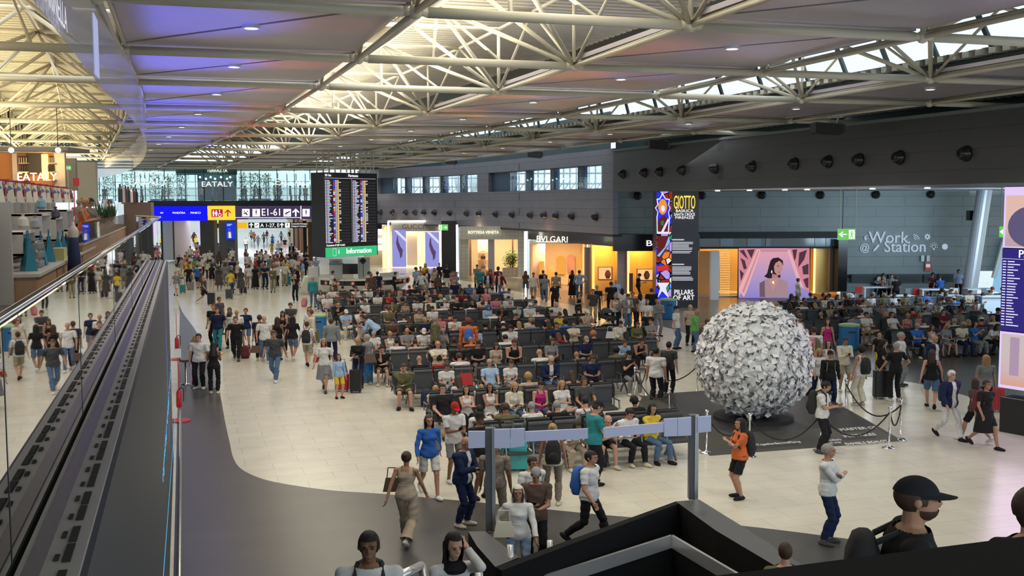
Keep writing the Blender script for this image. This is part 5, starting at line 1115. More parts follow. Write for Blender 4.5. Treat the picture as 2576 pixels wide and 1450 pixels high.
# escalator balustrades at the bottom of the view
for k, (x0, y0, x1, y1, d, lab) in enumerate(((1283, 1372, 1284, 1420, 14.6, 'steel-capped glass escalator balustrade end below the women'), (1383, 1360, 1384, 1410, 15.6, 'second steel-capped escalator balustrade end by the black parapet'), (1060, 1424, 1095, 1452, 9.5, 'steel escalator handrail end beside the man with the backpack'), (1202, 1424, 1222, 1455, 10, 'steel escalator handrail end beside the woman on the phone'))):
    a, b = P(x0, y0, d), P(x1, y1, d-.6 if k > 1 else d)
    e = empty('balustrade_end', Vector((b.x, b.y, b.z-.5)), label=lab, cat='balustrade', group='escalator balustrade ends'); inv = e.location
    mb = MB(); mb.tube(a-inv, b-inv-UP*.5, .045 if k < 2 else .04, 12)
    if k == 2: c = P(1000, 1452, d-.6); mb.tube(a-inv, c-inv, .04, 12)
    mb.build('handrail', M_rail, e, smooth=True)
    mb = MB(); o = HR*(.5 if k < 2 else -.3); mb.quad(a-inv-UP*.05, a-inv+o-UP*.3, b-inv+o-UP*.8, b-inv-UP*.5); mb.build('glass_pane', M_glassf, e)
# ================================================================ PEOPLE: who stands or sits where
# zone: crop origin and scale in which the head centres below were read off
ZONES = dict(A=(740, 660, .18624), B=(1000, 660, .18624), C=(1300, 660, .18624), D=(940, 860, .18624), E=(1240, 860, .23445),
             G=(2000, 660, .16555), H=(2260, 660, .16553), F=(340, 400, .24833), K=(430, 740, .28274), L=(2000, 740, .28277),
             M=(1560, 740, .28272), J=(840, 1060, .26901), Q=(600, 540, .15175), R=(430, 620, .11034), V=(440, 540, .09657), Z=(0, 0, 1))
# head x y | facing (0 towards the viewer, 180 away, 90 to the right, -90 to the left) | pose | top | bottom | hair
SEATED = """
A 300 380 -20 lean whiteT denimP bl|A 425 440 10 lap whiteT greyS gs|A 540 530 10 chin blackT blackP bs|A 625 470 180 lap redT blackP gs|A 530 360 180 lap blackL blackP bl
A 660 350 180 lap blackT blackP ks|A 750 380 180 lap redL blackP bl|A 790 410 180 lap whiteT blackP bs|A 890 340 180 lap blackT blackP ks|A 950 345 0 lap whiteL blackP bs
A 1065 415 0 lap whiteT blackP bs|A 825 480 0 lap blackV blackS bl|A 915 530 0 lap whiteL blackP bs|A 1030 520 180 lap tealT blackP ks|A 1105 370 180 lap creamT blackP b0
A 1210 440 0 cross redL blackP bu|A 1465 417 -10 cross greyT denimP k0|A 1310 530 0 chin oliveT blackP kc|A 1455 540 0 lap beigeV whiteS bu|A 1380 620 180 lap navyT blackP ys
A 1455 700 180 lap whiteT blackP bs|A 1165 630 0 lap oliveT blackP bs|A 905 660 10 leg whiteT khakiS ks|A 690 655 10 leg lightblueT creamP W1|A 925 820 0 chin whiteT khakiP bl
A 1105 970 0 lap whiteT khakiP gs|A 1400 925 -10 leg greyT blackS b0|A 1295 1165 -15 chin blackT khakiS ks|A 1345 1110 180 lap whiteT blackP ks|A 1615 1345 180 lap blackT blackP b0
A 1625 1110 180 lap beigeT blackP bs|A 1455 795 0 lap brownL blackP ks|A 1650 660 0 lap beigeT blackP bu
B 340 330 -20 lap blackV blackP b0|B 480 380 180 lap redT blackP b0|B 565 290 180 lap navyT blackP ks|B 670 310 180 lap blackT blackP bs
B 905 310 0 cross blueT blackP gs|B 1045 300 0 lap blackL blackP h0|B 1100 330 0 lap blackL blackP bl|B 1050 385 -60 chin greyL blackP gs|B 1315 310 0 lap creamD creamP bl
B 1460 370 180 lap blueT blackP b0|B 1520 380 0 lap whiteT blackP ks|B 570 455 180 lap mintL yellowP yc|B 690 470 180 lap creamT blackP bs|B 795 450 0 lean blackT blackS ks
B 975 410 0 lap maroonT blackP bs|B 1030 510 0 slouch creamT khakiP bs|B 1225 500 0 lap pinkT blackP ks|B 1175 575 180 lap brownT blackP bs|B 1270 600 -10 lap lightblueL blackP H2
B 1425 605 0 chin blackT greyP gs|B 1415 545 180 lap greyT greyP gs|B 1575 500 0 lap whiteJ blackP ks|B 1885 480 0 lap greyT blackP bu|B 1750 590 0 lap whiteH creamP H1
B 1850 590 180 lap whiteL blackP kl|B 1800 670 180 lap whiteT redP bs|B 1680 570 180 lap greyT blackP bs|B 1740 445 180 lap navyT blackP ys|B 395 570 180 lap brownV blackP bl
B 560 625 -20 lap whiteT blackP ks|B 440 590 180 lap whiteT blackP ks|B 795 765 0 lap whiteT blackP ks|B 1130 625 100 lean whiteL creamP ks|B 1045 830 180 lap blackL blackP kc
B 800 920 180 lap navyT blackP b0|B 1100 1030 180 lap orangeT blackP b0|B 1150 1090 0 lap blackT patternP ks|B 1350 1075 0 lap beigeT creamP bL|B 1440 1035 180 lap whiteT blackP ks
B 1580 1155 0 lap blackV blackP bs|B 1375 1360 0 slouch lightblueT greyP gs|B 1555 1345 0 lap whiteT patternP bu|B 530 1115 0 cross creamT khakiP g0|B 510 1285 180 lap redT greyP ku
B 820 1300 180 lap whiteT blackP bs|B 1725 800 180 lap denimT blackP bs|B 1900 1260 180 lap whiteL blackP b0|B 605 770 0 lap pinkT blackP bs|B 755 850 180 lap greenT blackP bs
C 410 650 180 lap greyL blackP C3|C 585 590 0 lap whiteT blackP b0|C 555 735 0 lean navyT blackP C4|C 730 715 0 lap yellowT blackP bu|C 850 650 180 lap blackT blackP ks
C 830 785 180 lap greyT blackP bs|C 1050 700 180 lap whiteT blackP kl|C 1365 760 180 lap blackT blackP ks|C 335 745 60 lap creamT khakiP ys|C 370 835 180 lap orangeT blackP bl
C 470 855 0 slouch navyT whiteP ks|C 680 850 0 cross creamT khakiP ks|C 545 1000 180 lap redT blackP rl|C 710 1105 10 lap greyT blackS bl|C 1065 1050 0 lap navyT khakiS C5
C 930 1195 180 lean oliveT khakiP b0|C 1520 850 0 lap creamJ denimP ks|C 1585 1065 0 lean lightblueL navyP bs|C 1705 1010 180 lap whiteV blackP kL|C 1825 1035 0 lean blackV blackP ks
C 1590 1225 180 lap oliveT blackP kc|C 1430 1270 0 phone blackT greyP C4|C 1140 1325 0 lap navyT blackS bs|C 430 1345 0 lap navyJ denimP C6|C 1385 1040 180 lap blackT blackP oc
D 660 455 10 slouch blackT blackS ks|D 1065 340 0 lap whiteT denimP bu|D 1000 535 180 lap creamT blackP ys|D 1400 500 180 lap creamV blackP ys|D 975 610 0 cross whiteV blackP bl
D 1420 615 0 cross whiteV whiteS bl|D 1790 600 0 lap creamJ denimP yl|D 1275 800 180 lap whiteT blackP ks|D 1630 1045 180 lap oliveT blackP bs|D 1855 910 180 lap whiteT blackP gs
E 480 475 0 lap magentaV denimS ku|E 565 420 180 lap beigeL blackP yc|E 850 480 10 leg whiteT whiteS yl|E 1005 395 0 slouch darkgreyT khakiP bs|E 505 665 180 lap blackT blackP gs
E 670 680 0 lean whiteT beigeP kl|E 1145 785 0 lean blackT blackS b0|E 1350 690 30 lap whiteL blackP ks|E 1480 640 180 lap blackT blackP kc|E 1575 725 20 phone yellowL denimP kl|E 340 700 180 lap whiteT blackP ks|E 285 820 180 lap creamT blackP bl
E 920 390 180 lap beigeV blackP bl
G 290 490 180 lap redT blackP C4|G 110 565 0 lap blackT blackS bs|G 200 580 0 lap brownT blackS bl|G 540 545 0 lap creamJ creamP kl|G 680 385 0 lap whiteT blackS bl
G 790 480 180 lap yellowT blackP bl|G 165 395 0 lap maroonT maroonS ks|G 960 520 0 lap blackT blackP W2|G 1010 605 -60 chin greyT denimP bs|G 1230 510 0 lap whiteT blackP bs
G 1390 520 0 lap oliveT blackP yc|G 1490 480 180 lap whiteT blackP ys|G 1580 520 180 lap oliveT blackP b0|G 1645 490 0 lap oliveT blackP ks|G 1835 460 0 lap blueT denimP ks
G 1320 670 0 lap whiteT denimS W3|G 1455 670 -20 lap whiteT blackP bu|G 1560 740 -20 lap pinkV pinkS yl|G 1640 705 180 lap redT blackP ks|G 1885 720 180 lap lightblueL blackP W1
G 1885 800 -30 lap pinkV denimS yu|G 665 755 0 leg whiteT khakiS ks|G 800 735 180 lap whiteT blackP bs|G 940 810 0 lap greyT blackS ks|G 320 885 180 lap whiteT blackP bs
G 235 740 0 lean brownV blackP ks|G 305 670 180 lap whiteT blackP W1|G 120 855 0 lap yellowV blackS bu|G 450 735 180 lap navyT blackP ks|G 0 700 180 lap beigeV blackP yl
G 1200 640 180 lap whiteT blackP bs
H 840 560 0 chin whiteT blackP ks|H 920 690 -10 lap greyT greyS C7|H 655 675 -10 lap greyT khakiS ks|H 1045 445 180 lap blackL blackP W1|H 1130 485 0 slouch darkgreyT blackP b0
H 1410 445 0 lap whiteT greyP bs|H 1570 435 0 lap greyL blackP bl|H 1110 605 180 lap blackT blackP bs|H 1285 635 0 chin blackT blackP kl|H 1350 750 180 lap blackT blackP ku
H 1220 805 0 lap patternT blackP rs|H 1390 930 40 lean whiteT blackP kL|H 1580 935 0 lean whiteT greyP bs|H 755 945 0 lap greyT greyS yl|H 960 925 0 lap creamT navyP gs
H 430 965 30 phone whiteV blackS bl|H 1500 850 180 lap creamT blackP b0|H 540 915 180 lap whiteT blackP bs|H 435 590 -50 lap whiteT denimS yl|H 1200 470 0 lap beigeT blackP bs|H 1430 780 180 lap lightblueT blackP kl
"""
STANDING = """
B 255 95 -20 hold lightblueT navyS kc|B 325 130 -20 walk whiteL greyP bs|B 310 70 0 stand orangeT blackP bs|B 395 105 0 hold blackJ beigeP bl|B 375 35 0 stand yellowT greyP bl
B 495 90 -10 stand beigeV blackS bl|B 545 150 180 stand brownL blackP bL|B 565 15 0 stand blackT blackP bu|B 665 65 180 stand blackT whiteS ks|B 745 105 0 hold pinkT redP ys
B 790 130 20 walk greyD blackP bl|B 770 255 180 stand navyT blackP b0|B 1075 65 0 hold greyT blackP bs|B 1115 90 0 stand tealT denimP b0|B 1220 125 0 stand navyJ denimP bl
B 1280 95 0 hold redV denimP yl|B 1345 95 180 stand maroonT blackP kc|B 1390 130 -40 walk maroonJ denimP ks|B 1730 115 180 hold brownT denimS bl|B 1835 160 0 walk whiteT greyS ks
B 960 815 180 stand orangeL blackP rc|B 535 775 90 stand oliveJ blackP gs
C 355 130 180 stand blackT blackP ks|C 375 185 0 walk greyT denimP ks|C 530 155 180 stand khakiT blackP ks|C 510 275 0 walk blackT blackP bu|C 750 125 180 stand blackD blackP bl
C 845 140 180 hip lightblueL denimP ks|C 1030 375 0 stand darkgreyT khakiP bs|C 1085 345 0 stand blackT blackP C5|C 830 405 30 hold blackV blackP bl|C 1340 250 0 stand lightblueT blackP g0
C 1275 300 180 stand blackT blackP ks|C 1330 440 0 hold whiteV navyP yu|C 1425 355 180 stand whiteL blackP kl|C 1490 465 30 hold greyJ denimP bs|C 1565 450 0 stand brownT blackP bs
C 1560 545 -90 bend greyL greyP bs|C 1640 440 180 stand whiteL blackP kL|C 1640 160 90 hold blackT blackP C4|C 1820 375 180 stand blackT blackP bs|C 1785 515 0 stand whiteT denimP bl
C 1770 580 -10 walk blackT beigeP ys|C 1900 510 20 hold greyL greyP b0
A 1110 780 -60 bend lightblueL blackP bs
A 15 180 -10 chin blackT blackP b0|A 250 225 180 stand tealL denimP gs|A 505 135 90 hold whiteT blackP ks|A 550 215 180 stand brownV blackP bu|A 995 160 90 hold creamT blackP ks|A 1040 180 180 stand brownT brownP b0|A 1125 155 180 stand navyT navyP ks
A 1350 140 90 hold blackT blackP ks
K 430 45 60 stand darkgreyT blackP bs|K 380 125 -10 stand blackT blackP rs|K 425 140 10 walk navyT tealP bs|K 517 135 0 stand creamL blackP h3|K 585 155 20 stand whiteT blackP b0|K 575 210 10 walk blackT blackP bs|K 665 135 0 stand navyT denimS bu
K 790 215 180 stand navyT blackP bs|K 827 225 20 walk whiteT denimP b0|K 920 345 0 walk darkgreyT denimP bs|K 945 210 180 stand blackV khakiP bl|K 993 165 10 hold blackV blackP bl|K 1068 95 -10 hold darkgreyT khakiS bs|K 1080 210 180 walk blackT denimS kl
K 1208 250 180 walk whiteT khakiS bs|K 1240 175 -60 stand creamL greyP rs|K 1230 140 0 stand whiteT greyP bl|K 1360 415 0 walk whiteT greyK yl|K 1425 230 180 stand greyH navyP h4|K 1490 460 30 stand lightblueL yellowS bl
K 1665 390 -10 hold blackL navyP yu|K 1770 370 -110 hip greyT denimP gs|K 1835 240 -110 bend lightblueL blackP bs
K 200 385 90 hold blackV magentaP yL|K 245 400 0 stand whiteT blackP ks|K 375 430 190 hold blackV blackP kL
E 1080 720 110 hold tealT blackP C4|E 640 880 180 stand creamV patternP yu|E 415 1150 30 walk whiteT greyS ks|Z 1078 1050 20 walk blueL whiteS bL|Z 1140 1025 30 hold whiteT greyS C8
Z 1021 1137 170 walk beigeV beigeW bu|Z 1163 1106 60 hold navyJ navyP B0|Z 1207 1055 40 stand blackT khakiS C4|Z 1245 1118 170 stand patternT khakiP gs
Z 1303 1222 0 hip whiteL lightblueP wl|Z 1348 1190 0 hold brownT blackP gs|Z 1482 1142 60 walk whiteT blackP ks
M 500 135 60 stand whiteT denimP C4|M 625 110 10 stand beigeT blackP w0|M 665 155 70 hold greenT denimP g0|M 775 265 180 stand brownT blackP bs|M 435 440 150 stand darkgreyT blackP ks|M 320 505 150 stand whiteT blackP ks|M 1070 1110 -75 fold orangeT blackS kL|M 1800 810 60 hold whiteT blackP ks
L 315 520 0 stand blackL navyP C4|L 210 475 20 walk whiteT navyP yl|L 295 430 10 stand whiteV blackP bl|L 440 410 10 hold creamL khakiS bs|L 585 500 -150 stand whiteV creamW kc|L 755 275 0 stand blackT yellowP ys|L 770 410 60 hold blackT blackP kl|L 900 475 190 hip blackT blackP gs
L 945 375 60 stand whiteT greyP gs|L 1240 375 20 walk navyJ navyP b0|L 1220 520 160 walk blackV denimS bL|L 1385 720 20 walk navyJ whiteP ws|L 1615 740 -150 walk brownT blackS bl|L 1700 775 20 walk blackT blackK bs|L 1700 575 180 stand greyT blackP yl
L 290 245 0 stand magentaV denimP bl|L 110 345 0 stand pinkT blackP b0|L 165 335 180 stand whiteT blackP bs
Z 2084 1138 60 fold whiteL navyP gs
G 50 260 100 stand whiteT whiteP ks|G 1240 225 20 bend whiteT blackP ks|G 1350 215 0 chin brownV blackP kl|G 1455 215 -20 stand greyT blackP bs|G 1540 240 180 stand blackT blackP bs
H 835 95 190 stand oliveT blackP bs|H 915 145 0 stand lightblueT blackP ks|H 1015 170 150 bend lightblueL khakiP ks|H 610 190 180 stand blackD blackP kl|H 515 175 0 lean maroonT blackP kc|H 640 215 180 lean blueT blackP bs
R 100 560 170 walk greyT whiteS yu|R 370 300 180 stand yellowD yellowS rc|R 600 450 170 stand blueT navyS bs|R 690 520 120 stand brownT blackS ku|R 740 690 90 walk darkgreyT blackS b0|R 1090 480 180 stand darkgreyD greyK h3|R 1355 545 150 walk yellowT navyP ks|R 1590 540 180 stand darkgreyD greyK h3
R 320 230 180 stand pinkV blackP rs|R 420 230 180 stand whiteT whiteP bs|R 610 290 180 stand greenT blackP bs|R 690 240 180 stand whiteT blackP W1|R 1070 340 180 stand blueT blackP ys|R 840 300 180 stand creamV blackP bl|R 930 400 180 stand blackT blackS kl|R 1240 390 180 stand greyT greyP bl|R 1400 320 180 stand navyT blackP bs|R 1510 330 0 stand blueT blackP ys|R 1320 200 0 stand whiteT blackP W1|R 1090 130 180 stand brownL blackP kl|R 1450 280 0 stand oliveT blackP gs
Q 275 850 180 stand blackD blackP bL|Q 435 850 30 hold navyT navyP ks|Q 565 890 0 hold oliveL khakiP ks|Q 780 790 180 stand yellowT greyP bs|Q 140 830 0 stand beigeV khakiP bl|Q 640 830 -30 hold whiteL blackP yl|Q 180 840 180 stand whiteT khakiP bs|Q 1110 620 20 hold blackT blackP bs|Q 1185 500 0 stand darkgreyT khakiP bs
Q 945 600 0 stand brownT blackP bs|Q 960 740 180 stand whiteT blackP bs|Q 1010 690 180 stand pinkT greyP gs|Q 1130 740 180 stand navyT blackP ks|Q 1290 730 -20 hold lightblueT greyP gs|Q 880 510 0 stand navyJ blackP bs|Q 765 400 0 stand blackT pinkS ks|Q 655 450 0 stand whiteL denimP bs|Q 550 460 0 walk yellowV yellowS kc
Q 305 610 180 stand darkgreyT blackP bs|Q 365 620 180 stand brownT blackP b0|Q 460 620 0 stand whiteT blackP bs|Q 650 680 0 stand redT blackP bs|Q 735 680 180 stand brownL blackP bl|Q 800 690 0 stand darkgreyT blackP bs|Q 150 670 0 stand whiteT blackP gs|Q 340 700 180 stand oliveT blackP bl|Q 530 700 180 stand greyT khakiP bs
Q 120 390 180 stand whiteT blackP b0|Q 210 270 180 walk beigeT blackS bs|Q 320 340 180 walk greyL greyP yl|Q 415 240 180 walk greyT blackP bs|Q 470 270 180 walk maroonT whiteP bl|Q 560 330 180 walk blueD blueS yl|Q 705 275 180 walk lightblueL blackP kl|Q 850 275 0 walk blackT whiteP bs|Q 255 250 180 walk orangeT denimP bs
V 70 470 180 walk navyT blackP bs|V 100 590 180 walk purpleT denimS bl|V 15 500 180 walk blueT denimS ks|V 190 320 180 stand navyT khakiP bs|V 345 350 180 walk blueT greyP bs|V 480 400 0 walk brownL blackP bl|V 345 720 180 stand blueT blackP ks|V 540 570 180 stand yellowT blackP yl|V 690 790 180 stand magentaT blackP bs|V 860 790 0 stand creamT blackP ys|V 1015 790 0 stand pinkT blackP rs|V 1130 770 180 stand lightblueL blackP bs|V 1430 850 180 hold darkgreyT blackP bs|V 1490 890 0 stand whiteT blackP bs|V 500 250 180 walk redJ blackP bl|V 210 200 180 walk whiteT blackP ys
V 400 850 180 stand creamT blackP bs|V 600 760 180 stand whiteT blackP bs|V 910 960 0 stand whiteT blackP ks|V 560 900 180 stand pinkT blackP bs|V 420 1040 180 stand greyT blackP gs
"""
def parse(blk):
    out = []
    for line in blk.strip().split('\n'):
        for it in line.split('|'):
            t = it.split()
            z, x, y = t[0], float(t[1]), float(t[2]); ox, oy, s = ZONES[z]
            out.append(dict(px=ox+x*s, py=oy+y*s, face=float(t[3]), pose=t[4], top=t[5], bot=t[6], hair=t[7]))
    return out
SEATED = parse(SEATED); STANDING = parse(STANDING)
# ================================================================ PEOPLE: bodies
COL = dict(white=(.62, .61, .6), cream=(.6, .55, .44), black=(.014, .014, .016), darkgrey=(.055, .058, .062), grey=(.2, .21, .22), navy=(.012, .02, .06), red=(.42, .02, .02), pink=(.55, .2, .24), magenta=(.42, .02, .16), orange=(.6, .14, .04),
           yellow=(.6, .44, .05), olive=(.12, .12, .06), green=(.12, .4, .1), teal=(.03, .22, .25), blue=(.03, .12, .42), lightblue=(.3, .42, .6), beige=(.42, .34, .26), brown=(.1, .06, .045), maroon=(.14, .02, .035), khaki=(.32, .28, .19), mint=(.35, .5, .42), denim=(.08, .14, .25), purple=(.2, .1, .3), pattern=(.2, .16, .13))
HC = dict(k=(.012, .01, .01), b=(.05, .028, .018), y=(.35, .22, .1), g=(.28, .27, .26), w=(.6, .58, .53), r=(.14, .035, .015), o=(.4, .15, .06))
CW = dict(darkgrey='dark grey', lightblue='light blue', denim='blue denim', pattern='patterned')
HN = dict(k='black', b='brown', y='blond', g='grey', w='white', r='reddish', o='ginger')
SKIN = [(.5, .28, .2), (.44, .24, .16), (.36, .19, .12), (.22, .11, .065)]
def cmat(c, kind='cloth'):
    if c == 'pattern': return mat('cloth_pattern', COL[c], .8, noise=(22, .8))
    return mat('%s_%s' % (kind, c), COL[c], .85, spec=.2, noise=(9, .12))
def ik(a, b, l1, l2, pole):
    d = b-a; L = min(d.length, (l1+l2)*.999); d = d.normalized()*L; b = a+d
    x = (l1*l1-l2*l2+L*L)/(2*L); h = math.sqrt(max(0, l1*l1-x*x)); dn = d.normalized(); p = (pole-dn*pole.dot(dn)); p = p.normalized() if p.length > 1e-5 else Vector((0, -1, 0))
    return a+dn*x+p*h, b
V3 = Vector
def tint_mat(name, rough, scale, amt, spec=.3):
    m = mat(name, (.5, .5, .5), rough, spec=spec); nt = m.node_tree; b = nt.nodes['Principled BSDF']; at = nt.nodes.new('ShaderNodeAttribute'); at.attribute_type = 'OBJECT'; at.attribute_name = 'tint'
    tc = nt.nodes.new('ShaderNodeTexCoord'); n = nt.nodes.new('ShaderNodeTexNoise'); n.inputs['Scale'].default_value = scale; r = nt.nodes.new('ShaderNodeMapRange'); r.inputs[3].default_value = 1-amt; r.inputs[4].default_value = 1+amt
    v = nt.nodes.new('ShaderNodeVectorMath'); v.operation = 'SCALE'; L = nt.links.new; L(tc.outputs['Object'], n.inputs[0]); L(n.outputs['Fac'], r.inputs[0]); L(at.outputs['Color'], v.inputs[0]); L(r.outputs[0], v.inputs['Scale']); L(v.outputs[0], b.inputs['Base Color']); return m
TM = {'cloth': tint_mat('cloth', .85, 11, .25, .2), 'skin': tint_mat('skin', .55, 8, .08), 'hair': tint_mat('hair', .6, 60, .4)}
def shared(me, kind):
    if me.materials[0] is None: me.materials[0] = TM[kind]
POSES = {  # lean, head pitch, head yaw, wrists (x mirrored by side), knees / ankles
 'stand': dict(w=[(.25, -.03, -.1), (.25, -.05, -.1)]), 'hold': dict(w=[(.07, -.32, .24), (.07, -.34, .2)], hp=24, lean=3),
 'walk': dict(w=[(.27, -.2, -.02), (.27, .2, -.04)], a=[(.08, .36, .17), (.08, -.3, .075)], lean=3), 'phone': dict(w=[(.2, -.25, .15), (.125, -.06, .645)], hp=10, lean=2, pole=[(.5, .8, -.5), (.25, -.5, -1)]),
 'hip': dict(w=[(.2, -.03, .06), (.25, -.28, .02)], pole=[(1, .6, 0), (.2, 1, 0)]), 'chin': dict(w=[(.03, -.2, .50), (-.05, -.2, .22)], hp=8), 'fold': dict(w=[(-.12, -.19, .26), (-.1, -.2, .3)], hp=0, pole=[(1, -.1, -.6)]*2),
 'rest': dict(w=[(.2, -.38, .22), (.16, -.4, .24)], lean=4, hp=2), 'bend': dict(w=[(.15, -.62, .06), (.12, -.6, .1)], lean=52, hp=-5),
 'Slap': dict(sit=1, w=[(.08, -.32, .16), (.06, -.34, .18)], lean=7, hp=30), 'Scross': dict(sit=1, w=[(-.1, -.2, .25), (-.08, -.21, .29)], lean=-6, hp=3, pole=[(1, -.1, -.6)]*2),
 'Slean': dict(sit=1, w=[(.06, -.55, .2), (.08, -.52, .18)], lean=36, hp=8), 'Schin': dict(sit=1, w=[(.06, -.30, .52), (-.02, -.3, .16)], lean=14, hp=14), 'Sslouch': dict(sit=1, w=[(.2, -.24, .1), (.14, -.3, .14)], lean=-14, hp=10),
 'Sleg': dict(sit=1, w=[(.07, -.33, .24), (.05, -.35, .22)], lean=-4, hp=22, cross=1), 'Sphone': dict(sit=1, w=[(.07, -.32, .42), (.05, -.34, .4)], lean=0, hp=12)}
def capsule(mb, a, b, ra, rb, n=10, flat=None):
    a, b = V3(a), V3(b); d = b-a; L = d.length; d = d.normalized()
    prof = [(ra*math.sin(t), -ra*math.cos(t)) for t in (.3, .8, 1.25)]+[(rb*math.sin(t), L-rb*math.cos(t)) for t in (1.8, 2.35, 2.85)]
    mb.lathe([(max(r, .001), z) for r, z in prof], a, n, axis=d)
def body_src(pose, fem, vox):
    """returns source mesh builder, bones, head frame"""
    ps = POSES[pose]; sit = ps.get('sit'); mb = MB(); bones = []
    sw = .165 if fem else .19; hw = .1 if fem else .095
    pv = V3((0, 0, .535)) if sit else V3((0, 0, .94))
    if ps.get('a'): pv.z = .91
    if pose == 'Sslouch': pv.y -= .12
    le = math.radians(ps.get('lean', 0)); R = Matrix.Rotation(le, 3, 'X')
    def tp(x, y, z): return pv+R @ V3((x, y, z))
    secs = [(-.09, .10, .09), (-.03, .15, .115), (.03, .163, .12), (.10, .14, .105), (.17, .122, .095), (.26, .135, .105), (.36, .16, .118), (.44, .17, .108), (.50, .14, .08), (.535, .075, .06)]
    if fem: secs = [(-.09, .10, .09), (-.03, .158, .122), (.03, .165, .122), (.10, .135, .1), (.17, .108, .088), (.26, .12, .098), (.345, .142, .128), (.42, .145, .1), (.49, .12, .072), (.525, .06, .052)]
    vs = []; n = 18
    for z, rx, ry in secs:
        for k in range(n): t = 2*math.pi*k/n; vs.append(tp(rx*math.cos(t), ry*math.sin(t)+(.01 if z > .4 else 0), z))
    mb.add(vs, [(i*n+k, i*n+(k+1) % n, (i+1)*n+(k+1) % n, (i+1)*n+k) for i in range(len(secs)-1) for k in range(n)]+[tuple(reversed(range(n))), tuple(range((len(secs)-1)*n, len(secs)*n))])
    bones.append(('torso', tp(0, 0, -.05), tp(0, 0, .46), .14))
    nb = tp(0, .01, .5); hd = math.radians(ps.get('hp', 0)); hr = Matrix.Rotation(le*.45+hd, 3, 'X')
    hc = nb+(Matrix.Rotation(le*.8+hd*.5, 3, 'X') @ V3((0, -.015, .19)))
    capsule(mb, nb-V3((0, 0, .03)), hc+hr @ V3((0, .012, -.05)), .056 if not fem else .047, .054 if not fem else .045); bones.append(('neck', nb, hc+hr @ V3((0, .01, -.07)), .055))
    bones.append(('head', hc+hr @ V3((0, 0, -.06)), hc+hr @ V3((0, 0, .04)), .09))
    def hball(c, r):
        s = MB(); s.ball((0, 0, 0), *r, n=18, m=12); mb.add([hc+hr @ (V3(c)+V3(v)) for v in s.v], s.f)
    hball((0, .012, .025), (.074, .092, .094)); hball((0, -.022, -.035), (.056, .066, .078)); hball((0, -.093, -.012), (.013, .018, .026)); hball((0, -.045, -.098), (.03, .03, .022)); hball((0, -.082, -.062), (.024, .014, .014))
    for s in (-1, 1): hball((s*.078, .012, -.008), (.01, .019, .032)); hball((s*.03, -.08, .03), (.024, .016, .01))
    HL = {}
    for q, s in enumerate((-1, 1)):
        sh = tp(s*sw, .01, .455); w = pv+V3((ps['w'][q][0]*s, ps['w'][q][1], ps['w'][q][2])); pole = V3(ps.get('pole', [(.5, .8, -.5)]*2)[q]); pole.x *= s
        el, wr = ik(sh, w, .285, .25, pole)
        ra = .044 if fem else .054
        capsule(mb, tp(s*.09, 0, .455), sh, .06, ra+.004); capsule(mb, sh, el, ra, ra*.78); capsule(mb, el, wr, ra*.78, .027)
        bones += [('uarm', sh, el, ra), ('farm', el, wr, ra*.7)]
        hd_ = (wr-el).normalized(); 
        if pose in ('hold', 'Slap', 'Sphone', 'Sleg'): hd_ = (hd_+V3((-s*.5, -.2, .1))).normalized()
        pn = hd_.cross(V3((0, 0, 1))); pn = pn.normalized() if pn.length > .1 else V3((s, 0, 0)); side = hd_.cross(pn).normalized()
        pn2 = side if abs(hd_.z) < .6 else V3((-s, 0, 0)); wid = hd_.cross(pn2).normalized(); pc = wr+hd_*.05
        s_ = MB(); s_.ball((0, 0, 0), 1, n=10, m=7); mb.add([pc+hd_*v[0]*.055+wid*v[1]*.042+pn2*v[2]*.018 for v in s_.v], s_.f)
        bones.append(('hand', wr, wr+hd_*.16, .03))
        fr = max(.0085, vox*1.0)
        for f_ in range(4):
            o = wid*(.03-.02*f_); ln = (.034, .04, .038, .03)[f_]; b0 = pc+hd_*.03+o; b1 = b0+hd_*(.02+ln*.6)-pn2*.008; b2 = b1+hd_*ln*.6-pn2*(.022); capsule(mb, b0, b1, fr*1.05, fr, 7); capsule(mb, b1, b2, fr, fr*.85, 7)
        t0 = wr+hd_*.03+wid*.03; capsule(mb, t0, t0+wid*.028+hd_*.03-pn2*.01, fr*1.2, fr, 7); HL[s] = (pc, hd_, pn2)
        hip = pv+V3((s*hw, 0, -.04)) if not sit else pv+V3((s*hw, -.03, -.03))
        if sit:
            kn = V3((s*.13, pv.y-.45, .50)); an = V3((s*.14, pv.y-.42-.06*s, .085)); fd = V3((s*.2, -1, 0)).normalized()
            if ps.get('cross') and s > 0: kn = V3((.18, pv.y-.42, .60)); an = V3((-.14, pv.y-.52, .56)); fd = V3((-.6, -.6, .4)).normalized()
        else:
            an = V3(ps['a'][q]) if ps.get('a') else V3((.1, -.01 if s > 0 else .03, .08)); an.x *= s; kn, an = ik(hip, an, .425, .43, V3((s*.1, -1, .1))); fd = V3((s*.22, -1, 0)).normalized()
            if ps.get('a') and q == 0: fd = V3((0, -.8, -.55)).normalized()
        th = .082 if not fem else .084
        capsule(mb, hip, kn, th, .055, 12); m_ = kn.lerp(an, .3)+(V3((0, .012, 0)) if not sit else V3((0, .01, 0))); capsule(mb, kn, m_, .052, .052, 12); capsule(mb, m_, an, .052, .033, 12)
        bones += [('thigh', hip, kn, th), ('shin', kn, an, .048)]
        up = V3((0, 0, 1)); up = (up-fd*up.dot(fd)).normalized(); fc = an-up*.045+fd*.05; sd = fd.cross(up); s_ = MB(); s_.ball((0, 0, 0), 1, n=12, m=8)
        mb.add([fc+fd*v[0]*.135+sd*v[1]*.045+up*(v[2]*(.034 if v[0] > 0 else .042)) for v in s_.v], s_.f); bones.append(('foot', an-up*.03-fd*.03, an-up*.045+fd*.15, .04))
    return mb, bones, (hc, hr), HL, pv, R
BODY = {}
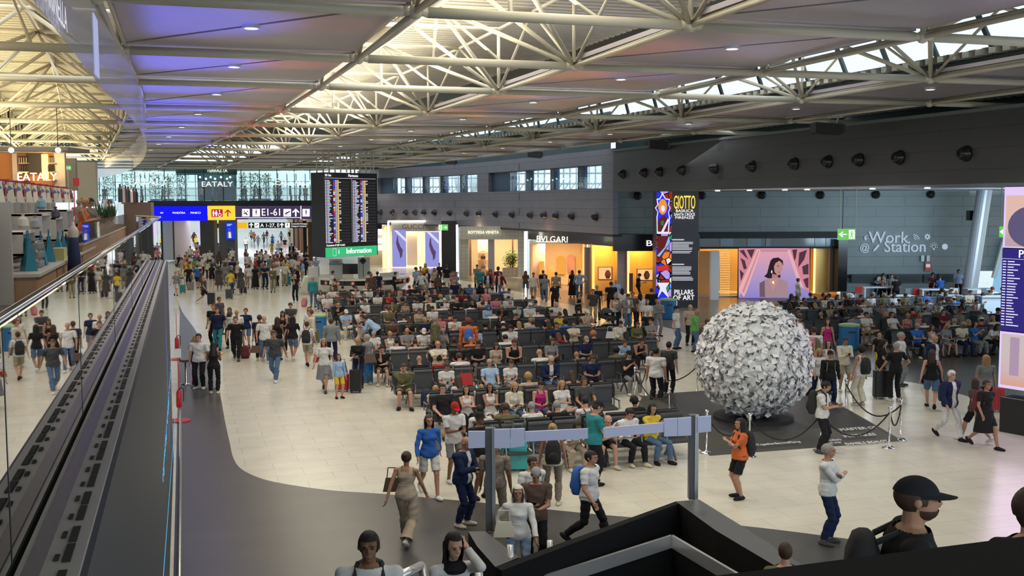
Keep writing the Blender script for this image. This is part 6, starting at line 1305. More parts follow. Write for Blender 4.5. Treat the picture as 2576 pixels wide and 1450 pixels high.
def get_body(pose, fem, lod):
    key = (pose, fem, lod)
    if key in BODY: return BODY[key]
    vox = (.0095, .018, .03)[lod]
    mb, bones, head, HL, pv, R = body_src(pose, fem, vox)
    tmp = bpy.data.objects.new('tmp', mb.mesh('tmp', M_black)); sc.collection.objects.link(tmp)
    m = tmp.modifiers.new('r', 'REMESH'); m.mode = 'VOXEL'; m.voxel_size = vox; m.use_smooth_shade = True
    m = tmp.modifiers.new('s', 'SMOOTH'); m.factor = .5; m.iterations = 3 if lod == 0 else 2
    me = bpy.data.meshes.new_from_object(tmp.evaluated_get(bpy.context.evaluated_depsgraph_get())); old = tmp.data
    bpy.data.objects.remove(tmp); bpy.data.meshes.remove(old)
    me.materials.clear(); me.materials.append(None); me.name = 'person_body'
    n = len(me.vertices); co = np.empty(n*3, 'f'); me.vertices.foreach_get('co', co); co = co.reshape(-1, 3)
    no = np.empty(n*3, 'f'); me.vertices.foreach_get('normal', no); no = no.reshape(-1, 3)
    best = np.full(n, 9.); bid = np.zeros(n, int); bt = np.zeros(n)
    for i, (nm, a, b, r) in enumerate(bones):
        a = np.array(a); d = np.array(b)-a; t = ((co-a)@d)/(d@d); tc = np.clip(t, 0, 1); ds = np.linalg.norm(co-a-tc[:, None]*d, axis=1)-r*(1.0 if nm != 'torso' else 1.12)
        k = ds < best; best[k] = ds[k]; bid[k] = i; bt[k] = t[k]
    names = np.array([b[0] for b in bones])[bid]; side = np.array([0 if i < len(bones)-6-0 and False else i for i in range(len(bones))])[bid]; nb_ = (len(bones)-3)//2; side = side >= 3+nb_
    nl = len(me.loops); li = np.empty(nl, 'i'); me.loops.foreach_get('vertex_index', li); ls = np.empty(len(me.polygons), 'i'); me.polygons.foreach_get('loop_total', ls)
    loc = (co-np.array(pv)) @ np.array(R)      # torso-local coordinates
    BODY[key] = dict(side=side, me=me, co=co, no=no, names=names, t=bt, head=head, hands=HL, pv=pv, R=R, quads=li.reshape(-1, 4) if (ls == 4).all() else None, loc=loc, garments={}, sit=POSES[pose].get('sit'))
    if BODY[key]['quads'] is None:
        st_ = np.concatenate([[0], np.cumsum(ls)]); BODY[key]['quads'] = np.array([[*li[st_[i]:st_[i]+3], li[st_[i]+ls[i]-1]] for i in range(len(ls))])
    return BODY[key]
def garment(B, kind):
    if kind in B['garments']: return B['garments'][kind]
    nm, t, loc, co, no = B['names'], B['t'], B['loc'], B['co'], B['no']; tor = nm == 'torso'; z = loc[:, 2]
    off = np.full(len(co), .012)
    if kind in 'TLHJVD' and len(kind) == 1:
        low = -.07 if kind != 'J' else -.12
        if B['sit']: low = max(low, -.03)
        m = tor & (z > low) & (z < .52)
        m |= ((nm == 'thigh') & (t < .12) & (z > low))
        if kind == 'V': m &= ~((np.abs(loc[:, 0]) > .115) & (z > .37)); m &= ~((z > .44) & (np.abs(loc[:, 0]) < .055))
        else:
            lim = .68 if kind in 'TD' else 9
            m |= (nm == 'uarm') & (t < lim)
            if kind in 'LHJ': m |= (nm == 'farm') & (t < .95)
            m |= (nm == 'neck') & (t < .12)
        if kind == 'J': m &= ~((np.abs(loc[:, 0]) < .05) & (loc[:, 1] < 0) & (z > -.2))
        off[:] = dict(T=.016, L=.015, H=.028, J=.03, V=.012, D=.016)[kind]
        off += np.where(tor & (z < .2), .012, 0)+.004*np.sin(co[:, 2]*40+co[:, 0]*25)
    elif kind in ('P', 'S', 'W'):
        m = (tor & (z < .07)) | ((nm == 'thigh') & (t < (9 if kind != 'S' else .82)))
        if kind != 'S': m |= (nm == 'shin') & (t < .93)
        off[:] = .011; off += .003*np.sin(co[:, 2]*50+co[:, 0]*20)
        if kind == 'S': off += np.where(nm == 'thigh', .018*np.clip(t, 0, 1), 0)
        if kind == 'W': off += np.where(nm == 'thigh', .015*np.clip(t, 0, 1), 0)+np.where(nm == 'shin', .015+.045*np.clip(t, 0, 1), 0)
        elif kind == 'P': off += np.where(nm == 'shin', .012, 0)
    elif kind[:4] == 'shoe': m = ((nm == 'foot') | ((nm == 'shin') & (t > .97))) & (B['side'] == (kind == 'shoeR')); off[:] = .009
    q = B['quads']; fm = m[q].all(axis=1); qs = q[fm]; used = np.unique(qs); mp = np.full(len(co), -1); mp[used] = np.arange(len(used))
    v = co[used]+no[used]*off[used, None]
    me = bpy.data.meshes.new('garment'); me.from_pydata(v.tolist(), [], mp[qs].tolist()); me.materials.append(None); me.polygons.foreach_set('use_smooth', [True]*len(qs)); me.update()
    B['garments'][kind] = me; return me
def skirt(B, ln, key):
    if key in B['garments']: return B['garments'][key]
    mb = MB(); n = 24; prof = [(.06, .15, .115), (0, .185, .14), (-.2, .21, .17), (-ln, .25, .21)]
    for i, (z, rx, ry) in enumerate(prof):
        mb.v += [tuple(B['pv']+V3((rx*math.cos(2*math.pi*k/n)*(1+.03*(i > 1)*math.cos(k*math.pi)), ry*math.sin(2*math.pi*k/n), z))) for k in range(n)]
    fs = [(i*n+k, i*n+(k+1) % n, (i+1)*n+(k+1) % n, (i+1)*n+k) for i in range(3) for k in range(n)]
    me = bpy.data.meshes.new('skirt'); me.from_pydata(mb.v, [], fs); me.materials.append(None); me.polygons.foreach_set('use_smooth', [True]*len(fs)); me.update(); B['garments'][key] = me; return me
HAIR = {}
def hair_mesh(st):
    if st in HAIR: return HAIR[st]
    rnd = random.Random(1); n, m = 26, 16; vs = []; keep = []
    sc_ = dict(c=1.38, h=1.2, H=1.25).get(st, 1.11)
    def shell(scale, zlow, front, jitter=0, cz=.02):
        mb = MB(); mb.ball((0, .014, cz), .076*scale, .096*scale, .098*scale, n=n, m=m)
        vs = [V3(v)*(1+rnd.uniform(-jitter, jitter)) for v in mb.v]
        fs = []
        for f in mb.f:
            c = sum((vs[i] for i in f), V3())/4
            if c.z < zlow: continue
            if c.y < -.035 and c.z < front: continue
            if c.y < .015 and c.z < -.02 and st not in 'hH': continue
            fs.append(f)
        return vs, fs
    mb = MB()
    if st in ('s', 'x'): mb.add(*shell(1.1, -.07, .068))
    elif st in 'lL':
        mb.add(*shell(1.14, -.08, .075)); ln = -.27 if st == 'l' else -.4; k = 14; rows = 7; vv = []
        for r in range(rows):
            z = .02+(ln-.02)*r/(rows-1)
            for i in range(k): t = -.5+(math.pi+1.0)*i/(k-1); w = (.092 if r < 5 else .075); vv.append(V3((w*math.cos(t)*(1+.08*math.sin(i*2+r)), .02+.1*math.sin(t)*(1+.05*math.cos(i*3)), z)))
        mb.add(vv, [(r*k+i, r*k+i+1, (r+1)*k+i+1, (r+1)*k+i) for r in range(rows-1) for i in range(k-1)])
        mb.add([v*.93 for v in vv], [(r*k+i, (r+1)*k+i, (r+1)*k+i+1, r*k+i+1) for r in range(rows-1) for i in range(k-1)])
    elif st == 'u': mb.add(*shell(1.1, -.07, .07)); mb.ball((0, .11, .07), .045, n=12, m=8)
    elif st == 'p': mb.add(*shell(1.1, -.07, .07)); mb.lathe([(.02, 0), (.035, .06), (.03, .2), (.008, .3)], (0, .1, .05), 10, axis=(0, .35, -1))
    elif st == 'c': mb.add(*shell(1.34, -.12, .07, .05))
    elif st == 'h': mb.add(*shell(1.18, -.12, .07)); mb.lathe([(.085, 0), (.11, -.08), (.15, -.2)], (0, .03, -.06), 14)
    elif st == 'H': mb.add(*shell(1.3, -.12, .09)); mb.lathe([(.09, 0), (.12, -.08)], (0, .03, -.08), 14)
    elif st == 'C':   # peaked cap
        mb.add(*shell(1.13, .035, .035)); k = 12; v0 = []
        for i in range(k): t = math.pi+math.pi*i/(k-1); v0 += [V3((.078*math.cos(t), .01+.095*math.sin(t), .045)), V3((.08*math.cos(t), .0+.175*math.sin(t)*(1 if True else 1), .035-.012*abs(math.cos(t))))]
        mb.add(v0, [(2*i, 2*i+1, 2*i+3, 2*i+2) for i in range(k-1)])
    elif st == 'N': mb.add(*shell(1.14, .015, .03))
    elif st == 'B':   # brimmed hat
        mb.lathe([(.19, .04), (.192, .05), (.1, .056), (.09, .13), (.06, .145), (.001, .14)], (0, .01, .01), 22)
    me = mb.mesh('hair', M_black, True); me.materials.clear(); me.materials.append(None); HAIR[st] = me; return me
def face_mesh(beard, sd=1):
    key = 'beard' if beard else 'face%d' % sd
    if key in HAIR: return HAIR[key]
    mb = MB()
    if beard:
        mb.ball((0, -.03, -.05), .06, .068, .066, n=16, m=10); k = [f for f in mb.f if sum(mb.v[i][2] for i in f)/4 < -.045 and sum(mb.v[i][1] for i in f)/4 < -.0]; mb.f = k; mb.mi = [0]*len(k)
    else:
        for s in (sd,): mb.ball((s*.031, -.088, .008), .013, .006, .006, n=8, m=6); mb.ball((s*.031, -.094, .03), .019, .006, .004, n=8, m=6)
    me = mb.mesh(key, M_black, True); me.materials.clear(); me.materials.append(None); HAIR[key] = me; return me
HMAP = dict(W1=('C', 'white', 'white cap'), W2=('B', 'white', 'white brimmed hat'), W3=('B', 'beige', 'straw hat'), C3=('N', 'grey', 'grey beanie'), C4=('C', 'black', 'black cap'), C5=('C', 'khaki', 'khaki cap'), C6=('N', 'beige', 'beige beanie'), C7=('C', 'darkgrey', 'grey cap'), C8=('C', 'red', 'red cap'),
            H1=('H', 'white', 'white hood up'), H2=('H', 'blue', 'blue hood collar'), h0=('h', 'black', 'black headscarf'), h3=('h', 'darkgrey', 'grey headscarf'), h4=('s', None, 'short dark hair'))
GN = dict(T='T-shirt', L='long-sleeved top', V='sleeveless top', J='jacket', D='dress', H='hoodie'); BN = dict(P='trousers', S='shorts', K='skirt', W='wide trousers')
HS = dict(s='short %s hair', l='long %s hair', L='long %s hair', u='%s hair in a bun', p='%s ponytail', c='curly %s hair')
def split(c): return c[:-1], c[-1]
def person_meshes(s, lod, rnd):
    h = s['hair']; fem = (h[-1] in 'lLup') or (s['top'][-1] == 'V' and h[-1] != 's' and h[-1] != '0') or s['top'][-1] == 'D' or h in ('h0', 'h3') or s['bot'][-1] == 'K'
    B = get_body(s['pose'], fem, lod); tc, tk = split(s['top']); bc_, bk = split(s['bot'])
    dark = (tc in ('brown',) and h[0] == 'k'); sk = SKIN[3 if s.get('dark') or rnd.random() < .07 else rnd.choice((0, 0, 1, 1, 2))]; si = SKIN.index(sk)
    sm = mat('skin_%d' % si, sk, .55, noise=(8, .06)); out = [('body', B['me'], sm, None)]
    if tk == 'J': out.append(('shirt', garment(B, 'T'), cmat('white'), None))
    out.append(({'T': 'tee_shirt', 'L': 'shirt', 'V': 'sleeveless_top', 'J': 'jacket', 'D': 'dress', 'H': 'hoodie'}[tk], garment(B, tk), cmat(tc), None))
    if tk == 'D' or bk == 'K':
        if not B['sit']: out.append(('skirt', skirt(B, .5 if bk != 'P' else .8, 'sk%s' % (bk != 'P')), cmat(tc if tk == 'D' else bc_), None)); out.append(('shorts', garment(B, 'S'), cmat(tc if tk == 'D' else bc_), None))
        else: out.append(('skirt', garment(B, 'S'), cmat(tc if tk == 'D' else bc_), None))
    else: out.append(({'P': 'trousers', 'S': 'shorts', 'W': 'trousers'}[bk], garment(B, bk), cmat(bc_), None))
    sc2 = cmat(rnd.choice(('white', 'black', 'black', 'darkgrey', 'cream')))
    for k_ in ('shoeL', 'shoeR'): out.append(('shoe', garment(B, k_), sc2, None))
    hc, hr = B['head']; HM = Matrix.Translation(hc) @ hr.to_4x4()
    if h in HMAP:
        st, col, _ = HMAP[h]
        if col: out.append(('hat' if st in 'BNC' else 'hood', hair_mesh(st), cmat(col), HM))
        if st in 'BNCs': out.append(('hair', hair_mesh('x' if st != 's' else 's'), mat('hair_b', HC['b'], .6), Matrix.Translation(hc) @ hr.to_4x4() @ Matrix.Scale(.96 if st != 's' else 1, 4)))
    elif h[-1] != '0': out.append(('hair', hair_mesh(h[-1]), mat('hair_'+h[0], HC.get(h[0].lower(), HC['b']), .6, noise=(60, .35)), HM))
    if lod == 0 and abs((s['face']+180) % 360-180) < 130: out += [('eye', face_mesh(False, q), mat('eye_dark', (.02, .012, .01), .4), HM) for q in (-1, 1)]
    if s.get('beard') : out.append(('beard', face_mesh(True), mat('hair_b', HC['b'], .6), HM))
    return out, fem, B
PEOPLE = []
def describe(s, fem):
    tc, tk = split(s['top']); bc_, bk = split(s['bot']); h = s['hair']; hn = HMAP[h][2] if h in HMAP else ('bald' if h[-1] == '0' else HS[h[-1]] % HN[h[0].lower()])
    c1, c2 = CW.get(tc, tc), CW.get(bc_, bc_)
    return ('%s %s' % (c1, GN[tk]))+('' if tk == 'D' else ', %s %s' % (c2, BN[bk]))+', '+hn
def place(s, loc, rz, scale, lod, rnd, place_txt, grp):
    parts, fem, B = person_meshes(s, lod, rnd)
    root = None
    desc = describe(s, fem)
    for i, (nm, me, m, HM) in enumerate(parts):
        shared(me, 'skin' if nm == 'body' else 'hair' if nm in ('hair', 'eye', 'beard') else 'cloth'); o = bpy.data.objects.new('person' if i == 0 else nm, me); sc.collection.objects.link(o)
        o['tint'] = tuple(m['tint'])
        if 'pattern' in m.name: o.material_slots[0].link = 'OBJECT'; o.material_slots[0].material = m
        if i == 0:
            root = o; o.location = loc; o.rotation_euler = (0, 0, rz); o.scale = (scale[0], scale[0], scale[1]); o['category'] = 'person'; o['group'] = grp
        else:
            o.parent = root
            if HM is not None: o.matrix_local = HM
    PEOPLE.append([root, 'person in '+desc, place_txt, s, B, loc, rz, scale]); return root
# ---- seat rows
M_seat = mat('charcoal_seat', (.035, .037, .042), .5, noise=(30, .2)); M_bm = mat('grey_bench_metal', (.2, .2, .21), .35, .7)
def seat_meshes():
    s = MB(); s.obox((0, -.02, .44), (.27, 0, 0), (0, .24, .02), (0, 0, .025)); b = MB(); b.obox((0, .26, .74), (.28, 0, 0), (0, .05, .25), (0, .02, -.004)); b.obox((0, .25, .98), (.285, 0, 0), (0, .015, .01), (0, .01, .02))
    a = MB(); a.obox((0, -.02, .64), (.02, 0, 0), (0, .22, 0), (0, 0, .012)); a.obox((0, -.2, .53), (.015, 0, 0), (0, .02, .0), (0, .03, .11)); a.obox((0, .16, .54), (.015, 0, 0), (0, .02, 0), (0, 0, .1))
    l = MB(); l.bar((0, 0, .36), (0, -.3, .02), .06, .035, up=V3((1, 0, 0))); l.bar((0, 0, .36), (0, .3, .02), .06, .035, up=V3((1, 0, 0)))
    return s.mesh('seat', M_seat), b.mesh('backrest', M_seat), a.mesh('armrest', M_bm), l.mesh('leg', M_bm)
sm_, bm_, am_, lm_ = seat_meshes(); PITCH = .63
SEATS = []     # x, y, facing(+1 away / -1 viewer), used, row text
def bench(x0, n, y, away, lab, grp):
    e = empty('airport_bench', (x0+n*PITCH/2, y, 0), rz=math.pi if away else 0, label=lab, cat='bench', group=grp)
    beams = MB(); beams.obox((0, 0, .37), (n*PITCH/2-.08, 0, 0), (0, .04, 0), (0, 0, .03)); beams.build('beam', M_bm, e)
    for k in range(n):
        x = -n*PITCH/2+PITCH*(k+.5)
        for me in (sm_, bm_): o = link(bpy.data.objects.new(me.name, me), e); o.location = (x, 0, 0)
        o = link(bpy.data.objects.new('armrest', am_), e); o.location = (x-PITCH/2, 0, 0)
    o = link(bpy.data.objects.new('armrest', am_), e); o.location = (n*PITCH/2, 0, 0)
    for x in (-n*PITCH/2+PITCH*.7, n*PITCH/2-PITCH*.7): o = link(bpy.data.objects.new('leg', lm_), e); o.location = (x, 0, 0)
def row(y, x0, x1, away, rowname, grp):
    x = x0; k = 0
    while x < x1-.5:
        n = min(4, max(2, int(round((x1-x)/PITCH)))); bench(x, n, y, away, 'charcoal bench in the %s, %s bench there' % (rowname, ORD[k]), grp)
        for i in range(n): SEATS.append([x+PITCH*(i+.5), y, away, False, rowname, len([1 for q in SEATS if q[4] == rowname])])
        x += n*PITCH+.08; k += 1
LR = [(6.0, 11.2), (5.9, 10.9), (5.7, 14.0), (5.8, 16.2), (6.2, 17.2), (6.4, 17.3), (6.4, 17.3), (6.6, 17.3), (6.6, 17.3), (6.8, 17.3)]
for k, (a, b) in enumerate(LR):
    y = 22.3+4.07*k
    row(y, a, b, False, '%s main seat row facing the viewer' % ORD[k], 'benches of the main seating area'); row(y+1.0, a+.1, b, True, '%s main seat row turned away' % ORD[k], 'benches of the main seating area')
RR = [(25.6, 31.8), (23.5, 33.8), (25.0, 36.4), (28.0, 42)]
for k, (a, b) in enumerate(RR):
    y = 34.1+3.9*k
    row(y, a, b, False, '%s side seat row facing the viewer' % ORD[k], 'benches of the side seating area'); row(y+1.0, a, b, True, '%s side seat row turned away' % ORD[k], 'benches of the side seating area')
# ---- seat the seated, stand the standing
rnd = random.Random(21)
def lod_of(d): return 0 if d < 40 else (1 if d < 75 else 2)
HDIR = math.atan2(HF.x, HF.y)
def facing(f):   # yaw so that local -Y looks along HR*sin f - HF*cos f
    v = HR*math.sin(math.radians(f))-HF*math.cos(math.radians(f)); return math.atan2(v.x, -v.y)
mains = []; DESKS = []
for s in SEATED:
    c = onz(s['px'], s['py'], 1.2); away = abs(s['face']) > 89; best = None
    for q in SEATS:
        if q[3] or q[2] != away: continue
        dy = abs(q[1]+(-.05 if away else .05)-c.y); dx = abs(q[0]-c.x); dd = dx*1.6+dy*.8
        if best is None or dd < best[0]: best = (dd, q)
    q = best[1]; q[3] = True
    yaw = (math.pi if away else 0)+math.radians(max(-18, min(18, (s['face']-(180 if away else 0)+180) % 360-180)))*.6
    s['pose'] = 'S'+s['pose'] if not s['pose'].startswith('S') else s['pose']; mains.append((c.y, s, V3((q[0], q[1]+(.06 if away else -.06), 0)), yaw, q[4].split(' facing')[0].split(' turned')[0], 'seated travellers'))
TOPS = ['whiteT']*7+['blackT']*7+['greyT', 'greyT', 'navyT', 'navyT', 'darkgreyT', 'creamT', 'beigeT', 'oliveT', 'lightblueT', 'blueT', 'redT', 'pinkT', 'brownT', 'creamL', 'blackL', 'navyL', 'whiteL', 'blackV', 'whiteV', 'mintT', 'khakiT', 'maroonT', 'greyJ', 'oliveL', 'denimL']
BOTS = ['blackP', 'blackP', 'blackS', 'denimP', 'denimP', 'greyS', 'khakiS', 'khakiP', 'navyP', 'greyP', 'denimS', 'creamP']; HAIRS = ['bs', 'ks', 'bs', 'bl', 'kl', 'bu', 'yl', 'gs', 'b0', 'ku', 'yu', 'bL', 'C4', 'kc', 'rs', 'W1', 'gs', 'bp']
for q in SEATS:
    rear = q[1] > 38; side = q[0] > 22
    if q[3] or rnd.random() > (.5 if side else (.42 if rear else .1)): continue
    q[3] = True; away = q[2]; hp = V3((q[0], q[1], 1.2)); x_, y_ = proj(hp)
    mains.append((q[1], dict(px=x_, py=y_, face=180 if away else 0, pose='S'+rnd.choice(['lap', 'lap', 'lap', 'cross', 'lean', 'chin', 'slouch', 'leg', 'phone']), top=rnd.choice(TOPS), bot=rnd.choice(BOTS), hair=rnd.choice(HAIRS)), V3((q[0], q[1]+(.06 if away else -.06), 0)), (math.pi if away else 0)+rnd.uniform(-.2, .2), q[4].split(' facing')[0].split(' turned')[0], 'seated travellers'))
def region(px, py):
    if py < 610 and px < 800: return 'in the passage beyond the gate sign'
    if px < 800 and py < 740: return 'in the crowd under the gate signs'
    if px < 700 and py > 830 and px < 560: return 'at the white desk by the media wall'
    if px < 1000 and py > 740 and py < 900: return 'walking the cream aisle beside the seats'
    if px < 1100 and py < 760: return 'around the information desk'
    if px < 1260 and py < 760: return 'before the beige tiled shop'
    if px < 1760 and py < 800: return 'before the jewellery shop windows'
    if px > 2150 and 690 < py < 735: return 'at the white work tables'
    if px > 1980 and py < 1000: return 'between paper ball and side seats'
    if px > 2150: return 'crossing at the far side of the ropes'
    if px > 1760: return 'beside the paper ball platform'
    if py > 1000: return 'near the gate gantry'
    return 'among the main seats'
for s in STANDING:
    z = 1.62 if s['pose'] != 'bend' else 1.25
    if s['pose'] in ('lean',): s['pose'] = 'hold'
    if s['pose'] == 'lap': s['pose'] = 'hold'
    c = onz(s['px'], s['py'], z)
    if c.y > 175: c = P(s['px'], s['py'], 150+rnd.random()*14); 
    mains.append((c.y, s, V3((c.x, c.y, .012 if c.y > 100 else 0)), facing(s['face']), region(s['px'], s['py']), 'standing travellers'))
for it in range(8):
    for a in mains:
        if a[5] != 'standing travellers' or a[0] > 90: continue
        for b in mains:
            if a is b or abs(a[0]-b[0]) > 1: continue
            dx, dy = a[2].x-b[2].x, a[2].y-b[2].y; dd = math.hypot(dx, dy)
            if dd < .5: a[2].x += (dx/dd if dd > .01 else 1)*min(.06, .5-dd); a[2].y += (dy/dd if dd > .01 else 0)*min(.06, .5-dd)
for k in range(55):
    px_, py_ = rnd.uniform(445, 790), rnd.uniform(628, 672); c = onz(px_, py_, 1.62)
    if any(abs(c.x-m[2].x) < .45 and abs(c.y-m[2].y) < .45 for m in mains): continue
    mains.append((c.y, dict(px=px_, py=py_, face=rnd.choice((0, 180, 180, 160, 90, -90, 30)), pose=rnd.choice(('stand', 'stand', 'hold', 'hip', 'walk')), top=rnd.choice(TOPS), bot=rnd.choice(BOTS), hair=rnd.choice(HAIRS)), V3((c.x, c.y, 0)), facing(rnd.uniform(0, 360)), 'in the crowd under the gate signs', 'standing travellers'))
mains.sort(key=lambda m: m[0])
crowd = []
for n, (yy, s, loc, yaw, txt, grp) in enumerate(mains):
    d = (loc-CC).length; r2 = random.Random(int(s['px']*31+s['py']*7)); hs = r2.uniform(.95, 1.03)
    fem = s['hair'][-1] in 'lLup'; hs *= .96 if fem else 1.0
    if s['hair'] in ('ys',) or (s['px'], s['py']) in ((840+415*.26901, 0),): hs *= .8 if s['hair'] == 'ys' else 1
    if abs(s['px']-(1240+415*.23445)) < 2 and s['py'] > 1120: hs = .86
    if abs(s['px']-(430+1490*.28274)) < 2: hs = .78
    if s['pose'][0] == 'S': hs = min(hs, 1.0)
    w = hs*r2.choice((1.04, 1.07, 1.1, 1.16, 1.22)) if not fem else hs*r2.choice((1.02, 1.06, 1.1, 1.15))
    if n >= 300:
        crowd.append((s, loc, yaw, (w, hs), r2)); continue
    place(s, loc, yaw, (w, hs), lod_of(d), r2, txt, grp)
if crowd:
    VV = []; FF = []; MI = []; mlist = []; k0 = 0
    for s, loc, yaw, scl, r2 in crowd:
        parts, fem, B = person_meshes(s, 2, r2); X = Matrix.Translation(loc) @ Matrix.Rotation(yaw, 4, 'Z') @ Matrix.Diagonal((scl[0], scl[0], scl[1], 1))
        for nm, me, m, HM in parts:
            Y = np.array(X @ HM if HM is not None else X); co = np.empty(len(me.vertices)*3); me.vertices.foreach_get('co', co); co = co.reshape(-1, 3) @ Y[:3, :3].T+Y[:3, 3]
            if m not in mlist: mlist.append(m)
            VV += co.tolist(); FF += [tuple(v+k0 for v in p.vertices) for p in me.polygons]; MI += [mlist.index(m)]*len(me.polygons); k0 += len(co)
    me = bpy.data.meshes.new('crowd'); me.from_pydata(VV, [], FF)
    for m in mlist: me.materials.append(m)
    me.polygons.foreach_set('material_index', MI); me.polygons.foreach_set('use_smooth', [True]*len(FF)); me.update()
    link(bpy.data.objects.new('crowd', me), label='tiny travellers far away under the gate signs and in the passages beyond', cat='crowd', kind='stuff')
# ---- special figures: on the escalators, on the upper floor, at the work tables, on the terrace
def special(px, py, d, face, pose, top, bot, hair, txt, grp='travellers on the escalators', zoff=1.62, lod=0, hs=1.0, w=1.0, seed=1, **kw):
    s = dict(px=px, py=py, face=face, pose=pose, top=top, bot=bot, hair=hair, **kw); c = P(px, py, d)
    zf = c.z-zoff*hs
    if grp == 'travellers on the upper floor': zf = 4.352
    if grp == 'guests on the terrace': zf = 5.902
    return place(s, V3((c.x, c.y, zf)), facing(face), (w, hs), lod, random.Random(seed), txt, grp)
cap = special(2280, 1258, 6.15, 78, 'rest', 'blackT', 'blackP', 'C4', 'close behind the black parapet', hs=1.05, w=1.24, seed=3, beard=True)
special(2590, 1290, 6.6, 180, 'stand', 'blackT', 'blackP', 'bc', 'cut by the picture edge beside the man in the black cap', seed=4)
bk1 = special(928, 1378, 8.7, 5, 'stand', 'whiteT', 'blackP', 'ks', 'with black backpack, coming up the escalator', hs=1.03, w=1.1, seed=0, dark=True)
ph = special(1138, 1372, 9.6, 25, 'phone', 'whiteL', 'blackP', 'kl', 'phoning with a dark scarf, on the escalator', seed=6)
hc_ = POSES; B_ = PEOPLE[-1][4]; c_ = B_['head'][0]; mb = MB(); mb.lathe([(.07, -.14), (.1, -.17), (.12, -.2), (.1, -.24)], c_, 14); mb.obox(c_+V3((.03, -.13, -.42)), (.06, 0, 0), (0, .015, 0), (0, -.02, .16)); mb.obox(c_+V3((-.07, -.14, -.36)), (.045, 0, 0), (0, .015, 0), (0, -.02, .12)); sf = mb.build('scarf', cmat('black'), ph)
special(1975, 1392, 12.5, 180, 'stand', 'oliveT', 'blackP', 'bs', 'only the crown showing over the escalator edge', seed=2)
up = 'travellers on the upper floor'
special(207, 512, 27.5, 100, 'hold', 'orangeV', 'creamP', 'yu', 'leaning over the serving counter', up, lod=0, seed=11)
special(222, 497, 29.5, 70, 'hold', 'patternT', 'blackP', 'ks', 'at the serving counter beside the woman with a shoulder bag', up, seed=12)
special(274, 478, 49, 0, 'stand', 'patternT', 'blackP', 'bs', 'serving behind the counter plants', up, seed=13)
special(197, 484, 38, 180, 'stand', 'greyT', 'blackP', 'gs', 'beyond the red fire sign post', up, lod=1, seed=14)
ter = 'guests on the terrace'
for k, (px, py, c, f) in enumerate([(262, 462, 'blackT', 0), (307, 470, 'whiteT', 90), (330, 478, 'blueT', -90), (356, 477, 'greyT', 90), (409, 478, 'tealT', -90), (506, 474, 'whiteT', 60), (535, 476, 'greyT', -60), (553, 478, 'darkgreyT', 0), (614, 462, 'blackT', 0), (616, 472, 'blackT', 90), (640, 466, 'greyT', -90), (652, 476, 'navyT', 180), (690, 470, 'whiteT', 90), (705, 470, 'blueT', -90), (730, 474, 'lightblueT', 90), (755, 470, 'whiteT', -90), (768, 474, 'yellowT', 180)]):
    special(px, py, 106.5+k % 3, f, 'stand', c, 'blackP', 'bs', 'behind the terrace glass, %s from the shop side' % (ORD+['seventeenth'])[k], ter, lod=2, seed=k)
wt = 'travellers at the work tables'
M_wtab = mat('white_lacquer', (.62, .66, .72), .35)
def worktable(x0, x1, ytop, d, h, lab, solid):
    a, b = Pz(x0, d, 0), Pz(x1, d, 0); w = (b-a).length/2; e = empty('work_table', (a+b)/2, label=lab, cat='table', group='white work tables')
    MB().obox((0, 0, h), HR*w, HF*.4, UP*.03).build('table_top', M_wtab, e)
    if solid: MB().obox((0, 0, h/2-.02), HR*(w-.05), HF*.3, UP*(h/2-.02)).build('body', M_wtab, e)
    else:
        for s in (-1, 1): MB().obox(HR*s*(w-.1)+UP*(h/2-.02), HR*.04, HF*.35, UP*(h/2-.02)).build('leg', M_wtab, e)
worktable(2172, 2262, 706, 60.5, 1.05, 'high white work table below the at-sign icon', False)
worktable(2250, 2302, 726, 56, .95, 'solid white counter block between standing man and blue-shirted man', True)
worktable(2318, 2386, 710, 58.5, 1.08, 'high white work table with a woman in black before it', False)
worktable(2374, 2424, 722, 55.5, 1.0, 'solid white counter block with rucksack strap beside the woman in black', True)
worktable(2434, 2500, 710, 59, 1.05, 'high white work table near the leaning silver column', False)
worktable(2470, 2535, 720, 55, 1.0, 'solid white counter block beside the flight screen', True)
for k, (px, c) in enumerate(((2160, 'redT'), (2285, 'greyT'), (2305, 'redT'), (2352, 'greyT'), (2402, 'whiteT'), (2478, 'greyT'))):
    p = Pz(px, 60.2 if k < 1 else 58.8, 0); e = empty('bar_chair', p, label='%s high shell chair at the white work tables, %s from the dark column' % ({'redT': 'red', 'greyT': 'grey', 'whiteT': 'white'}[c], ORD[k]), cat='chair', group='high chairs at the work tables')
    mb = MB(); mb.obox((0, 0, .76), (.22, 0, 0), (0, .2, 0), (0, 0, .02)); mb.obox((0, -.2, .95), (.21, 0, 0), (0, .02, 0), (0, -.02, .18)); mb.build('shell', mat('shell_'+c, COL[c[:-1]], .5), e)
    mb = MB()
    for sx in (-1, 1):
        for sy in (-1, 1): mb.tube((sx*.15, sy*.14, .75), (sx*.2, sy*.2, 0), .014, 6)
    mb.build('frame', M_whitep, e)
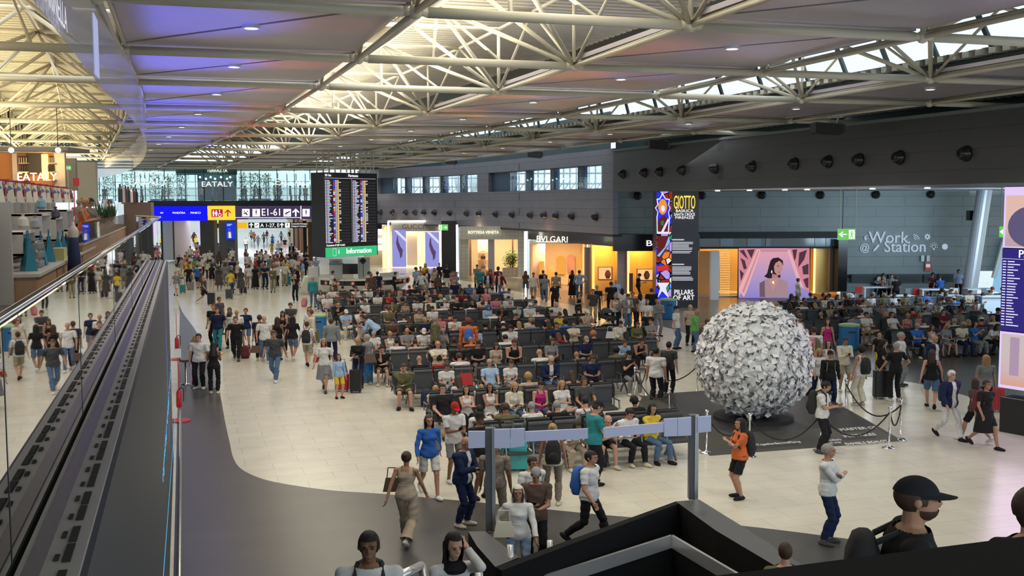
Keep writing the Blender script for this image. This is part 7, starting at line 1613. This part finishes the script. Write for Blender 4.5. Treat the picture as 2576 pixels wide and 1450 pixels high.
# ---- luggage
M_wheel = mat('wheel_black', (.01, .01, .01), .6)
def suitcase(px, py, col, lab, h=.62, w=.42, rz=None, handle=True):
    p = onz(px, py, 0); e = empty('suitcase', p, rz=facing(0) if rz is None else rz, label=lab, cat='suitcase', group='luggage'); m = mat('case_'+col, COL.get(col, (.02, .3, .36)), .35)
    mb = MB(); a, b, c = w/2, .13, .03
    pr = [(-a+c, -b), (a-c, -b), (a, -b+c), (a, b-c), (a-c, b), (-a+c, b), (-a, b-c), (-a, -b+c)]; mb.prism(pr, .06, .06+h); mb.build('shell', m, e)
    mb = MB()
    for k in range(5): x = -a+.05+k*(w-.1)/4; mb.box(x-.008, x+.008, -b-.008, -b+.002, .1, h)
    mb.box(-a+.02, a-.02, -b-.006, -b, .05+h*.5, .06+h*.5); mb.build('ribs', m, e)
    for sx in (-1, 1):
        for sy in (-1, 1): MB().lathe([(.03, -.012), (.03, .012)], (sx*(a-.05), sy*(b-.04), .03), 10, axis=(1, 0, 0)).build('wheel', M_wheel, e)
    if handle: MB().path([(-.1, b-.03, .06+h), (-.1, b-.03, .42+h), (.1, b-.03, .42+h), (.1, b-.03, .06+h)], .012, 6).build('handle', M_bm, e)
    return e
COL['turquoise'] = (.05, .38, .42)
suitcase(861, 985, 'red', 'red printed childrens suitcase with pale patches beside the girl', .5); suitcase(895, 988, 'black', 'narrow black suitcase beside the man with the brown bag', .66, .36)
suitcase(1302, 1184, 'turquoise', 'turquoise suitcase behind the elderly man by the gate post', .6); suitcase(1281, 1180, 'turquoise', 'second turquoise suitcase directly beside the gate post', .62, .36)
suitcase(460, 738, 'teal', 'teal suitcase near the woman in the yellow dress', .5, .36); suitcase(481, 730, 'grey', 'silver grey suitcase behind the teal one', .5, .34); suitcase(577, 753, 'darkgrey', 'dark grey suitcase behind the man in the amber T-shirt', .55, .42); suitcase(613, 740, 'navy', 'navy suitcase at the crowd edge beside the grey-dressed woman', .4, .4, handle=False)
suitcase(532, 768, 'black', 'tall black suitcase held by the man in dark T-shirt and shorts', .66, .42); suitcase(2310, 890, 'olive', 'olive trolley case with long handle before the side seats', .6); suitcase(2415, 893, 'grey', 'grey trolley case at the knees of the seated couple', .62)
suitcase(2220, 1003, 'black', 'large black suitcase behind the woman in wide cream trousers', .8, .55, handle=False); suitcase(2505, 1036, 'red', 'dark red suitcase pulled behind the woman in the black skirt', .62, .4); suitcase(2152, 865, 'navy', 'navy suitcase standing before the crossed-legged man', .6, .4)
suitcase(726, 718, 'teal', 'blue-green suitcase behind the man in the yellow T-shirt', .6, .34); suitcase(1049, 752, 'darkgrey', 'dark grey suitcase beside the man in light blue', .7, .4); suitcase(796, 862, 'olive', 'green suitcase behind the man with the black backpack', .5, .3)
def rucksack(e, col, s=1.0):
    m = mat('pack_'+col, COL.get(col, (.05, .05, .05)), .8, noise=(14, .2)); mb = MB(); mb.v = []
    n = 14; prof = [(0, .13, .07), (.05, .155, .09), (.22, .16, .1), (.36, .145, .09), (.45, .1, .06), (.48, .04, .03)]; vs = []
    for z, rx, ry in prof:
        for k in range(n): t = 2*math.pi*k/n; c_, s_ = math.cos(t), math.sin(t); vs.append((rx*s*abs(c_)**.6*(1 if c_ > 0 else -1), ry*s*abs(s_)**.6*(1 if s_ > 0 else -1), z*s))
    mb.add(vs, [(i*n+k, i*n+(k+1) % n, (i+1)*n+(k+1) % n, (i+1)*n+k) for i in range(5) for k in range(n)]+[tuple(reversed(range(n))), tuple(range(5*n, 6*n))]); mb.build('pack', m, e, smooth=True)
    mb = MB(); mb.ball((0, .1*s, .15*s), .11*s, .04*s, .1*s); mb.build('front_pocket', m, e, smooth=True)
    for sx in (-1, 1): MB().path([(sx*.08*s, -.06*s, .44*s), (sx*.09*s, -.17*s, .5*s), (sx*.11*s, -.29*s, .42*s), (sx*.12*s, -.29*s, .2*s), (sx*.12*s, -.1*s, .05*s)], .017*s, 6).build('strap', m, e)
    return e
WORN = [(2072, 972, 'black', 'large black backpack worn by the pilot-shirted man by the ropes'), (2107, 872, 'olive', 'olive grey backpack worn by the man in the black cap'), (2182, 877, 'black', 'black duffel pack on the curly-haired woman'), (771, 811, 'black', 'black backpack on the man in white T-shirt and khaki shorts'),
        (1482, 1142, 'blue', 'bright blue backpack on the boy with headphones'), (1173, 812, 'blue', 'deep blue backpack on the ginger-haired person in orange'), (1303, 0, 'x', ''), (653, 801, 'black', 'dark rucksack straps on the man in white T-shirt'), (592, 799, 'red', 'black and red rucksack on the woman in black'),
        (1390, 1066, 'black', 'round black backpack on the woman in patterned trousers'), (2275, 1, 'x', ''), (550, 650, 'black', 'black backpack on the grey-dressed woman'), (605, 672, 'black', 'black backpack on the woman in grey headscarf'), (1395, 689, 'maroon', 'maroon backpack on a man before the arched niches'),
        (1683, 868, 'black', 'black backpack on the person with the cream bag behind the ropes'), (2047, 828, 'olive', 'olive backpack on the person standing behind the ball'), (693, 836, 'darkgrey', 'grey backpack of the striding man in blue jeans'), (1320, 1028, 'maroon', 'dark maroon backpack strap on the seated man in white'), (1486, 766, 'black', 'big dark hiking pack beside the man in patterned black shirt'), (1742, 777, 'black', 'dark backpack on the man in the green T-shirt'), (2391, 943, 'navy', 'navy backpack on the white-haired man'), (2480, 959, 'maroon', 'small maroon backpack between the two striding women'), (1862, 1054, 'black', 'long black bag on the back of the woman in orange')]
def nearest(px, py, maxd=34):
    b = None
    for r in PEOPLE:
        s = r[3]; dd = math.hypot(s['px']-px, s['py']-py)
        if dd < maxd and (b is None or dd < b[0]): b = (dd, r)
    return b and b[1]
for px, py, col, lab in WORN:
    if col == 'x': continue
    r = nearest(px, py)
    if not r: continue
    root, desc, txt, s, B, loc, rz, scl = r; Rz = Matrix.Rotation(rz, 3, 'Z'); off = B['pv']+B['R'] @ V3((0, .185, .0)); p = loc+Rz @ V3((off.x*scl[0], off.y*scl[0], off.z*scl[1]))
    e = empty('backpack', p, rz=rz, label=lab, cat='backpack', group='backpacks worn by travellers'); rucksack(e, col, 1.0 if px != 2072 else 1.15)
for r, lab, col, k in ((cap, 'black backpack on the man in the black cap near the black parapet', 'black', 1.0), (bk1, 'black backpack on the man in the white T-shirt on the escalator', 'black', 1.0)):
    q = [x for x in PEOPLE if x[0] is r][0]; Rz = Matrix.Rotation(q[6], 3, 'Z'); p = q[5]+Rz @ V3((0, .19*q[7][0], .98)); e = empty('backpack', p, rz=q[6], label=lab, cat='backpack', group='backpacks worn by travellers'); rucksack(e, col, k*1.1)
FLOORP = [(1073, 1024, 'navy', 'navy rucksack on the floor at the feet of the man in black'), (1533, 1000, 'black', 'black rucksack on the floor before the man in navy'), (1394, 945, 'darkgrey', 'grey rucksack on the floor beside the woman in grey T-shirt'), (1510, 1175, 'black', 'large black rucksack on the floor beside the man in black'), (765, 772, 'pink', 'dusty pink rucksack leaning at the start of the seats'), (617, 902, 'maroon', 'red and black school rucksack carried low beside the woman in black')]
for px, py, col, lab in FLOORP:
    p = onz(px, py, 0); e = empty('backpack', p, rz=facing(180), label=lab, cat='backpack', group='rucksacks on the floor'); rucksack(e, col, 1.05)
def handbag(p, col, lab, s=1.0, rz=0):
    e = empty('handbag', p, rz=rz, label=lab, cat='handbag', group='bags carried by travellers'); m = mat('bag_'+col, COL.get(col, (.1, .1, .1)), .6); mb = MB()
    mb.add([(x*s, y*s, z*s) for x, y, z in [(-.17, -.06, 0), (.17, -.06, 0), (.17, .06, 0), (-.17, .06, 0), (-.12, -.02, .24), (.12, -.02, .24), (.12, .02, .24), (-.12, .02, .24)]], [(3, 2, 1, 0), (4, 5, 6, 7), (0, 1, 5, 4), (1, 2, 6, 5), (2, 3, 7, 6), (3, 0, 4, 7)]); mb.build('pouch', m, e)
    MB().path([(-.1*s, 0, .22*s), (-.08*s, 0, .42*s), (.08*s, 0, .42*s), (.1*s, 0, .22*s)], .01, 6).build('strap', m, e)
def hb(px, py, d, col, lab, s=1.0): handbag(P(px, py, d), col, lab, s, facing(0))
def dz(px, py, z): return (onz(px, py, z)-CC).dot(HF)
hb(988, 1236, dz(988, 1236, .85), 'brown', 'dark brown shoulder bag of the woman in beige', 1.0); hb(1268, 1350, 15.9, 'cream', 'cream shoulder bag of the white-haired woman', .95); hb(1093, 1132, dz(1093, 1132, .95), 'grey', 'small grey crossbody bag of the girl in blue', .7)
hb(797, 912, dz(797, 912, .9), 'red', 'round red crossbody bag of the woman in the long grey skirt', .7); hb(932, 912, dz(932, 912, 1.0), 'brown', 'brown leather bag of the grey-haired man in jeans', 1.1); hb(861, 938, 36, 'denim', 'blue printed bag standing on the red childrens suitcase', 1.1)
hb(1644, 930, dz(1644, 930, .8), 'cream', 'cream canvas tote bag hanging behind the rope posts', 1.3); hb(643, 888, dz(643, 888, .5), 'brown', 'brown hand luggage carried by the man in white', 1.1); hb(1869, 1145, dz(1869, 1145, .85), 'cream', 'small cream waist bag of the woman in orange', .6)
hb(1535, 851, 39, 'white', 'white paper shopping bag on the bench backs', 1.0); hb(1172, 968, 30, 'red', 'bright red bag lying on a seat in the centre', 1.3); hb(1315, 702, 78, 'orange', 'tan shoulder bag of the woman beside the glowing column', .9)
# blue recycling bins with green lids
def bin_(px, py, lab, w=.3):
    p = onz(px, py, 0); e = empty('recycling_bin', p, label=lab, cat='bin', group='blue recycling bins'); b_ = mat('bin_blue', (.02, .16, .42), .4)
    MB().lathe([(w*.9, 0), (w, .05), (w, .95)], n=18).build('body', b_, e, smooth=False); MB().lathe([(w*1.04, .95), (w*1.04, 1.02), (w*.6, 1.06)], n=18).build('lid', mat('bin_green', (.25, .42, .2), .5), e); MB().obox(V3((0, 0, .75))-HF*w, HR*w*.35, HF*.01, UP*.03).build('slot', M_black, e)
bin_(805, 851, 'blue recycling bin with a green lid beside the first seats'); bin_(1681, 803, 'blue recycling bin at the foot of the stained-glass pillar', .42); bin_(2135, 880, 'blue and green recycling bin behind the side seats', .4); bin_(917, 965, 'blue recycling bin behind the grey-haired man', .28)
# prams
def pram(px, py, lab):
    p = onz(px, py, 0); e = empty('pram', p, rz=facing(60), label=lab, cat='pram', group='prams')
    mb = MB(); mb.ball((0, 0, .8), .22, .3, .24, n=14, m=8); mb.f = [f for f in mb.f if sum(mb.v[i][2] for i in f)/4 > .78 or sum(mb.v[i][1] for i in f)/4 > 0]; mb.mi = [0]*len(mb.f); mb.build('hood', mat('pram_navy', (.03, .05, .08), .7), e); MB().obox((0, -.1, .6), (.2, 0, 0), (0, .35, .05), (0, 0, .1)).build('seat', M_blackm, e)
    mb = MB(); mb.path([(0, .45, 1.0), (0, .2, .6), (0, -.35, .15)], .02, 6); mb.path([(0, -.3, .6), (0, .3, .15)], .02, 6); mb.build('frame', M_bm, e)
    for y in (-.35, .3):
        for x in (-.22, .22): MB().lathe([(.1, -.02), (.1, .02)], (x, y, .1), 12, axis=(1, 0, 0)).build('wheel', M_wheel, e)
pram(1525, 830, 'folded-hood pram parked behind the main seats'); pram(1395, 935, 'dark pram beside the seated woman in grey shorts')
# smartphones in the hands of the nearest figures
k = 0
for r in PEOPLE:
    root, desc, txt, s, B, loc, rz, scl = r
    if s['pose'] in ('hold', 'Slap', 'Sphone', 'phone') and (loc-CC).length < 36 and abs(s['face']) < 120:
        pc, hd, pn = B['hands'][-1]; X = Matrix.Translation(loc) @ Matrix.Rotation(rz, 4, 'Z') @ Matrix.Diagonal((scl[0], scl[0], scl[1], 1)); c = X @ (pc+V3((.0, -.02, .035)))
        r[3]['phone'] = True; e = empty('smartphone', c, rz=rz, cat='smartphone', group='phones in hand'); e['_of'] = root.name; MB().obox((0, 0, 0), (.035, 0, 0), (0, -.05, .05), (0, .004, .004)).build('case', M_black, e); MB().obox((0, .006, .006), (.031, 0, 0), (0, -.046, .046), (0, .0005, .0005)).build('display', glow('phone_display', (.5, .6, .75), .8), e)
# ---- labels of people, made unique
from collections import defaultdict
seen = defaultdict(list)
for r in PEOPLE:
    desc, txt = r[1], r[2]; words_ = (desc+', '+txt).split(); seen[desc+', '+txt].append(r)
SW = ['first', 'second', 'third', 'fourth', 'fifth', 'sixth', 'seventh', 'eighth', 'ninth', 'tenth', 'eleventh', 'twelfth']
for lab, rs in seen.items():
    rs.sort(key=lambda r: r[3]['px'])
    for i, r in enumerate(rs):
        l = lab if len(rs) == 1 else lab+', %s from left' % SW[i]
        if len(l.split()) > 16: l = l.replace('trousers', 'pants').replace('the ', '').replace(' hair', '-haired', 1) if False else l.replace(' the ', ' ')
        if len(l.split()) > 16: l = l.replace('long-sleeved top', 'shirt').replace('in a bun', 'bun').replace(' hair,', '-haired,')
        if len(l.split()) > 16: l = l.replace('with dark backpack, ', '').replace('and ', '').replace(' seat row', ' row').replace('sleeveless top', 'vest')
        if len(l.split()) > 16: l = l.replace(' facing viewer', '').replace(', first from left', ', leftmost')
        if len(l.split()) > 16: t_ = l.split(', '); l = ', '.join([q for q in t_ if 'hair' not in q and 'bald' not in q])
        r[0]['label'] = ' '.join(l.split()[:16])
byname = {r[0].name: r for r in PEOPLE}
ph = defaultdict(int)
for o in list(bpy.data.objects):
    if o.name.startswith('smartphone') and '_of' in o:
        r = byname[o['_of']]; del o['_of']; s = r[3]; tc, tk = split(s['top']); hn = HMAP[s['hair']][2] if s['hair'] in HMAP else ('bald' if s['hair'][-1] == '0' else HS[s['hair'][-1]] % HN[s['hair'][0].lower()])
        l = 'smartphone held by person in %s %s, %s, %s' % (CW.get(tc, tc), GN[tk], hn, r[2]); ph[l] += 1
        if ph[l] > 1: l += ', %s' % SW[ph[l]-1]
        if len(l.split()) > 16: l = l.replace(' the ', ' ').replace('long-sleeved top', 'shirt').replace('held by person', 'of person')
        if len(l.split()) > 16: l = ', '.join([q for q in l.split(', ') if 'hair' not in q and 'bald' not in q])
        o['label'] = ' '.join(l.split()[:16])
# ================================================================ END
